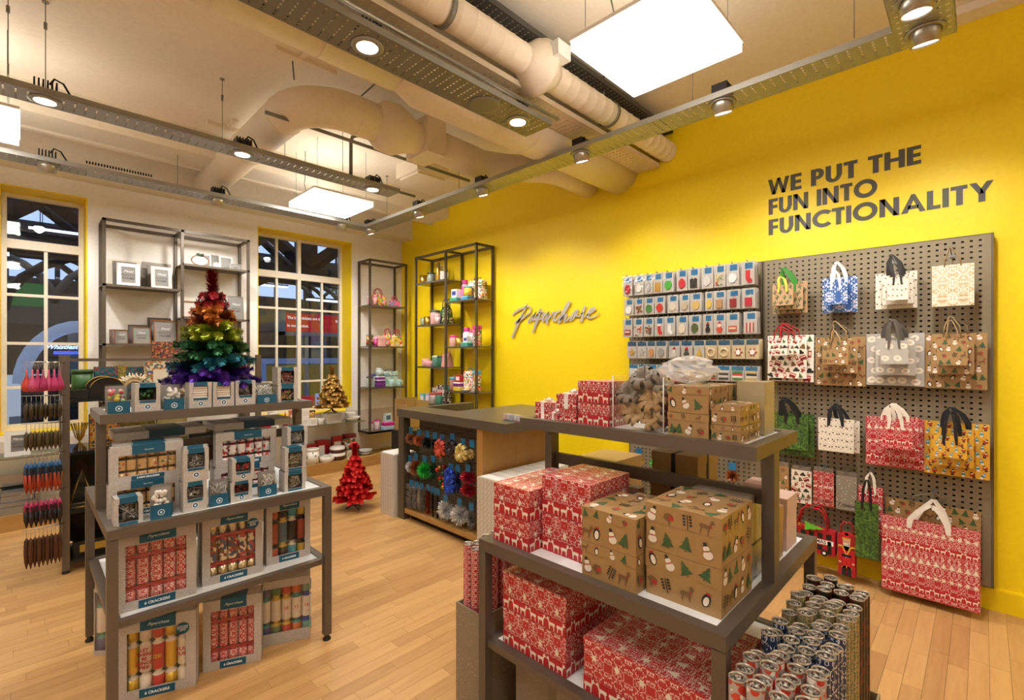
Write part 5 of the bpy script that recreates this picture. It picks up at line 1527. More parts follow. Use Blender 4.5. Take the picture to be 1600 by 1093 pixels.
ROWS = [
 ('top', 2.012, 2.184, [2.281, 2.166, 2.073, 1.991, 1.901, 1.782, 1.687, 1.578, 1.479, 1.387, 1.279], False, [
  ('red pompoms', 'blob', ['#B3161F']), ('cream pompoms', 'blob', ['#DED2C4']), ('silver pompoms', 'blob', ['#A9A6A1']), ('gold pipe cleaners', 'strips', ['#C99A32']), ('bright green sequins', 'blob', ['#3FA535']), ('red ribbon coil', 'blob', ['#C4202A']), ('black ribbon loops', 'strips', ['#1A1A1A']), ('clear sequins', 'blob', ['#C9C6BE']), ('mixed bright beads', 'beads', ['#D8B43A', '#D85A4A', '#E8E0B0', '#7FA84A']), ('white feathers', 'blob', ['#DDE0DE']), ('a red felt mitten', 'sock', ['#C2182A', '#C2182A'])]),
 ('second', 1.838, 1.986, [2.268, 2.166, 2.075, 1.977, 1.863, 1.755, 1.669, 1.549, 1.484, 1.382, 1.274], False, [
  ('white paper shreds', 'blob', ['#E6E4DE']), ('copper bells', 'beads', ['#B5683F', '#8F4A2A']), ('green leaves', 'blob', ['#3F7F35']), ('a red bow and tag', 'blob', ['#C8291F']), ('pale twine', 'blob', ['#CFC6B4']), ('beige twine', 'blob', ['#B8A98C']), ('gold thread', 'blob', ['#C9A95A']), ('yellow gold thread', 'blob', ['#D6B23C']), ('a kraft gift box', 'box', ['#B08758', '#B08758']), ('a dark red book with string', 'box', ['#8E1A20', '#C83A3A']), ('a crimson card box', 'box', ['#B01E34', '#EADFD0'])]),
 ('third', 1.650, 1.812, [2.281, 2.178, 2.079, 1.977, 1.889, 1.782, 1.677, 1.565, 1.484, 1.387, 1.263], False, [
  ('a red van ornament', 'bus', ['#A8222A', '#E8E0D4']), ('red and white stickers', 'beads', ['#D04A3A', '#EADFD0', '#D98A4A']), ('black and red stickers', 'beads', ['#2A2A26', '#B33A32', '#6A7A4A']), ('a red reindeer stocking shape', 'sock', ['#C8202A', '#F0E8E0']), ('white stocking shapes', 'sock', ['#E8E6E2', '#D8D6D2']), ('plain cream tags', 'blob', ['#D9CDB6']), ('a green wreath shape', 'blob', ['#4A5C2E']), ('a black penguin with red hat', 'figure', ['#1E1E20', '#26262A']), ('a red Santa face', 'figure', ['#C8452F', '#EBD2BE']), ('a city bus scene', 'bus', ['#B8503A', '#D8C8A4']), ('a slim red toy soldier', 'strips', ['#C8352F', '#E0D4C8'])]),
 ('fourth', 1.465, 1.610, [2.236, 2.141, 2.046, 1.965, 1.849, 1.744, 1.637, 1.549, 1.45, 1.346, 1.247], True, [
  ('a small gold star', 'star', ['#B8923A']), ('a silver dragonfly', 'star', ['#A9A7A2']), ('a copper acorn', 'blob', ['#C08A52']), ('a silver bird', 'blob', ['#8F8F8C']), ('a snowman with red scarf', 'figure', ['#C9C4BA', '#DAD4CA']), ('a dark knitted snowman', 'figure', ['#3A3F3A', '#5A4A42']), ('a gold wire tree', 'tree', ['#C2A03A']), ('a cream wreath with bow', 'ring', ['#D8C69E', '#EFE8D8']), ('a cream wreath by the snowflakes', 'ring', ['#D8C69E', '#EFE8D8']), ('a red snowflake by the wreaths', 'flake', ['#A83A34', '#EFE8E0']), ('a red snowflake at the row end', 'flake', ['#A83A34', '#EFE8E0'])]),
 ('fifth', 1.295, 1.412, [2.223, 2.128, 2.048, 1.953, 1.849, 1.728, 1.611, 1.509, 1.454, 1.353, 1.254], True, [
  ('white tags', 'bands', ['#E0DDD8']), ('white labels', 'bands', ['#E6E4E0', '#D8D4CC']), ('grey labels', 'bands', ['#B9B4AC']), ('gold labels', 'bands', ['#C9B06A', '#D9C89A']), ('silver labels', 'bands', ['#C4C2BE']), ('yellow ribbon', 'bands', ['#C9A83A']), ('olive ribbon', 'bands', ['#9A8E3A']), ('red striped ribbon', 'bands', ['#B03A32', '#3A6A3A']), ('dark striped ribbon', 'bands', ['#3A3A36', '#C9C4BA']), ('red and green ribbon coils', 'bands', ['#3F7A3A', '#E0D8C8', '#B8322A']), ('gold and black ribbon coils', 'bands', ['#C9A95A', '#E0D8C8', '#2A2A28'])]),
]
for rn, z0, z1, ys, top_, items in ROWS:
    for i, (y, (what, kind, cols)) in enumerate(zip(ys, items)):
        w_ = .092
        if i < 10: w_ = min(.092, (y - ys[i + 1]) - .006)
        card = m_cardtan if rn == 'fourth' and i > 6 else m_packcard
        hook(y - w_ / 2, z1 - .006, 'steel hook of the %s packet place in the %s packet row' % (ORD[i], rn), True)
        fr = packet(y, w_, z0, z1, 'packet of %s, %s packet row on the pegboard' % (what, rn), kind, cols, card, m_hdr if rn != 'fourth' else m_hdrd, top_, 3.742, i * 7 + len(rn))
        bk = None
        for k in range(3):
            lab = 'packet hanging %s behind the packet of %s' % (['directly', 'second', 'third'][k], what)
            if bk is None:
                b = MB(); b.box(0, .004, 0, w_, 0, z1 - z0); b.box(-.0165, 0, .008, w_ - .008, .01, (z1 - z0) * .6)
                bk = tag(b.build('craft_packet', card, None, (3.775, y - w_, z0)), lab, 'packet', 'packets on the pegboard')
            else:
                c_ = bk.copy(); C.objects.link(c_); c_.location.x = 3.775 + .030 * k; c_.location.y += .0025 * k; c_['label'] = lab
# ------------------------------------------------------------------ cracker table
def cracker(parent, x, y, z, L, r, mat, mat2, band, name='cracker'):
    """one paper cracker: barrel, two pinched necks and two flared ends"""
    b = MB(); k = L
    b.lathe([(r * .92, 0), (r, .02 * k), (r, .2 * k)], (x, y, z), 12, 1)
    b.lathe([(r, .2 * k), (r * .45, .25 * k), (r, .30 * k)], (x, y, z), 12, 2, cap=False)
    b.lathe([(r, .30 * k), (r, .70 * k)], (x, y, z), 12, 0, cap=False)
    b.lathe([(r, .70 * k), (r * .45, .75 * k), (r, .80 * k)], (x, y, z), 12, 2, cap=False)
    b.lathe([(r, .80 * k), (r, .98 * k), (r * .92, k)], (x, y, z), 12, 1)
    return b.build(name, [mat, mat2, band], parent)
m_logo = M('#E8EEF0', .4)
def cracker_box(w_, h_, d_, label, crackers, loc, rz=0.0, strip='6 CRACKERS', badge=None, group='cracker boxes', upside=False, win=None, logo=True, words=None):
    """window carton: card walls, framed front, teal bands, single crackers behind a clear film"""
    t = thing('cracker_box', label, 'cracker box', loc, rz, group)
    wx0, wx1, wz0, wz1 = win or (w_ * .13, w_ * .87, h_ * .12, h_ * .84)
    e = .003
    b = MB()
    b.box(0, w_, d_ - e, d_, 0, h_); b.box(0, e, 0, d_, 0, h_); b.box(w_ - e, w_, 0, d_, 0, h_); b.box(0, w_, 0, d_, 0, e); b.box(0, w_, 0, d_, h_ - e, h_)
    b.box(0, wx0, -.001, .002, 0, h_); b.box(wx1, w_, -.001, .002, 0, h_); b.box(wx0, wx1, -.001, .002, 0, wz0); b.box(wx0, wx1, -.001, .002, wz1, h_)
    b.build('carton', m_silver, t)
    plain = wx0 < .01
    b = MB(); b.box(w_ * .29, w_ * .74, -.0022, -.0008, wz1 + h_ * .01, h_ + .0006); b.box(w_ * .29, w_ * .74, -.0022, d_ * .9, h_, h_ + .0012); top = b.build('label_band', m_silver if plain else m_teal, t)
    b = MB(); b.box(w_ * .28, w_ * .73, -.0022, -.0008, .002, wz0 - .004); bot = b.build('label_strip', m_silver if plain else m_teal, t)
    if logo and h_ > .1:
        text(top, 'Paperchase', h_ * .05, m_logo, (w_ * .515, -.0028, (wz1 + h_) / 2), '-y', 0, .5)
        o = text(bot, strip, min(wz0 * .42, w_ * .055), m_logo, (w_ * .505, -.0028, wz0 * .45), '-y', .0006)
    b = MB(); b.box(wx0, wx1, .003, .0034, wz0, wz1); b.build('window_film', m_film2, t)
    n = len(crackers); cw = (wx1 - wx0 + .02) / n
    r = min(cw * .495, (d_ - .010) / 2)
    for i, cr in enumerate(crackers):
        cracker(t, wx0 - .01 + cw * (i + .5), .006 + r, wz0 * .6, (wz1 - wz0 * .6) + .012, r, *cr)
        if words and words[i]:
            o = text(t, words[i][0], words[i][1], words[i][2], (wx0 - .01 + cw * (i + .5), .0035 + .0018, (wz0 + wz1) / 2), '-y', .0005)
    if len(crackers) == 5 and crackers[0][2] is m_rb:
        for q in (.25, .75):
            L_ = (wz1 - wz0 * .6) + .012
            b = MB(); b.box(wx0 - .004, wx1 + .004, .006 + r * .35, .006 + r * .5, wz0 * .6 + L_ * (q - .022), wz0 * .6 + L_ * (q + .022)); b.build('ribbon', m_rb, t)
    if badge:
        b = MB(); b.cyl((wx1 - .012, -.003, wz1 - .018), .026, .0018, 20, 0, 'y'); q = b.build('badge', m_teal, t)
        text(q, badge, .0085, m_logo, (wx1 - .012, -.0036, wz1 - .018), '-y', .0002)
    return t
m_crred = m_redsm
m_rb = M('#A5202A', .4)
m_goldf = M('#D0AE5A', .28, .8)
m_silf = M('#C9B894', .25, .85)
m_busband = blotch('bus_crackers', ['#A83A34', '#3A4A6A', '#D8C8A4', '#7A3A34'], 70, .4)
m_cc = M('#E4D6C0', .5)
m_rr = M('#C02A2C', .4)
m_yy = M('#D8B23C', .3, .6)
RED6 = [(m_crred, m_crred, m_rb)] * 5
GOLD6 = [(m_busband, m_silf, m_rb)] * 5
NUT = [(M('#A8442F', .5), M('#C05A3A', .5), M('#2A2420', .5)), (M('#4F6F78', .5), M('#2C2A28', .5), M('#E0C05A', .5)), (M('#2B2825', .5), M('#4F9AA8', .5), M('#E8DCC0', .5)), (M('#A8442F', .5), M('#C8A43A', .5), M('#2A2420', .5))]
WORDS = [(m_yy, m_yy, m_cc), (m_cc, m_cc, m_cc), (m_rr, m_rr, m_cc), (m_yy, m_yy, m_cc), (m_cc, m_cc, m_cc)]
NUMS = [(m_cc, M('#4B4A78', .5), M('#3F8F88', .5)), (m_cc, M('#4E6E48', .5), M('#D8B23C', .5)), (m_cc, M('#C0392F', .5), M('#D8B23C', .5)), (m_cc, M('#C8642F', .5), M('#3F8F88', .5)), (m_cc, M('#6E9C88', .5), M('#3A4AA8', .5))]
m_minik = blotch('kraft_mini', ['#4A6A3A', '#B8443A', '#C9A066', '#C9A066', '#C9A066', '#E4D8C4'], 70, .5, '#C49C62', .38)
m_minis = blotch('santa_mini', ['#C0322E', '#F0E8E0', '#F0E8E0', '#C8C4BE'], 75, .4)
MINIK = [(m_minik, m_minik, M('#4A3A28', .6))] * 6
MINIS = [(m_minis, m_minis, M('#8E1E28', .5))] * 6
mr = M('#C02A2C', .5)
# lower deck
cracker_box(.285, .325, .062, 'silver box of red reindeer crackers on the cracker table lower deck', RED6, (.268, 2.555, ZL), -.10)
cracker_box(.255, .318, .062, 'silver box of gold bus crackers in the middle of the lower deck', GOLD6, (.585, 2.575, ZL), -.10, badge='CONTAINS\nMAGIC\nTRICKS')
cracker_box(.215, .315, .062, 'silver box of toy soldier crackers at the lower deck end', NUT, (.872, 2.60, ZL), -.10)
cracker_box(.285, .325, .05, 'silver box with orange end panel behind the red crackers box', RED6, (.275, 2.675, ZL), -.05)
cracker_box(.25, .32, .05, 'second silver box standing behind the gold bus crackers', GOLD6, (.60, 2.685, ZL), -.05)
# on the floor
cracker_box(.29, .345, .075, 'silver box of gold and cream slogan crackers standing on the floor', WORDS, (.285, 2.655, 0), -.38, badge='CONTAINS\nCULINARY\nGIFTS', words=[None, ('LET\nTHERE\nBE\nMINCE\nPIES!', .019, mr), ('IZE!', .02, m_yy), None, ('YULE\nFUEL', .022, mr)])
cracker_box(.245, .33, .09, 'silver box of red reindeer crackers standing on the floor', RED6, (.60, 2.625, 0), -.40)
cracker_box(.23, .33, .09, 'clear-topped box of numbered crackers on the floor by the table leg', NUMS, (.86, 2.635, 0), -.40, win=(.004, .226, .06, .29), logo=False, words=[None, None, ('10', .022, mr), ('11', .022, mr), ('12', .022, mr)])
cracker_box(.24, .33, .07, 'box of purple-ended crackers on the floor beyond the table corner', NUMS, (.255, 3.17, 0), -.75, win=(.004, .236, .02, .31), logo=False)
# main deck: mini cracker boxes
cracker_box(.262, .150, .05, 'lower mini cracker box turned upside down behind the wire ornament', MINIK, (.256, 2.628, ZD), 0, '8 MINI CRACKERS', win=(.03, .235, .028, .118))
cracker_box(.262, .150, .05, 'upper mini kraft cracker box with fir tree crackers', MINIK, (.262, 2.640, ZD + .1505), 0, '8 MINI CRACKERS', win=(.03, .235, .024, .112))
for k in range(3):
    cracker_box(.262, .150, .042, 'mini cracker box %s behind the lower front one' % ['directly', 'second', 'third'][k], MINIK, (.27 + .004 * k, 2.684 + .0455 * k, ZD), 0, '8 MINI CRACKERS', win=(.03, .235, .028, .118), logo=False)
    cracker_box(.262, .150, .042, 'mini cracker box %s behind the upper front one' % ['directly', 'second', 'third'][k], MINIK, (.274 + .004 * k, 2.696 + .0455 * k, ZD + .1505), 0, '8 MINI CRACKERS', win=(.03, .235, .024, .112), logo=False)
cracker_box(.285, .128, .05, 'mini cracker box under the red Santa mini crackers', MINIS, (.675, 2.74, ZD), 0, '8 MINI CRACKERS', win=(.03, .255, .022, .10), logo=False)
cracker_box(.288, .172, .05, 'mini cracker box with red Santa crackers', MINIS, (.683, 2.745, ZD + .1285), 0, '8 MINI CRACKERS', win=(.03, .258, .032, .132))
for k in range(2):
    cracker_box(.285, .150, .042, 'mini cracker box %s behind the Santa ones' % ['directly', 'second'][k], MINIS, (.69, 2.798 + .045 * k, ZD), 0, '8 MINI CRACKERS', win=(.03, .255, .022, .11), logo=False)
for k, (x0, x1) in enumerate(((.30, .66), (.70, 1.09))):
    t = thing('cracker_box', 'flat cracker box lying under the riser shelf, %s' % ['window side', 'counter side'][k], 'cracker box', (x0, 2.98, 1.101), group='cracker boxes')
    b = MB(); b.box(0, x1 - x0, -.15, .09, 0, .035); b.build('carton', m_silver, t)
    b = MB(); b.box((x1 - x0) * .35, (x1 - x0) * .75, -.1512, .091, -.0, .0358); b.build('label_band', m_teald, t)

# ornament boxes and pouches -----------------------------------------
def badge(parent, x, y, z, r=.0125):
    b = MB(); b.cyl((x, y - .0006, z), r, .0006, 18, 0, 'y'); q = b.build('seal', m_logo, parent)
    b = MB(); b.lathe([(r * .35, 0), (r * .78, 0)], (x, y - .0009, z), 18, 0, 'y', False, False); b.build('seal_ring', m_teal, q)
def tangle(b, x0, x1, y0, y1, z0, z1, n, seed, r=.0013, mi=0):
    q = random.Random(seed)
    for k in range(n):
        p = [(q.uniform(x0, x1), q.uniform(y0, y1), q.uniform(z0, z1)) for _ in range(3)]
        b.tube(p, r, 4, mi if isinstance(mi, int) else mi[k % len(mi)])
def balls(b, x0, x1, y0, y1, z0, z1, n, seed, r, nm=1):
    q = random.Random(seed)
    for k in range(n):
        b.ball((q.uniform(x0 + r, x1 - r), q.uniform(y0 + r, max(y0 + r + .001, y1 - r)), q.uniform(z0 + r, z1 - r)), r * q.uniform(.8, 1.1), 8, k % nm)
def orn_box(loc, w_, h_, d_, label, style, fill, cols, seed=0, group='ornament boxes', name='ornament_box'):
    t = thing(name, label, 'ornament box', loc, 0, group)
    mats = [M(c_, .45) for c_ in cols]
    if style == 'card':        # silver carton with a window in its upper part
        wz0, wz1 = h_ * .42, h_ * .86
        if fill == 'low': wz0, wz1 = h_ * .12, h_ * .80
        wx0, wx1 = w_ * .16, w_ * .84
        b = MB(); e = .002
        b.box(0, w_, d_ - e, d_, 0, h_); b.box(0, e, 0, d_, 0, h_); b.box(w_ - e, w_, 0, d_, 0, h_); b.box(0, w_, 0, d_, 0, e); b.box(0, w_, 0, d_, h_ - e, h_)
        b.box(0, wx0, -.001, .001, 0, h_); b.box(wx1, w_, -.001, .001, 0, h_); b.box(wx0, wx1, -.001, .001, 0, wz0); b.box(wx0, wx1, -.001, .001, wz1, h_)
        b.build('carton', m_silver, t)
        b = MB(); b.box(wx0 + .003, wx1 - .003, -.0018, -.0008, wz1, h_ + .0005); b.box(wx0 + .003, wx1 - .003, -.0018, d_ * .9, h_, h_ + .001); b.build('label_band', m_teal, t)
        b = MB(); b.box(wx0 + .002, wx1 - .002, -.0018, -.0008, wz0 - .012, wz0 - .001); b.build('label_line', m_teal, t)
        b = MB(); b.box(wx0, wx1, d_ * .8, d_ * .82, wz0, wz1); b.build('inner_card', M('#57524C', .7), t)
        if fill != 'low': badge(t, w_ * .5, -.001, h_ * .2)
        fx = (wx0, wx1, .004, d_ * .75, wz0, wz1)
    else:                      # clear acetate box or pouch with a teal card at its foot
        b = MB(); b.box(0, w_, 0, d_, 0, h_); b.build('clear_shell', m_film2, t)
        b = MB(); b.box(.002, w_ - .002, -.0012, .0004, 0, h_ * .45); lb = b.build('label_card', m_teal if seed % 2 else m_teald, t)
        badge(t, w_ * .5, -.0014, h_ * .2)
        b = MB(); b.box(.003, w_ - .003, d_ - .004, d_ - .002, .002, h_ * .95); b.build('back_card', M('#8F8A83', .6), t)
        fx = (.004, w_ - .004, .003, d_ - .006, h_ * .12, h_ * .9)
    b = MB()
    if fill == 'balls': balls(b, *fx, 26, seed, .0095, len(mats))
    elif fill == 'wires' or fill == 'low': tangle(b, *fx, 46, seed, .0018, list(range(len(mats))))
    elif fill == 'mix': balls(b, *fx, 12, seed, .009, len(mats)); tangle(b, *fx, 14, seed, .001, len(mats) - 1)
    elif fill == 'slabs':
        for k in range(5): b.box(fx[0] + .002, fx[1] - .002, fx[2], fx[3] * .8, fx[4] + (fx[5] - fx[4]) * k / 5, fx[4] + (fx[5] - fx[4]) * (k + .8) / 5, k % len(mats))
    b.build('contents', mats, t)
    return t
YR = 2.724
orn_box((.262, YR, ZR), .082, .128, .10, 'clear box of multicoloured pompoms at the window end of the riser', 'clear', 'balls', ['#B83A8A', '#D8C83A', '#C83A4A', '#8AB87A', '#D88AA0', '#CFC8BA'], 1)
orn_box((.358, YR, ZR), .094, .132, .10, 'silver box with green baubles in its window, second on the riser', 'card', 'balls', ['#2E5A34', '#3A6A3A', '#264A2C'], 2)
orn_box((.464, YR, ZR), .084, .125, .10, 'clear box of white bobble lights, third on the riser', 'clear', 'balls', ['#E8E4DC', '#D8D4CC'], 3)
orn_box((.566, YR, ZR), .094, .128, .09, 'silver box showing folded cream felt, beside the white bobbles', 'card', 'slabs', ['#E4D8CA', '#D8CABA'], 4)
orn_box((.666, YR, ZR), .094, .126, .09, 'silver box showing folded cream felt, beside the white pompom', 'card', 'slabs', ['#E4D8CA', '#D8CABA'], 5)
orn_box((.766, YR, ZR), .094, .13, .09, 'silver box showing one large white pompom on dark card', 'card', 'mix', ['#E9E7E2', '#DAD8D2'], 6)
orn_box((.866, YR, ZR), .10, .115, .10, 'clear box of frosted white threads on the riser', 'clear', 'wires', ['#D8D5CE', '#C4C0B8', '#E8E6E0'], 7)
orn_box((.973, YR, ZR), .10, .095, .08, 'lower silver box of bright bead lights at the riser end', 'card', 'low', ['#C9A8A0', '#8AB04A', '#C84A8A', '#D8C84A'], 8)
orn_box((.971, YR, ZR + .0962), .104, .098, .08, 'upper silver box of red bead lights at the riser end', 'card', 'low', ['#A83A34', '#7A6A60', '#C8C0B8'], 9)
YD = 2.505
orn_box((.262, YD, ZD), .095, .113, .075, 'silver box of bare wire lights at the front corner of the main deck', 'card', 'low', ['#D8D4CC', '#A8A49C', '#8A867E'], 11)
for k in range(4):
    orn_box((.380 + .006 * k, YD + .001 + .024 * k, ZD), .078, .135, .022, 'clear pouch of white pompoms%s' % ['', ' directly behind the first', ' third from the deck edge', ' last of its row'][k] if k else 'front clear pouch of white pompoms near the deck corner', 'clear', 'balls', ['#E8E4DA', '#DCD6CA'], 21, name='ornament_pouch')
orn_box((.500, YD + .01, ZD), .090, .132, .07, 'lower silver box with a white egg-shaped light on dark card', 'card', 'mix', ['#4A4640', '#C9C4BA'], 31)
orn_box((.500, YD + .01, ZD + .1332), .098, .145, .03, 'upper silver box with looped white light string on dark card', 'card', 'wires', ['#A8A49C', '#5A564E'], 32)
for k in range(3):
    orn_box((.505 + .006 * k, YD + .043 + .026 * k, ZD + .1332), .098, .145 , .022, 'silver light box %s behind the upper light string box' % ['directly', 'second', 'third'][k], 'card', 'wires', ['#A8A49C', '#5A564E'], 33)
    orn_box((.503 + .006 * k, YD + .083 + .026 * k, ZD), .095, .132 , .022, 'silver light box %s behind the lower egg light box' % ['directly', 'second', 'third'][k], 'card', 'wires', ['#A8A49C', '#5A564E'], 34)
for k in range(2):
    orn_box((.603 + .004 * k, YD + .02 + .024 * k, ZD), .080, .12, .022, ['clear pouch of fine silver lights beside the egg light box', 'clear pouch just behind the fine silver lights'][k], 'clear', 'wires', ['#C9C6BE', '#A8A49A'], 41, name='ornament_pouch')
orn_box((.690, YD + .02, ZD), .092, .096, .07, 'lower silver box of red berry lights', 'card', 'mix', ['#A8202A', '#8E1820', '#6A5A50'], 51)
orn_box((.696, YD + .02, ZD + .0972), .096, .104, .035, 'upper silver box of red berry lights', 'card', 'mix', ['#A8202A', '#8E1820', '#6A5A50'], 52)
for k in range(2):
    orn_box((.700, YD + .058 + .024 * k, ZD + .0972), .096, .104, .022, 'silver berry light box %s behind the upper one' % ['directly', 'second'][k], 'card', 'mix', ['#A8202A', '#6A5A50'], 53)
orn_box((.702, YD + .093, ZD), .096, .0965, .04, 'silver berry light box behind the lower one', 'card', 'mix', ['#A8202A', '#6A5A50'], 54)
for k in range(2):
    orn_box((.814 + .004 * k, YD + .02 + .024 * k, ZD), .084, .122, .022, ['clear pouch of pearl lights between the berry and brown twig boxes', 'clear pouch just behind the pearl lights'][k], 'clear', 'wires', ['#CFCBC0', '#B8B4A8'], 61 + 0 * k, name='ornament_pouch')
orn_box((.935, YD + .025, ZD), .105, .102, .075, 'lower silver box of brown twig lights at the deck end', 'card', 'low', ['#A8967A', '#8A7A5E', '#D0C4A8'], 71)
orn_box((.937, YD + .025, ZD + .1032), .103, .118, .035, 'upper silver box of brown twig lights at the deck end', 'card', 'low', ['#A8967A', '#8A7A5E', '#D0C4A8'], 72)
orn_box((.941, YD + .063, ZD + .1032), .103, .118, .035, 'silver twig light box tucked behind the upper one', 'card', 'low', ['#8A7A58', '#B8AC90'], 73)
orn_box((.995, 2.66, ZD), .105, .10, .08, 'silver box lowest in the rear stack at the deck end', 'card', 'low', ['#A8A49C', '#C4C0B8'], 74)
orn_box((.995, 2.66, ZD + .101), .105, .10, .08, 'silver box second in the rear stack at the deck end', 'card', 'low', ['#A8A49C', '#C4C0B8'], 75)
orn_box((.998, 2.66, ZD + .202), .107, .105, .08, 'silver wire light box on top of the rear stack at the deck end', 'card', 'low', ['#B8B4AC', '#D0CCC4'], 76)

# ------------------------------------------------------------------ tinsel trees
def foil(name, col, rough=.3, metal=.6):
    t = NT(name); v = t.coord(); n = t.noise(v, 90, 2)
    c_ = lin(col); lo = tuple(x * .55 for x in c_[:3]) + (1,); hi = tuple(min(1, x * 1.5 + .02) for x in c_[:3]) + (1,)
    t.base(t.mix(n, lo, hi), rough, metal); return t.m
def tinsel_mesh(name, pts, nl, n, mat, seed, wd=.0022, taper=True):
    """a wired branch with foil needles standing out all round it"""
    q = random.Random(seed)
    vs, fs = [], []
    P_ = [Vector(p) for p in pts]
    seg = len(P_) - 1
    for k in range(n):
        u = q.random() * seg; i = min(int(u), seg - 1); f = u - i
        p = P_[i].lerp(P_[i + 1], f); d = (P_[i + 1] - P_[i]).normalized()
        v = Vector((q.gauss(0, 1), q.gauss(0, 1), q.gauss(0, 1))); v -= d * v.dot(d)
        v.normalize(); v = (v + d * .45).normalized()
        l = nl * q.uniform(.75, 1.1) * (1 - .35 * u / seg if taper else 1)
        s_ = v.cross(d).normalized() * wd
        o = len(vs); vs += [p - s_, p + s_, p + v * l + s_ * .8, p + v * l - s_ * .8]; fs.append((o, o + 1, o + 2, o + 3))
    me = bpy.data.meshes.new(name); me.from_pydata(vs, [], fs); me.materials.append(mat); me.update()
    return me
def tinsel_tree(loc, label, H0, R0, tiers, needle, mats, stand, seed=1, topn=.1, density=170, wd=.002, nb=9, droop=-.1, z0f=.17, pw=.85, rise=.16):
    t = thing('tinsel_tree', label, 'christmas tree', loc)
    b = MB(); b.cyl((0, 0, .02), .006, H0 - .04, 8); b.build('trunk', M('#1E2A1E', .6), t)
    b = MB()
    for k in range(3 if stand == 'tripod' else 0):
        a = 2 * PI * k / 3 + .5
        b.tube([(0, 0, H0 * .12), (.02 * math.cos(a), .02 * math.sin(a), .035), (R0 * .45 * math.cos(a), R0 * .45 * math.sin(a), .006)], .006, 6)
    if stand == 'block': b.lathe([(.05, 0), (.05, .012), (.02, .03), (.012, .05)], n=16)
    b.build('stand', m_black, t)
    z0 = H0 * z0f
    n = len(tiers)
    for i in range(n):
        f = i / n
        z = z0 + (H0 * (1 - topn) - z0) * f
        L = R0 * (1 - f) ** pw * (1.0 if i % 2 == 0 else .88) + .015
        q = random.Random(seed * 50 + i)
        k_ = max(5, int(nb * (1 - .4 * f)))
        rs = rise * (.4 + .9 * f)
        mes = []
        for m_ in range(2):
            me = tinsel_mesh('tinsel_branch', [(.004, 0, 0), (L * .5, 0, L * rs * .6), (L, 0, L * (rs + droop))], needle, int(density * (L / R0) + 60), mats[tiers[i]], seed * 9 + i * 2 + m_, wd)
            side = tinsel_mesh('side_twig', [(L * .45, 0, L * rs * .5), (L * .82, (m_ - .5) * L * .55, L * rs)], needle * .85, int(density * .5 * (L / R0) + 20), mats[tiers[i]], seed * 9 + i + m_, wd)
            mes.append((me, side))
        for k in range(k_):
            me, side = mes[k % 2]
            o = link('branch', me, t, (0, 0, z + q.uniform(-.5, .5) * H0 * .03), (0, q.uniform(-.12, .12), 2 * PI * (k + (.5 if i % 2 else 0)) / k_ + q.uniform(-.15, .15)))
            if i < n * .75: link('side_twig', side, o)
    me = tinsel_mesh('tinsel_leader', [(0, 0, H0 * (1 - topn * 1.6)), (0, 0, H0)], needle * 1.0, density * 3, mats[tiers[-1]], seed + 99, wd, False)
    link('leader', me, t)
    return t
mt_ = [foil('foil_purple', '#4A1C9A'), foil('foil_teal', '#13667E'), foil('foil_green', '#145A32'), foil('foil_lime', '#8A9A1C'), foil('foil_orange', '#B8641C'), foil('foil_red', '#9A1428')]
tinsel_tree((.713, 2.93, ZR), 'rainbow tinsel christmas tree on the cracker table riser', .70, .215, [0, 0, 1, 2, 2, 3, 3, 4, 4, 5, 5], .036, mt_, 'block', 3, .13, 420, .0024, 12, -.02, .17, .72, .14)
m_redfoil = foil('foil_scarlet', '#F0101C', .45, .1)
tinsel_tree((2.27, 4.36, 0), 'bright red tinsel christmas tree on the floor beside the counter', .63, .185, [0] * 10, .034, [m_redfoil], 'tripod', 5, .17, 420, .0042, 11, .0, .17, .85, .2)
m_goldfoil = foil('foil_gold', '#E2AE5C', .4, .35)
tinsel_tree((2.80, 5.98, .745), 'small gold tinsel christmas tree on a pale box by the second window', .59, .20, [0] * 11, .030, [m_goldfoil], 'tripod', 7, .15, 420, .0042, 12, .0, .14, .8, .2)
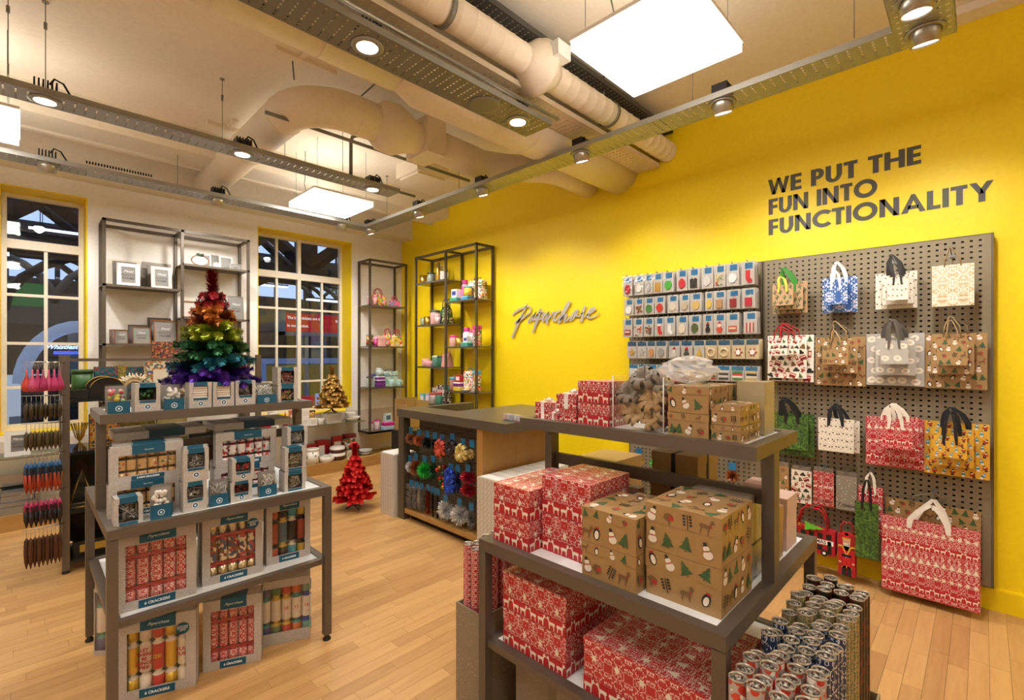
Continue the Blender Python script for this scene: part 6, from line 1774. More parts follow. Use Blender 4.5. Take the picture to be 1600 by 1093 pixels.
# ------------------------------------------------------------------ small goods
def prod(kind, loc, label, w_=.08, h_=.1, d_=.08, c1='#E8E0D8', c2='#888888', rz=0.0, group=None, mat=None):
    """one shelf product; local front is -y"""
    m1 = mat or M(c1, .4); m2 = M(c2, .4)
    r = w_ / 2
    cat = {'mug': 'mug', 'bottle': 'bottle', 'jar': 'jar', 'lunchbag': 'lunch bag', 'handbag': 'bag', 'tub': 'tub', 'tin': 'tin', 'pouch': 'pouch', 'book': 'notebook', 'carton': 'box', 'plate': 'plate', 'bowl': 'dish', 'cake': 'cake stand', 'cup': 'cup'}[kind]
    nm = {'mug': 'mug', 'bottle': 'drinks_bottle', 'jar': 'lidded_jar', 'lunchbag': 'lunch_bag', 'handbag': 'small_bag', 'tub': 'snack_tub', 'tin': 'tin', 'pouch': 'zip_pouch', 'book': 'notebook', 'carton': 'carton', 'plate': 'plate', 'bowl': 'dish', 'cake': 'cake_stand', 'cup': 'lidded_cup'}[kind]
    t = thing(nm, label, cat, loc, rz, group)
    if kind == 'mug':
        b = MB(); b.lathe([(r * .9, 0), (r, .006), (r, h_), (r * .92, h_), (r * .9, .01), (.001, .01)], n=18, cap=False); b.build('cup_body', m1, t)
        b = MB(); b.tube([(r * .95, 0, h_ * .8), (r * 1.5, 0, h_ * .78), (r * 1.65, 0, h_ * .5), (r * 1.45, 0, h_ * .24), (r * .95, 0, h_ * .2)], r * .13, 6); b.build('handle', m2, t)
    elif kind == 'bottle':
        b = MB(); b.lathe([(r * .92, 0), (r, .008), (r, h_ * .68), (r * .7, h_ * .8)], n=16); b.build('bottle_body', m1, t)
        b = MB(); b.lathe([(r * .72, h_ * .79), (r * .75, h_ * .81), (r * .75, h_), (r * .6, h_)], n=16); b.build('cap', m2, t)
    elif kind == 'jar':
        b = MB(); b.lathe([(r * .92, 0), (r, .006), (r, h_ * .8), (r * .9, h_ * .84)], n=16); b.build('jar_body', m1, t)
        b = MB(); b.lathe([(r * 1.0, h_ * .83), (r * 1.02, h_ * .86), (r * 1.02, h_ * .97), (r * .9, h_)], n=16); b.build('lid', m2, t)
        b = MB(); b.tube([(0, 0, h_ * .95), (.01, 0, h_ * 1.2)], .003, 5); b.build('straw', m2, t)
    elif kind == 'cup':
        b = MB(); b.lathe([(r * .72, 0), (r, h_ * .78)], n=16); b.build('cup_body', m1, t)
        b = MB(); b.lathe([(r * 1.05, h_ * .77), (r * 1.08, h_ * .82), (r * .8, h_ * .95), (r * .3, h_)], n=16); b.build('lid', m2, t)
    elif kind == 'tin':
        b = MB(); b.lathe([(r, 0), (r, h_ * .86)], n=18); b.build('tin_body', m1, t)
        b = MB(); b.lathe([(r * 1.03, h_ * .85), (r * 1.03, h_)], n=18); b.build('lid', m2, t)
    elif kind == 'tub':
        b = MB(); b.rbox(-r, r, -d_ / 2, d_ / 2, 0, h_ * .74, .012, 3, 0, False); b.build('tub_body', m1, t)
        b = MB(); b.rbox(-r - .003, r + .003, -d_ / 2 - .003, d_ / 2 + .003, h_ * .74, h_, .013, 3); b.build('lid', m2, t)
    elif kind == 'carton':
        b = MB(); b.box(-r, r, -d_ / 2, d_ / 2, 0, h_); b.build('carton_body', m1, t)
        b = MB(); b.box(-r * .7, r * .7, -d_ / 2 - .001, -d_ / 2, h_ * .25, h_ * .75); b.build('label_panel', m2, t)
    elif kind == 'book':
        b = MB(); b.box(-r, r, -d_ / 2, -d_ / 2 + .003, 0, h_); b.box(-r, r, d_ / 2 - .003, d_ / 2, 0, h_); b.box(-r, -r + .003, -d_ / 2, d_ / 2, 0, h_); b.build('cover', m1, t)
        b = MB(); b.box(-r + .003, r - .004, -d_ / 2 + .003, d_ / 2 - .003, .004, h_ - .004); b.build('pages', m_cream, t)
        b = MB()
        for k in range(7): b.lathe([(.004, -r + .004 + k * w_ / 7.5), (.004, -r + .010 + k * w_ / 7.5)], (0, 0, h_), 8, 0, 'x')
        b.build('spiral', m2, t)
    elif kind == 'lunchbag':
        b = MB(); b.rbox(-r, r, -d_ / 2, d_ / 2, 0, h_, min(.025, d_ * .3), 3); b.build('bag_body', m1, t)
        b = MB(); b.tube([(-r - .001, -d_ / 2 + .012, h_ * .72), (-r - .001, d_ / 2 - .012, h_ * .72)], .003, 5); b.box(-r - .001, r + .001, -d_ / 2 - .001, d_ / 2 + .001, h_ * .68, h_ * .71); b.build('zip', m2, t)
        b = MB(); b.tube([(-r * .5, 0, h_ - .004), (-r * .45, 0, h_ * 1.12), (r * .45, 0, h_ * 1.12), (r * .5, 0, h_ - .004)], .005, 6); b.build('handle', m2, t)
    elif kind == 'handbag':
        b = MB()
        vs = [(-r, -d_ / 2, 0), (r, -d_ / 2, 0), (r, d_ / 2, 0), (-r, d_ / 2, 0), (-r * .92, -d_ * .3, h_ * .55), (r * .92, -d_ * .3, h_ * .55), (r * .92, d_ * .3, h_ * .55), (-r * .92, d_ * .3, h_ * .55), (-r * .6, -.004, h_ * .72), (r * .6, -.004, h_ * .72), (r * .6, .004, h_ * .72), (-r * .6, .004, h_ * .72)]
        fs = [(0, 3, 2, 1)]
        for a in (0, 4): fs += [(a + i, a + (i + 1) % 4, a + 4 + (i + 1) % 4, a + 4 + i) for i in range(4)]
        fs.append((8, 9, 10, 11)); b.add(vs, fs); b.build('bag_body', m1, t)
        for s_ in (-1, 1):
            b = MB(); b.tube([(-r * .5, s_ * d_ * .2, h_ * .62), (-r * .4, s_ * d_ * .2, h_ * .9), (0, s_ * d_ * .2, h_), (r * .4, s_ * d_ * .2, h_ * .9), (r * .5, s_ * d_ * .2, h_ * .62)], .006, 6); b.build('handle', m2, t)
    elif kind == 'pouch':
        b = MB(); n = 16
        pf = [(-r * .98, 0), (r * .98, 0)] + [(r * math.cos(PI * k / 12), h_ * (.35 + .65 * math.sin(PI * k / 12))) for k in range(13)]
        b.prism(pf, (0, d_ / 2, 0), (1, 0, 0), (0, 0, 1), d_); b.build('pouch_body', m1, t)
        b = MB(); b.tube([(r * math.cos(PI * k / 12), -d_ * .5, h_ * (.35 + .65 * math.sin(PI * k / 12))) for k in range(1, 12)], .003, 5); b.build('zip', m2, t)
    elif kind == 'plate':
        b = MB(); b.lathe([(r * .5, 0), (r * .6, .004), (r, h_), (r * .97, h_), (r * .58, .008), (.001, .007)], n=24, cap=False); b.build('plate_body', m1, t)
        b = MB(); b.lathe([(r * .985, h_), (r * 1.0, h_ + .001), (r * .96, h_ + .0015)], n=24, cap=False); b.build('rim', m2, t)
    elif kind == 'bowl':
        b = MB(); b.lathe([(r * .78, 0), (r * .95, h_ * .4), (r, h_), (r * .94, h_), (r * .88, h_ * .4), (r * .7, .008), (.001, .008)], n=24, cap=False); b.build('dish_body', m1, t)
        b = MB(); b.lathe([(r * .95, h_), (r * .97, h_ + .003), (r * 1.01, h_)], n=24, cap=False); b.build('rim', m2, t)
    elif kind == 'cake':
        b = MB(); b.lathe([(r, 0), (r, h_ * .42), (r * .99, h_ * .45)], n=22); b.lathe([(r * .95, h_ * .5), (r * .95, h_ * .9), (r * .7, h_)], n=22); b.build('tier', m1, t)
        b = MB(); b.lathe([(r * 1.02, h_ * .3), (r * 1.02, h_ * .5), (r * .9, h_ * .53)], n=22, cap=False); b.lathe([(r * .97, h_ * .78), (r * .97, h_ * .93), (r * .7, h_ * 1.01), (.001, h_ * 1.02)], n=22, cap=False); b.build('icing', m2, t)
    return t
# photo frames ------------------------------------------------------
def photo_frame(x0, x1, y, z0, z1, mould, label, border=.03, panel='#8E8B86', words=True, lean=.12, mat=None):
    w_, h_ = x1 - x0, z1 - z0
    t = thing('photo_frame', label, 'photo frame', (x0, y, z0), group='photo frames on the wall shelf', rot=(-lean, 0, 0))
    m1 = mat or M(mould, .4)
    b = MB(); b.box(0, w_, 0, .012, 0, border); b.box(0, w_, 0, .012, h_ - border, h_); b.box(0, border, 0, .012, border, h_ - border); b.box(w_ - border, w_, 0, .012, border, h_ - border); b.build('moulding', m1, t)
    b = MB(); b.box(border, w_ - border, .006, .010, border, h_ - border); p = b.build('insert', M(panel, .35), t)
    if words:
        text(p, 'Metal', h_ * .14, m_logo, (w_ / 2, .0052, h_ * .66), '-y', 0, .45)
        text(p, 'PHOTO\nFRAME', min(h_ * .15, w_ * .17), M('#4E4C49', .5), (w_ / 2, .0052, h_ * .42), '-y', .0002)
    return t
F = photo_frame
F(.604, .859, 6.19, 2.168, 2.458, '#E0D8C6', 'large cream photo frame at the back of the upper frame shelf', .035, words=False)
F(.636, .825, 6.14, 2.168, 2.43, '#6F6A64', 'grey metal photo frame between the cream and white frames', .025)
F(.652, .835, 6.02, 2.168, 2.40, '#F1F0EE', 'white photo frame at the front of the upper frame shelf', .036)
F(.879, 1.129, 6.19, 2.168, 2.462, '#8A8174', 'large taupe photo frame behind the pink frame', .035, words=False)
F(.912, 1.105, 6.13, 2.168, 2.425, '#7A746C', 'second taupe photo frame just behind the pink frame', .02)
F(.925, 1.10, 6.02, 2.168, 2.40, '#E6CFCB', 'pale pink photo frame at the front of the upper frame shelf', .032)
m_cop = M('#9A6A48', .3, .8)
F(.612, .712, 6.16, 1.603, 1.745, '#5F5A55', 'small copper-edged frame at the back of the three small ones', .006, mat=m_cop)
F(.622, .725, 6.10, 1.603, 1.745, '#5F5A55', 'small copper-edged frame in the middle of the three small ones', .006, mat=m_cop)
F(.636, .742, 6.03, 1.603, 1.74, '#5F5A55', 'small copper-edged frame at the front of the lower frame shelf', .006, mat=m_cop)
F(.758, .915, 6.15, 1.603, 1.80, '#5F5A55', 'medium dark frame behind the medium copper-edged one', .008, '#6E6A66')
F(.78, .925, 6.05, 1.603, 1.775, '#5F5A55', 'medium copper-edged frame in the middle of the lower frame shelf', .007, mat=m_cop)
F(.92, 1.125, 6.18, 1.603, 1.885, '#5F5A55', 'tall dark frame at the back beside the shelf divider', .014, '#6E6A66', False)
F(.935, 1.13, 6.12, 1.603, 1.86, '#5F5A55', 'tall copper-edged frame behind the front tall one', .008, mat=m_cop)
F(.95, 1.145, 6.04, 1.603, 1.845, '#5F5A55', 'tall copper-edged frame at the front beside the shelf divider', .008, mat=m_cop)
t = thing('photo_frame', 'oval rose-gold frame with green leaves on the top right shelf', 'photo frame', (1.345, 6.0, 2.443), group='photo frames on the wall shelf')
b = MB(); b.tube([(.078 * math.cos(a), 0, .062 + .052 * math.sin(a)) for a in [2 * PI * k / 24 for k in range(24)]], .006, 6, closed=True); b.build('hoop', m_cop, t)
b = MB(); b.prism([(.074 * math.cos(2 * PI * k / 24), .062 + .049 * math.sin(2 * PI * k / 24)) for k in range(24)], (0, .006, 0), (1, 0, 0), (0, 0, 1), .004); b.build('insert', m_white, t)
b = MB(); tangle(b, -.04, .04, -.012, .006, .105, .135, 30, 3, .003); b.build('leaf_spray', M('#4F6A50', .6), t)
F(1.36, 1.475, 6.10, 2.443, 2.60, '#EEECE8', 'white photo frame just behind the oval frame', .012, words=False)
F(1.47, 1.56, 6.14, 2.443, 2.61, '#8F857A', 'brown photo frame in the middle of the top right shelf', .01, words=False)
t = thing('photo_frame', 'small round white frame in front of the brown one', 'photo frame', (1.505, 6.02, 2.443), group='photo frames on the wall shelf')
b = MB(); b.cyl((0, 0, .034), .032, .008, 22, 0, 'y'); b.build('disc', m_white, t); b = MB(); b.cyl((0, -.001, .034), .024, .001, 22, 0, 'y'); b.build('insert', M('#D8D4CE', .4), t)
F(1.55, 1.685, 6.08, 2.443, 2.60, '#EEECE8', 'white bobbled photo frame at the end of the top right shelf', .016, words=False)
F(1.63, 1.75, 6.0, 2.443, 2.515, '#B9B6B2', 'low landscape grey frame at the front of the top right shelf', .005, words=True)
F(1.195, 1.335, 6.05, 1.888, 2.07, '#B5663F', 'copper geometric photo frame beside the rainbow tree', .014, '#D8D0C8', False, mat=m_cop)
F(1.635, 1.79, 6.05, 1.888, 2.16, '#8E8B86', 'large grey photo frame on the right-hand bay beside the rainbow tree', .006)
F(1.45, 1.60, 6.10, 1.888, 2.10, '#E0D8C6', 'cream photo frame hidden behind the rainbow tree', .02, words=False)
# narrow shelf ----------------------------------------------------------
GB = 'goods on the narrow shelf'
m_trop = blotch('tropical_print', ['#E0563A', '#F0C23A', '#3FA06A', '#E889A0', '#F2E6C0'], 38, .5)
m_trop2 = blotch('tropical_print_two', ['#F0C23A', '#F2D24A', '#3FA06A', '#E85A7A', '#F2E6C0'], 42, .5)
m_pastel = blotch('pastel_floral', ['#9CC4B0', '#B4D4C4', '#8FB0C8', '#D8E0C8'], 40, .5)
for kind, x, y, z, w_, h_, d_, c1, c2, lab, mt in (
    ('cup', 3.33, 6.0, 2.17, .05, .12, .05, '#E89AB0', '#F0E0E4', 'pink flowered cup at the window end of the top shelf', None),
    ('handbag', 3.50, 6.06, 2.17, .23, .25, .10, '#F0C23A', '#B8324A', 'yellow tropical lunch bag with red handles on the top shelf', m_trop2),
    ('cup', 3.41, 5.98, 2.17, .08, .15, .08, '#E4A0A0', '#D88A94', 'pale pink cup in front of the top shelf lunch bag', None),
    ('cup', 3.54, 5.97, 2.17, .07, .12, .07, '#58A878', '#F0C23A', 'green and yellow cup in front of the top shelf lunch bag', m_trop),
    ('handbag', 3.73, 6.0, 2.17, .15, .15, .08, '#D86A8A', '#D8406A', 'small pink and teal cupcake-shaped purse on the top shelf', blotch('cupcake_print', ['#E87AA8', '#3A8FA0', '#D8588A'], 50)),
    ('tin', 3.345, 6.0, 1.608, .095, .165, .095, '#D0563A', '#B8B0A4', 'red patterned tin on the second shelf', blotch('tin_print', ['#C8402F', '#E8D8B8', '#4A6A5A', '#E0A03A'], 45)),
    ('cup', 3.425, 5.99, 1.608, .07, .13, .07, '#D85A9A', '#E8A0C0', 'pink cupcake cup beside the red tin', None),
    ('tub', 3.51, 6.0, 1.608, .12, .145, .09, '#E4A9A0', '#E8B8B0', 'pale pink tub on the second shelf', None),
    ('handbag', 3.66, 6.07, 1.608, .17, .26, .09, '#F0C23A', '#B8324A', 'yellow tropical bag with red handles on the second shelf, nearer the window', m_trop2),
    ('handbag', 3.80, 6.05, 1.608, .14, .25, .09, '#F0C23A', '#B8324A', 'yellow tropical bag with red handles on the second shelf, nearer the corner', m_trop),
    ('cup', 3.60, 5.97, 1.608, .07, .11, .07, '#4FA06A', '#D85A5A', 'green leafy cup in front of the second shelf bags', m_trop),
    ('carton', 3.74, 5.96, 1.608, .07, .075, .05, '#E8C24A', '#E8DCC0', 'small yellow tagged box in front of the second shelf bags', None),
    ('jar', 3.345, 6.0, 1.046, .09, .15, .09, '#B4C4BC', '#5A5A9A', 'glass jar with violet lid on the third shelf', None),
    ('jar', 3.42, 6.05, 1.046, .07, .18, .07, '#C4D0CC', '#5A5AA0', 'second violet-lidded jar behind the first', None),
    ('tub', 3.495, 6.0, 1.046, .13, .05, .10, '#6A2A7A', '#8A3A98', 'lowest purple snack tub of the stack', None),
    ('tub', 3.495, 6.0, 1.097, .125, .05, .10, '#6A2A7A', '#D8C8E0', 'middle purple snack tub of the stack', None),
    ('tub', 3.495, 6.0, 1.148, .12, .045, .10, '#7A3A88', '#D8C8E0', 'topmost purple snack tub of the stack', None),
    ('tin', 3.49, 6.0, 1.195, .10, .11, .08, '#C4D8D4', '#D8E4E0', 'pale aqua tin on top of the purple tubs', None),
    ('lunchbag', 3.70, 6.08, 1.046, .25, .21, .10, '#A4CABC', '#3A5A6A', 'pastel floral lunch bag on the third shelf', m_pastel),
    ('mug', 3.66, 5.965, 1.046, .08, .095, .08, '#B4D8CC', '#D8E8E0', 'pastel mug in front of the lunch bag, window side', m_pastel),
    ('mug', 3.78, 5.965, 1.046, .08, .095, .08, '#B4D8CC', '#D8E8E0', 'pastel mug in front of the lunch bag, corner side', m_pastel),
    ('jar', 3.36, 6.0, .447, .07, .13, .07, '#D8C4CC', '#D0308A', 'pink-lidded jar on the bottom shelf, window end', None),
    ('jar', 3.48, 6.05, .447, .08, .14, .08, '#E0C4CC', '#D0408A', 'pink-lidded jar on the bottom shelf, beside the tubs', None),
    ('tub', 3.62, 6.0, .447, .16, .05, .10, '#A8C8E0', '#C0D8E8', 'blue snack tub on the bottom shelf', None),
    ('tub', 3.62, 6.0, .498, .155, .05, .10, '#C02A8A', '#D84AA0', 'magenta snack tub on top of the blue one', None),
    ('carton', 3.62, 6.0, .549, .10, .12, .05, '#C8DCD8', '#4A6A7A', 'pale printed box on top of the magenta tub', None)):
    prod(kind, (x, y, z), lab, w_, h_, d_, c1, c2, 0, GB, mt)
# yellow wall shelf -------------------------------------------------------
GY = 'goods on the yellow wall shelf'
m_crit = blotch('creature_print', ['#F2EEE6', '#F2EEE6', '#D85A4A', '#4A8A6A', '#E0B03A', '#F2EEE6'], 55, .5)
m_bw = blotch('monochrome_print', ['#1E1E20', '#ECE8E2', '#1E1E20', '#D8D4CC'], 60, .5)
NY = -PI / 2
for kind, y, x, z, w_, h_, c1, c2, lab, mt in (
    ('mug', 5.36, 3.78, 2.442, .11, .11, '#B08A3A', '#C8A04A', 'gold cracked-glaze pot at the far end of the top mug shelf', m_gold),
    ('jar', 5.20, 3.79, 2.442, .11, .13, '#8A9088', '#2A3030', 'grey patterned jar beside the gold pot', None),
    ('jar', 5.13, 3.88, 2.442, .09, .22, '#D8D4C8', '#E4E0D8', 'tall white jar at the back of the top mug shelf', None),
    ('bottle', 5.06, 3.80, 2.442, .06, .25, '#B8924A', '#8A6A2A', 'slim gold bottle on the top mug shelf', m_gold),
    ('mug', 4.94, 3.80, 2.442, .10, .12, '#ECE8E0', '#F2F0EA', 'white mug at the near end of the top mug shelf', None),
    ('carton', 4.69, 3.80, 2.205, .10, .10, '#F2E8F0', '#3A4A9A', 'white box with blue badge standing on a green tub', None),
    ('tub', 4.69, 3.80, 2.153, .14, .05, '#3FA08A', '#58B89C', 'green tub on the right bay top shelf', None),
    ('bottle', 4.57, 3.84, 2.153, .09, .26, '#D8C4CC', '#D8308A', 'tall pink-lidded bottle beside the lunch bag', None),
    ('bottle', 4.51, 3.77, 2.153, .08, .17, '#D85A8A', '#E84A9A', 'short pink bottle in front of the lunch bag', None),
    ('lunchbag', 4.37, 3.87, 2.153, .26, .24, '#F0EAE0', '#1A1A1C', 'white creature-print lunch bag with black trim', m_crit),
    ('tub', 4.44, 3.76, 2.153, .12, .045, '#4A9AC0', '#8AC4DC', 'pale blue tub in front of the lunch bag', None),
    ('tin', 4.42, 3.76, 2.199, .10, .11, '#E8D24A', '#58B8C8', 'yellow and aqua badge tin on the pale blue tub', None),
    ('mug', 5.37, 3.78, 1.886, .075, .10, '#8A9488', '#8A9488', 'grey-green beaker at the far end of the second mug shelf', None),
    ('mug', 5.28, 3.79, 1.886, .10, .11, '#B08A3A', '#8A6A2A', 'gold cracked-glaze mug on the second mug shelf', m_gold),
    ('jar', 5.13, 3.80, 1.886, .13, .19, '#D8A8A8', '#4A4E4A', 'pink pot with dark lid on the second mug shelf', None),
    ('cup', 5.03, 3.77, 1.886, .08, .13, '#E8C0BC', '#D8B0AC', 'pale pink cup beside the pink pot', None),
    ('handbag', 4.97, 3.85, 1.886, .16, .32, '#2F5A3A', '#2F5A3A', 'dark green wine bag on the second mug shelf', None),
    ('handbag', 4.87, 3.80, 1.886, .12, .32, '#6A7A4A', '#8A7A4A', 'olive patterned wine bag on the second mug shelf', blotch('olive_print', ['#5A6A3A', '#C8B48A', '#3A4A2A'], 50)),
    ('jar', 4.73, 3.79, 1.592, .11, .14, '#D8A8A0', '#D8407A', 'pink-lidded jar with a white tag on the right bay', None),
    ('mug', 4.62, 3.79, 1.592, .10, .11, '#A8843A', '#C8A04A', 'gold and brown mug with a white tag on the right bay', m_gold),
    ('bottle', 4.51, 3.82, 1.592, .10, .23, '#E8E0E4', '#D8308A', 'white bottle with magenta lid on the right bay', None),
    ('bottle', 4.42, 3.84, 1.592, .09, .21, '#E8E0E4', '#D8308A', 'second white bottle with magenta lid, behind the green tub', None),
    ('tub', 4.43, 3.75, 1.592, .13, .05, '#3FA08A', '#58B89C', 'green tub in the middle of the right bay', None),
    ('carton', 4.43, 3.75, 1.643, .07, .07, '#F2E8F0', '#3A4A9A', 'small white box with blue badge on the green tub', None),
    ('jar', 4.32, 3.82, 1.592, .11, .25, '#C8C0A0', '#D8308A', 'tall patterned jar with magenta lid, second from the end', blotch('jar_print', ['#D8D0B8', '#B8963A', '#3A6A4A', '#D8588A'], 45)),
    ('jar', 4.255, 3.76, 1.592, .10, .24, '#C8C0A0', '#D8308A', 'tall patterned jar with magenta lid at the end', blotch('jar_print_two', ['#D8D0B8', '#B8963A', '#3A6A4A', '#D8588A'], 48)),
    ('mug', 5.32, 3.79, 1.339, .10, .10, '#E4A9A8', '#E8B8B4', 'pale pink mug at the far end of the third mug shelf', None),
    ('bowl', 5.22, 3.77, 1.339, .13, .07, '#E4A9A8', '#E8B8B4', 'pale pink bowl beside the pink mug', None),
    ('jar', 5.09, 3.79, 1.339, .11, .14, '#5A8A78', '#C8D4CC', 'green glass jar with white lid, far one', None),
    ('jar', 4.98, 3.79, 1.339, .11, .14, '#2F6A4A', '#3A4A44', 'dark green glass jar, near one', None),
    ('handbag', 4.86, 3.79, 1.339, .13, .26, '#D89A92', '#D89A92', 'pale pink felt carrier on the third mug shelf', None),
    ('jar', 4.74, 3.79, 1.053, .11, .16, '#A87A6A', '#58A8C8', 'brown jar with blue lid and white tag', None),
    ('tub', 4.62, 3.79, 1.053, .13, .05, '#E8C83A', '#F0D85A', 'yellow tub on the right bay lowest shelf', None),
    ('tub', 4.62, 3.79, 1.104, .125, .05, '#6A2A8A', '#F0EAE4', 'purple tub on top of the yellow one', None),
    ('carton', 4.61, 3.79, 1.155, .09, .09, '#C8302F', '#F0EAE4', 'red and white badge box on the purple tub', None),
    ('lunchbag', 4.47, 3.84, 1.053, .17, .24, '#F0EAE0', '#2A6A8A', 'creature-print lunch bag on the right bay lowest shelf', m_crit),
    ('jar', 4.34, 3.83, 1.053, .10, .25, '#D8D4C0', '#4AA8D0', 'tall patterned jar with sky blue lid, far one', blotch('jar_print_three', ['#E4E0D4', '#4A7A6A', '#C8A83A', '#D86A5A'], 48)),
    ('jar', 4.26, 3.76, 1.053, .10, .25, '#D8D4C0', '#4AA8D0', 'tall patterned jar with sky blue lid, near one', blotch('jar_print_four', ['#E4E0D4', '#4A7A6A', '#C8A83A', '#D86A5A'], 44)),
    ('plate', 4.46, 3.76, 1.053, .11, .02, '#ECEAE6', '#D8D4CE', 'white plate in front of the lowest lunch bag', None),
    ('carton', 5.35, 3.78, .856, .09, .12, '#7AC0B8', '#E8E4DE', 'aqua card box on the lowest mug shelf', None),
    ('carton', 5.25, 3.79, .856, .08, .13, '#B8A8D8', '#E8E4DE', 'lilac card box on the lowest mug shelf', None),
    ('carton', 5.21, 3.88, .856, .09, .20, '#E8E4DE', '#4A7A5A', 'white and green box at the back of the lowest mug shelf', None),
    ('jar', 5.13, 3.78, .856, .12, .14, '#B8A8A0', '#C8302F', 'jar with red lid on the lowest mug shelf, far one', None),
    ('jar', 5.01, 3.78, .856, .10, .15, '#4A8A6A', '#C8302F', 'green jar with red lid on the lowest mug shelf', None),
    ('carton', 5.06, 3.89, .856, .20, .24, '#1E1E20', '#E8E4DE', 'black and white patterned box behind the red lidded jars', m_bw),
    ('bottle', 4.90, 3.79, .856, .07, .24, '#1E1E20', '#1F8A72', 'black and white bottle with green cap, far one', m_bw),
    ('bottle', 4.83, 3.79, .856, .07, .24, '#1E1E20', '#1F8A72', 'black and white bottle with green cap, near one', m_bw)):
    prod(kind, (x, y, z), lab, w_, h_, min(w_ * .8, .1), c1, c2, NY, GY, mt)
# glass ledge and plinth under the window wall ------------------------------
t = thing('glass_ledge', 'long glass ledge below the windows', 'ledge', (0, 0, 0))
b = MB(); b.box(-2.0, 3.2, 5.86, 6.22, .612, .62); b.build('glass_sheet', m_glass, t)
b = MB(); b.box(-2.0, 3.2, 5.855, 5.86, .608, .624); b.build('edge_strip', M('#8A8468', .3, .3), t)
for x in (-1.0, .3, 1.9, 3.1):
    b = MB(); b.box(x, x + .012, 5.95, 6.22, .59, .612); b.build('bracket', m_frame2, t)
GP = 'gifts on the plinth and ledge'
m_spot = blotch('green_spot_china', ['#3A5A3A', '#EFEBE2'], 24, .3, '#EFEBE2', .26)
for kind, x, y, z, w_, h_, d_, c1, c2, lab, mt in (
    ('tin', 2.545, 5.97, .136, .15, .19, .15, '#EFEBE2', '#EFEBE2', 'white china pot with green spots on the plinth', m_spot),
    ('bowl', 2.72, 5.96, .136, .19, .07, .19, '#EFEAE0', '#F4F0E8', 'oval white baking dish on the plinth', None),
    ('cake', 2.88, 6.0, .136, .20, .17, .20, '#5A2F24', '#EDE4DC', 'brown and white iced cake tin on the plinth', None),
    ('carton', 2.93, 6.12, .136, .13, .28, .05, '#B0242A', '#EFE8E0', 'red box with a pudding picture behind the cake tin', None),
    ('carton', 2.58, 6.12, .136, .12, .22, .09, '#B01E26', '#8E161E', 'red gift box behind the spotted pot', None),
    ('carton', 2.71, 6.13, .136, .11, .25, .09, '#B01E26', '#EADFD6', 'red gift box with white ribbon panel behind the dish', None),
    ('carton', 2.80, 6.15, .136, .08, .24, .07, '#A8201E', '#8E161E', 'narrow red gift box beside the cake tin', None),
    ('cup', 3.11, 5.99, .136, .14, .17, .14, '#1E1B1A', '#C0242A', 'black pudding jar with red lid on the plinth', None),
    ('carton', 3.02, 5.95, .136, .07, .10, .02, '#D8CEB8', '#B8AC94', 'cream swing tag leaning against the black jar', None),
    ('tin', 3.12, 6.15, .136, .18, .28, .10, '#C8742F', '#8E1E24', 'orange and white festive tin with red top at the plinth back', blotch('festive_tin', ['#D87A2F', '#EFE6DA', '#4A6A4A', '#EFE6DA'], 30)),
    ('plate', 3.28, 6.02, .136, .20, .03, .20, '#F0EEEA', '#E4E0DA', 'white plate on the plinth under the narrow shelf', None),
    ('plate', 3.28, 6.02, .169, .20, .03, .20, '#F0EEEA', '#E4E0DA', 'second white plate stacked on the plinth plate', None),
    ('carton', 2.43, 5.96, .621, .09, .10, .09, '#EDE8E0', '#E0DACE', 'white candle box on the ledge, lower of two', None),
    ('carton', 2.44, 5.97, .722, .09, .10, .09, '#EDE8E0', '#E0DACE', 'white candle box on the ledge, upper of two', None),
    ('carton', 2.52, 5.93, .621, .09, .09, .09, '#EFEAE2', '#E0DACE', 'white box under the gold striped candle', None),
    ('tin', 2.53, 5.95, .712, .07, .09, .07, '#B8863A', '#3A2A1A', 'gold striped candle on a white box', blotch('stripe_gold', ['#C89A3A', '#6A3A2A', '#D8B45A', '#2A2420'], 60)),
    ('carton', 2.80, 5.99, .621, .20, .122, .16, '#CFC9C0', '#C4BEB4', 'pale woven box carrying the gold tree', None),
    ('bowl', 2.64, 5.95, .621, .09, .07, .09, '#E4DED2', '#EDE8DE', 'small white pot beside the gold tree box', None),
    ('plate', 3.07, 5.98, .621, .22, .05, .20, '#E8E2D8', '#D8CCB8', 'white serving dish with gold rim on the ledge', None),
    ('bowl', 3.06, 6.0, .675, .14, .05, .14, '#E8E2D8', '#D8CCB8', 'white bowl standing in the serving dish', None),
    ('carton', 3.13, 6.15, .621, .10, .17, .02, '#EFEAE4', '#E4DED6', 'white card standing at the ledge end', None),
    ('carton', 2.29, 5.98, .621, .05, .20, .05, '#C0302F', '#EADFD6', 'tall red patterned box on the ledge', m_redsm),
    ('carton', 2.09, 6.0, .621, .10, .20, .08, '#F0ECE4', '#D8D2C8', 'white spotted gift box on the ledge', m_spot),
    ('carton', 1.97, 5.95, .621, .14, .12, .05, '#C0242A', '#C0242A', 'flat red box on the ledge behind the riser', None)):
    prod(kind, (x, y, z), lab, w_, h_, d_, c1, c2, 0, GP, mt)
b = MB(); b.lathe([(.03, 0), (.001, .2)], n=14); tag(b.build('cone_tree', M('#C01E28', .6), None, (2.22, 5.98, .621)), 'red felt cone tree on the ledge', 'ornament')
t = photo_frame(-.10, .06, 5.95, .621, .84, '#E4E2DE', 'white textured photo frame on the ledge below the first window', .04, '#7E7A76', lean=.1); t['group'] = 'gifts on the plinth and ledge'
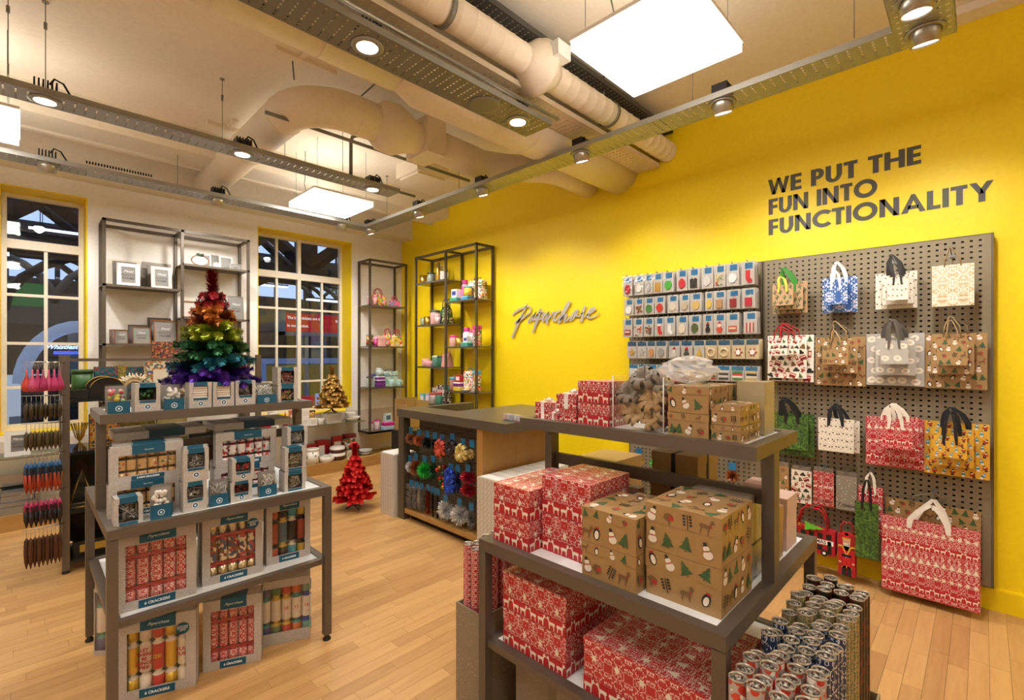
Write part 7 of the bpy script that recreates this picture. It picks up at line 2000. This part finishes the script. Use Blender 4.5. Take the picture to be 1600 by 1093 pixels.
for k in range(3):
    t = thing('mirror_box', ['large mirrored jewellery box on the plinth below the white frame', 'smaller mirrored box on top of the large one', 'mirrored tray leaning behind the jewellery boxes'][k], 'box', ((-.08, 6.0, .136), (-.02, 6.0, .237), (-.02, 6.16, .136))[k])
    w_, h_, d_ = ((.34, .10, .20), (.20, .08, .14), (.26, .30, .02))[k]
    b = MB(); b.box(-w_ / 2, w_ / 2, -d_ / 2, d_ / 2, 0, h_); b.build('mirror_body', M('#9A9C9E', .12, .9), t)
    b = MB(); b.box(-w_ / 2 - .001, w_ / 2 + .001, -d_ / 2 - .001, -d_ / 2, h_ * .62, h_ * .66); b.build('seam', m_black, t)
# floor cartons beside the counter ------------------------------------------
m_leafcard = ornament('pale_leaf_card', '#BDB3A3', '#E0DACE', .02, 160, .2)
t = thing('tall_carton', 'pale leaf-patterned carton standing between the red tree and the counter', 'carton', (2.40, 3.87, 0))
b = MB(); b.box(0, .24, 0, .23, 0, .57); b.build('carton_body', m_leafcard, t)
b = MB(); b.box(.01, .23, .01, .22, .57, .574)
for k in range(5): b.box(.015 + k * .044, .05 + k * .044, .012, .218, .574, .578)
b.build('paper_sheet', m_white, t)
b = MB(); b.prism(DEER and [(p[0] * .07, p[1] * .10) for p in DEER], (2.56, 3.96, .579), (1, 0, 0), (0, 0, 1), .012); tag(b.build('deer_figure', m_white), 'small white deer figure standing on the leaf-patterned carton', 'figurine')
t = thing('tall_carton', 'long pale leaf-patterned carton against the oak counter panel', 'carton', (2.36, 2.42, 0))
b = MB(); b.box(0, .84, 0, .25, 0, .596); b.build('carton_body', m_leafcard, t)
b = MB()
for k in range(8): b.box(.02 + k * .10, .105 + k * .10, .02, .23, .596, .60)
b.build('paper_sheet', m_white, t)
t = thing('waste_bin', 'black bin behind the counter holding a folded brown carton', 'bin', (3.02, 4.62, 0))
b = MB(); b.box(0, .34, 0, .30, 0, .62); b.build('bin_body', m_black, t)
t = thing('carton', 'open brown carton in clear wrap standing on the black bin', 'carton', (2.90, 4.60, .621))
b = MB(); b.box(.06, .36, -.02, 0, 0, .36); b.box(.06, .075, -.26, -.02, 0, .30); b.box(.345, .36, -.26, -.02, 0, .33); b.box(.075, .345, -.26, -.02, 0, .015); b.box(.075, .345, -.26, -.245, .015, .16); b.build('carton_body', m_kraft, t)
b = MB(); b.box(.04, .38, -.275, -.27, -.0, .37); b.build('clear_wrap', m_film2, t)
t.location = (3.0, 4.92, .621)

# ------------------------------------------------------------------ counter front goods
def pom(c, ry, rz_, mat, n, seed, wd=.003):
    q = random.Random(seed); vs, fs = [], []
    for k in range(n):
        v = Vector((q.gauss(0, 1), q.gauss(0, 1), q.gauss(0, 1))).normalized()
        s_ = v.orthogonal().normalized(); s_.rotate(Matrix.Rotation(q.random() * 6, 3, v)); s_ *= wd
        e = Vector((v.x * ry * .75, v.y * ry, v.z * rz_)) * q.uniform(.8, 1.08); a = e * .25
        o = len(vs); vs += [a - s_, a + s_, e + s_ * .5, e - s_ * .5]; fs.append((o, o + 1, o + 2, o + 3))
    me = bpy.data.meshes.new('tinsel'); me.from_pydata([tuple(p) for p in vs], [], fs); me.materials.append(mat); me.update(); return me
GC = 'trimmings on the counter pegboard'
def trimming(y, z, dy, dz, col, label, kind='pom', metal=.6, x=2.47, n=260, wd=.003, back=2.60):
    t = thing('trimming_pack', label, 'trimming', (x, y, z), group=GC)
    m_ = foil('trim_' + label.replace(' ', '_')[:40], col, .3, metal)
    if kind == 'pom': link('tinsel', pom(None, dy / 2, dz / 2, m_, n, int(y * 997), wd), t)
    elif kind == 'bow':
        b = MB(); loops(b, (0, 0, 0), dy / 2, 9, 3, dy * .22); o = b.build('bow', m_, t, (.0, 0, 0), (0, -PI / 2, 0))
    elif kind == 'strip':
        link('tinsel', tinsel_mesh('tinsel', [(0, 0, -dz / 2), (0, .0, 0), (0, 0, dz / 2)], dy * .5, n, m_, int(y * 991), wd, False), t)
    elif kind == 'bells':
        b = MB(); q = random.Random(4)
        for k in range(10): b.ball((q.uniform(-.02, .01), q.uniform(-dy / 2, dy / 2) * .7, -dz / 2 + dz * .8 * k / 10), .02, 10, k % 4)
        b.build('bell', [m_gold, M('#8E1E28', .3, .6), M('#2A5A34', .3, .6), M('#B8301E', .3, .5)], t)
        b = MB(); b.prism([(p[0] * .07 - .035, p[1] * .07) for p in STAR], (0, 0, dz * .32), (0, -1, 0), (0, 0, 1), .01); b.build('star', M('#B8B4AC', .3, .8), t)
    b = MB(); b.box(-.001, .001, -.028, .028, dz / 2 - .01, dz / 2 + .05); b.build('header_card', m_hdr, t)
    b = MB(); b.tube([(back - x, 0, dz / 2 + .04), (-.01, 0, dz / 2 + .042), (-.014, 0, dz / 2 + .05)], .0025, 5); b.build('prong', m_chrome, t)
    return t
for y, z, dy, dz, col, lab, kd, mt in (
    (3.70, .735, .115, .10, '#A8704A', 'berry and twig bow nearest the counter post', 'pom', .2), (3.575, .735, .115, .095, '#B8653F', 'berry and twig bow second from the counter post', 'pom', .2),
    (3.447, .73, .11, .10, '#121212', 'black feathery bow beside the berry bows', 'pom', .1), (3.335, .73, .09, .10, '#161514', 'second black feathery bow', 'pom', .1),
    (3.236, .715, .14, .11, '#C8503F', 'coral ribbon bow in the upper row', 'bow', .3), (3.10, .735, .13, .12, '#3A2F34', 'dark plum shiny bow in the upper row', 'bow', .5),
    (2.965, .715, .135, .11, '#D8BF74', 'cream gold ribbon bow in the upper row', 'bow', .3), (2.855, .72, .07, .11, '#A8925A', 'gold bow half hidden beside the oak trim', 'bow', .3),
    (3.71, .48, .10, .10, '#F0EEEC', 'white tinsel pompom nearest the counter post', 'pom', .4), (3.62, .485, .13, .14, '#9A5424', 'copper tinsel bow in the middle row', 'pom', .7),
    (3.485, .485, .15, .145, '#2AC044', 'bright green tinsel bow in the middle row', 'pom', .6), (3.365, .50, .08, .15, '#15522A', 'dark green tinsel bow behind the bright green one', 'pom', .6),
    (3.245, .51, .13, .21, '#C8A23A', 'cluster of gold bells, baubles and a silver star', 'bells', .6), (3.12, .505, .12, .085, '#2450D0', 'upper blue foil bow of the pair', 'bow', .7), (3.12, .418, .12, .085, '#2450D0', 'lower blue foil bow of the pair', 'bow', .7),
    (3.03, .47, .06, .16, '#142A6A', 'navy foil bow behind the blue pair', 'pom', .7), (2.905, .525, .14, .10, '#B01830', 'upper crimson tinsel bow beside the oak trim', 'pom', .6), (2.905, .425, .14, .10, '#B01830', 'lower crimson tinsel bow beside the oak trim', 'pom', .6),
    (3.69, .21, .10, .19, '#DCCAC0', 'rose silver tinsel garland nearest the counter post', 'strip', .7), (3.61, .215, .075, .18, '#DCD0C8', 'rose silver tinsel garland, second of three', 'strip', .7), (3.535, .215, .07, .18, '#E0D4CC', 'rose silver tinsel garland, third of three', 'strip', .7),
    (3.435, .215, .05, .19, '#B8241E', 'narrow red tinsel garland on the bottom row', 'strip', .6), (3.365, .21, .025, .19, '#161414', 'thin black garland beside the red one', 'strip', .1), (3.30, .21, .025, .19, '#161414', 'thin black garland beside the silver pompom', 'strip', .1),
    (3.19, .205, .16, .15, '#ECECEE', 'large silver tinsel pompom, first of two', 'pom', .8), (3.01, .205, .17, .155, '#ECECEE', 'large silver tinsel pompom, second of two', 'pom', .8), (2.865, .205, .07, .15, '#8A8A8A', 'dull silver pompom beside the oak trim', 'pom', .8)):
    trimming(y, z, dy * 1.12, dz * 1.1, col, lab, kd, mt * .7, n=560 if kd == 'pom' else 420, wd=.0026)
# trimmings on the wall pegboard under the riser
GX = (('#C4A23A', 'gold'), ('#2AC044', 'green'), ('#B01830', 'crimson'), ('#ECECEE', 'silver'), ('#2450D0', 'blue'), ('#9A5424', 'copper'))
for q, z in enumerate((.56, .32)):
    for k, (c_, nm) in enumerate(GX):
        t = trimming(2.18 - .16 * k, z, .11, .11, c_, '%s tinsel bow in the %s row low on the packet pegboard' % (nm, ('upper', 'lower')[q]), 'pom', .5, 3.84, 300, back=3.93); t['group'] = 'trimmings on the wall pegboard'
for y, z, dy, dz, col, lab, kd in ((2.02, 1.10, .10, .10, '#A8704A', 'berry bow on the wall pegboard below the packets', 'pom'), (1.90, 1.09, .11, .11, '#141414', 'black feathery bow on the wall pegboard', 'pom'), (1.78, 1.10, .11, .10, '#C8503F', 'coral bow on the wall pegboard', 'bow'),
        (2.02, .86, .12, .12, '#B8561E', 'copper tinsel bow on the wall pegboard', 'pom'), (1.40, .80, .13, .12, '#ECECEE', 'silver tinsel pompom on the wall pegboard beside the riser post', 'pom'), (1.26, .80, .12, .13, '#5A2A8A', 'purple and gold tinsel pompom on the wall pegboard', 'pom')):
    t = trimming(y, z, dy, dz, col, lab, kd, .6, 3.84, 420, back=3.93); t['group'] = 'trimmings on the wall pegboard'

# ------------------------------------------------------------------ tall stand beyond the cracker table
st_ = thing('gondola_stand', 'tall grey metal stand with black shelves and hanging prongs at the window side', 'stand', (0, 0, 0))
for x, y in ((.197, 4.47), (.197, 4.86), (1.42, 4.47), (1.42, 4.86)):
    b = MB(); b.box(x, x + .038, y, y + .038, .02, 1.495); l_ = b.build('post', m_frame, st_)
    b = MB(); b.lathe([(.022, 0), (.022, .01), (.01, .022)], (x + .019, y + .019, 0), 12); b.build('levelling_foot', m_black, l_)
for y in (4.48, 4.87):
    b = MB(); b.box(.235, 1.42, y, y + .016, 1.45, 1.468); b.build('rail', m_frame, st_)
m_blk = M('#1B1917', .25)
for z in (1.187, .824, .42, .08):
    b = MB(); b.box(.20, 1.455, 4.478, 4.895, z - .02, z); b.build('shelf_board', m_blk, st_)
b = MB(); b.box(.205, .215, 4.51, 4.86, .1, 1.2); b.build('side_panel', M('#2A2620', .4), st_)
b = MB(); b.box(.24, 1.41, 4.88, 4.885, .10, .80); b.build('back_panel', blotch('dark_rug_print', ['#16130F', '#2E1A18', '#1E2226', '#3A2420'], 14, .5), st_)
GS = 'gifts on the black shelf stand'
m_teald2 = blotch('teal_floral', ['#1F5A62', '#1F5A62', '#3A6A70', '#9A4A3A'], 95, .45)
m_drag = blotch('dragon_yellow', ['#C8942A', '#C8942A', '#C8942A', '#3A4A5A', '#A8442A', '#D8B45A'], 75, .45)
m_bfly = blotch('butterfly_cream', ['#DCCFA8', '#DCCFA8', '#4A5A8A', '#B8643A', '#DCCFA8', '#7A8A5A'], 70, .45)
m_pais = blotch('paisley_dark', ['#3A4A4A', '#8A3A2A', '#C88A4A', '#2A3A44', '#A85A3A'], 100, .45)
m_mesh = blotch('gold_mesh', ['#9A8434', '#7A6A2A', '#B09A44'], 120, .35)
for kind, x, y, z, w_, h_, d_, c1, c2, lab, mt in (
    ('tin', .315, 4.72, 1.188, .12, .20, .12, '#2F5A24', '#2A4F20', 'round green ribbed pot on the stand top shelf', None),
    ('book', .285, 4.56, 1.188, .10, .06, .08, '#1C1A18', '#3A3632', 'black stitched notebook pile beside the stand post', None),
    ('pouch', .44, 4.56, 1.188, .20, .145, .05, '#16130F', '#B8963A', 'black embroidered zip pouch on the stand top shelf', None),
    ('pouch', .42, 4.63, 1.188, .20, .15, .04, '#16130F', '#B8963A', 'second black zip pouch just behind the first', None),
    ('book', .455, 4.80, 1.188, .14, .215, .05, '#1F5A62', '#123A40', 'teal floral box standing behind the pouches', m_teald2),
    ('book', .545, 4.81, 1.188, .06, .22, .05, '#4A3F22', '#2A2418', 'dark gold box between the teal boxes', m_mesh),
    ('book', .63, 4.82, 1.188, .13, .21, .05, '#1F5A62', '#123A40', 'teal box behind the cream coral wreath', m_teald2),
    ('carton', .835, 4.70, 1.188, .31, .255, .10, '#DCCFA8', '#E8DFC8', 'large cream butterfly-print box on the stand top shelf', m_bfly),
    ('book', .82, 4.68, 1.444, .20, .155, .03, '#3A4A4A', '#C8A24A', 'dark paisley spiral notebook standing on the butterfly box', m_pais),
    ('carton', 1.12, 4.70, 1.188, .16, .20, .10, '#C86A4A', '#7A2F2A', 'orange striped box at the far end of the stand top shelf', blotch('orange_stripe', ['#C8643F', '#8A2F3A', '#D88A5A'], 40)),
    ('carton', 1.31, 4.65, 1.188, .14, .22, .10, '#5A2A6A', '#C8543A', 'orange and purple bottle box at the end of the stand top shelf', blotch('purple_stripe', ['#5A2A6A', '#C85A3A', '#A83A5A'], 40)),
    ('book', .385, 4.60, .825, .085, .24, .03, '#C8942A', '#2A2418', 'yellow dragon notebook beside the gold straws', m_drag),
    ('book', .47, 4.63, .825, .085, .25, .03, '#C8942A', '#2A2418', 'yellow dragon notebook beside the table post', m_drag),
    ('book', .625, 4.78, .825, .26, .20, .03, '#8A7A34', '#2A2418', 'gold mesh spiral notebook on the middle shelf', m_mesh),
    ('carton', .61, 4.62, .825, .23, .13, .08, '#C8A85A', '#D8C48A', 'yellow dragon-print box on the middle shelf', m_drag),
    ('carton', .855, 4.70, .825, .20, .20, .06, '#B0A468', '#C0B47A', 'pale gold box on the middle shelf', None),
    ('carton', 1.05, 4.65, .825, .15, .12, .10, '#1A1714', '#7A5A3A', 'dark wooden box on the middle shelf', None),
    ('mug', 1.25, 4.60, .825, .10, .12, .10, '#2A3A40', '#3A4A50', 'dark mug on the middle shelf', None),
    ('carton', .36, 4.62, .081, .20, .10, .16, '#1A1714', '#B8963A', 'black box with gold bands on the lowest shelf', None),
    ('carton', .75, 4.62, .081, .30, .14, .16, '#2A2018', '#8A3A2A', 'dark patterned box on the lowest shelf', m_pais)):
    prod(kind, (x, y, z), lab, w_, h_, d_, c1, c2, 0, GS, mt)
t = thing('coral_wreath', 'cream coral-like wreath ornament on the stand top shelf', 'ornament', (.60, 4.60, 1.188))
b = MB(); b.tube([(.06 * math.cos(a), 0, .04 + .07 * math.sin(a)) for a in [PI * k / 10 for k in range(11)]], .012, 8); b.build('arch', M('#C8A878', .6), t)
b = MB(); q = random.Random(8)
for k in range(60):
    a = PI * q.uniform(.25, 1.05); p = Vector((.065 * math.cos(a), q.uniform(-.02, .02), .05 + .075 * math.sin(a)))
    b.tube([p, p + Vector((math.cos(a) * .04 + q.uniform(-.02, .02), q.uniform(-.02, .02), math.sin(a) * .03 + q.uniform(-.01, .02)))], .004, 5)
b.build('coral_twigs', M('#E4D3B4', .6), t)
t = thing('straw_bundle', 'bundle of gold straws standing on the middle shelf beside the post', 'straws', (.29, 4.555, .825))
for k in range(26):
    a = 2 * PI * k / 13; r1 = .012 + .010 * (k % 2); r2 = .028 + .012 * (k % 2)
    b = MB(); b.tube([(r2 * math.cos(a), r2 * math.sin(a) * .7, .001), (-r1 * math.cos(a), -r1 * math.sin(a) * .7, .09), (-r2 * 1.2 * math.cos(a), -r2 * math.sin(a) * .8, .19)], .0024, 5); b.build('straw', m_gold, t)
t = thing('terrarium', 'brass-edged glass pyramid terrarium on the lower black shelf', 'terrarium', (.305, 4.62, .421))
pts = [(-.07, -.06, 0), (.07, -.06, 0), (.07, .06, 0), (-.07, .06, 0), (0, 0, .25)]
for a, c_ in ((0, 1), (1, 2), (2, 3), (3, 0), (0, 4), (1, 4), (2, 4), (3, 4)):
    b = MB(); b.tube([pts[a], pts[c_]], .0035, 6); b.build('brass_edge', m_gold, t)
for f in ((0, 1, 4), (1, 2, 4), (2, 3, 4), (3, 0, 4)):
    b = MB(); b.add([pts[i] for i in f], [(0, 1, 2)]); b.build('glass_side', m_glass, t)
# hanging ornaments on the prongs at the stand's window end
GH = 'ornaments hanging on the stand prongs'
for rn, z, col, dz, ln, kd, word in ((0, 1.42, '#B8426A', .16, 7, 'bag', 'pink wrapped bauble'), (1, 1.20, '#4A4030', .13, 8, 'drop', 'bronze icicle'), (2, 1.02, '#5A4E38', .145, 9, 'drop', 'gold-brown icicle'), (3, .82, '#1F3A5A', .22, 9, 'bird', 'blue and red beaded bird'), (4, .57, '#6A1A3A', .19, 8, 'bird', 'magenta and black beaded bird'), (5, .335, '#5A3A2A', .22, 9, 'drop', 'long brown tassel')):
    for k in range(ln):
        x = .025 + .155 * k / (ln - 1)
        y = 4.40 - .012 * (k % 2)
        t = thing('hanging_ornament', '%s, %s from the window end of its prong row' % (word, ORD[k]), 'ornament', (x, y, z), group=GH)
        b = MB(); b.tube([(0, 0, .03), (0, 0, -.03)], .0012, 4); b.build('loop', m_chrome, t)
        b = MB()
        if kd == 'bag':
            b.lathe([(.004, -.02), (.006, -.06), (.022, -.11), (.026, -.135), (.015, -dz), (.001, -dz - .004)], n=10); mt = M(['#C8402F', '#C8507A', '#B8326A', '#A82A5E', '#C8507A', '#B8326A', '#A82A5E'][k], .4)
            b.build('bauble', mt, t)
            b = MB(); b.lathe([(.018, .02), (.006, -.03), (.008, -.06)], n=8, cap=False); b.build('cellophane', m_film2, t)
        elif kd == 'drop':
            b.lathe([(.002, -.02), (.012, -.04), (.014, -dz * .5), (.011, -dz * .8), (.002, -dz)], n=8); b.build('drop', M(col, .35, .5), t)
        else:
            b.lathe([(.003, -.02), (.013, -.05), (.015, -dz * .45)], n=8); b.lathe([(.015, -dz * .45), (.014, -dz * .75), (.003, -dz)], n=8, mi=1); b.build('beaded_body', [M('#2A5A8A' if rn == 3 else '#A82A5A', .4), M('#A83A1E' if rn == 3 else '#2A1A20', .4)], t)
            b = MB(); b.prism([(-.004, 0), (.012, -.01), (.004, -dz * .5)], (0, -.015, -.05), (1, 0, 0), (0, 0, 1), .004); b.build('wing', m_black, t)
    for k in range(4):
        b = MB(); b.tube([(.20, 4.43 + .0 * k, z + .02 - .0 * k), (.0, 4.40, z + .032 + .0015 * k)] if k == 0 else [(.215, 4.475, z + .02), (.03 + .04 * k, 4.40 - .01, z + .031)], .0022, 5); b.build('prong', m_chrome, st_)
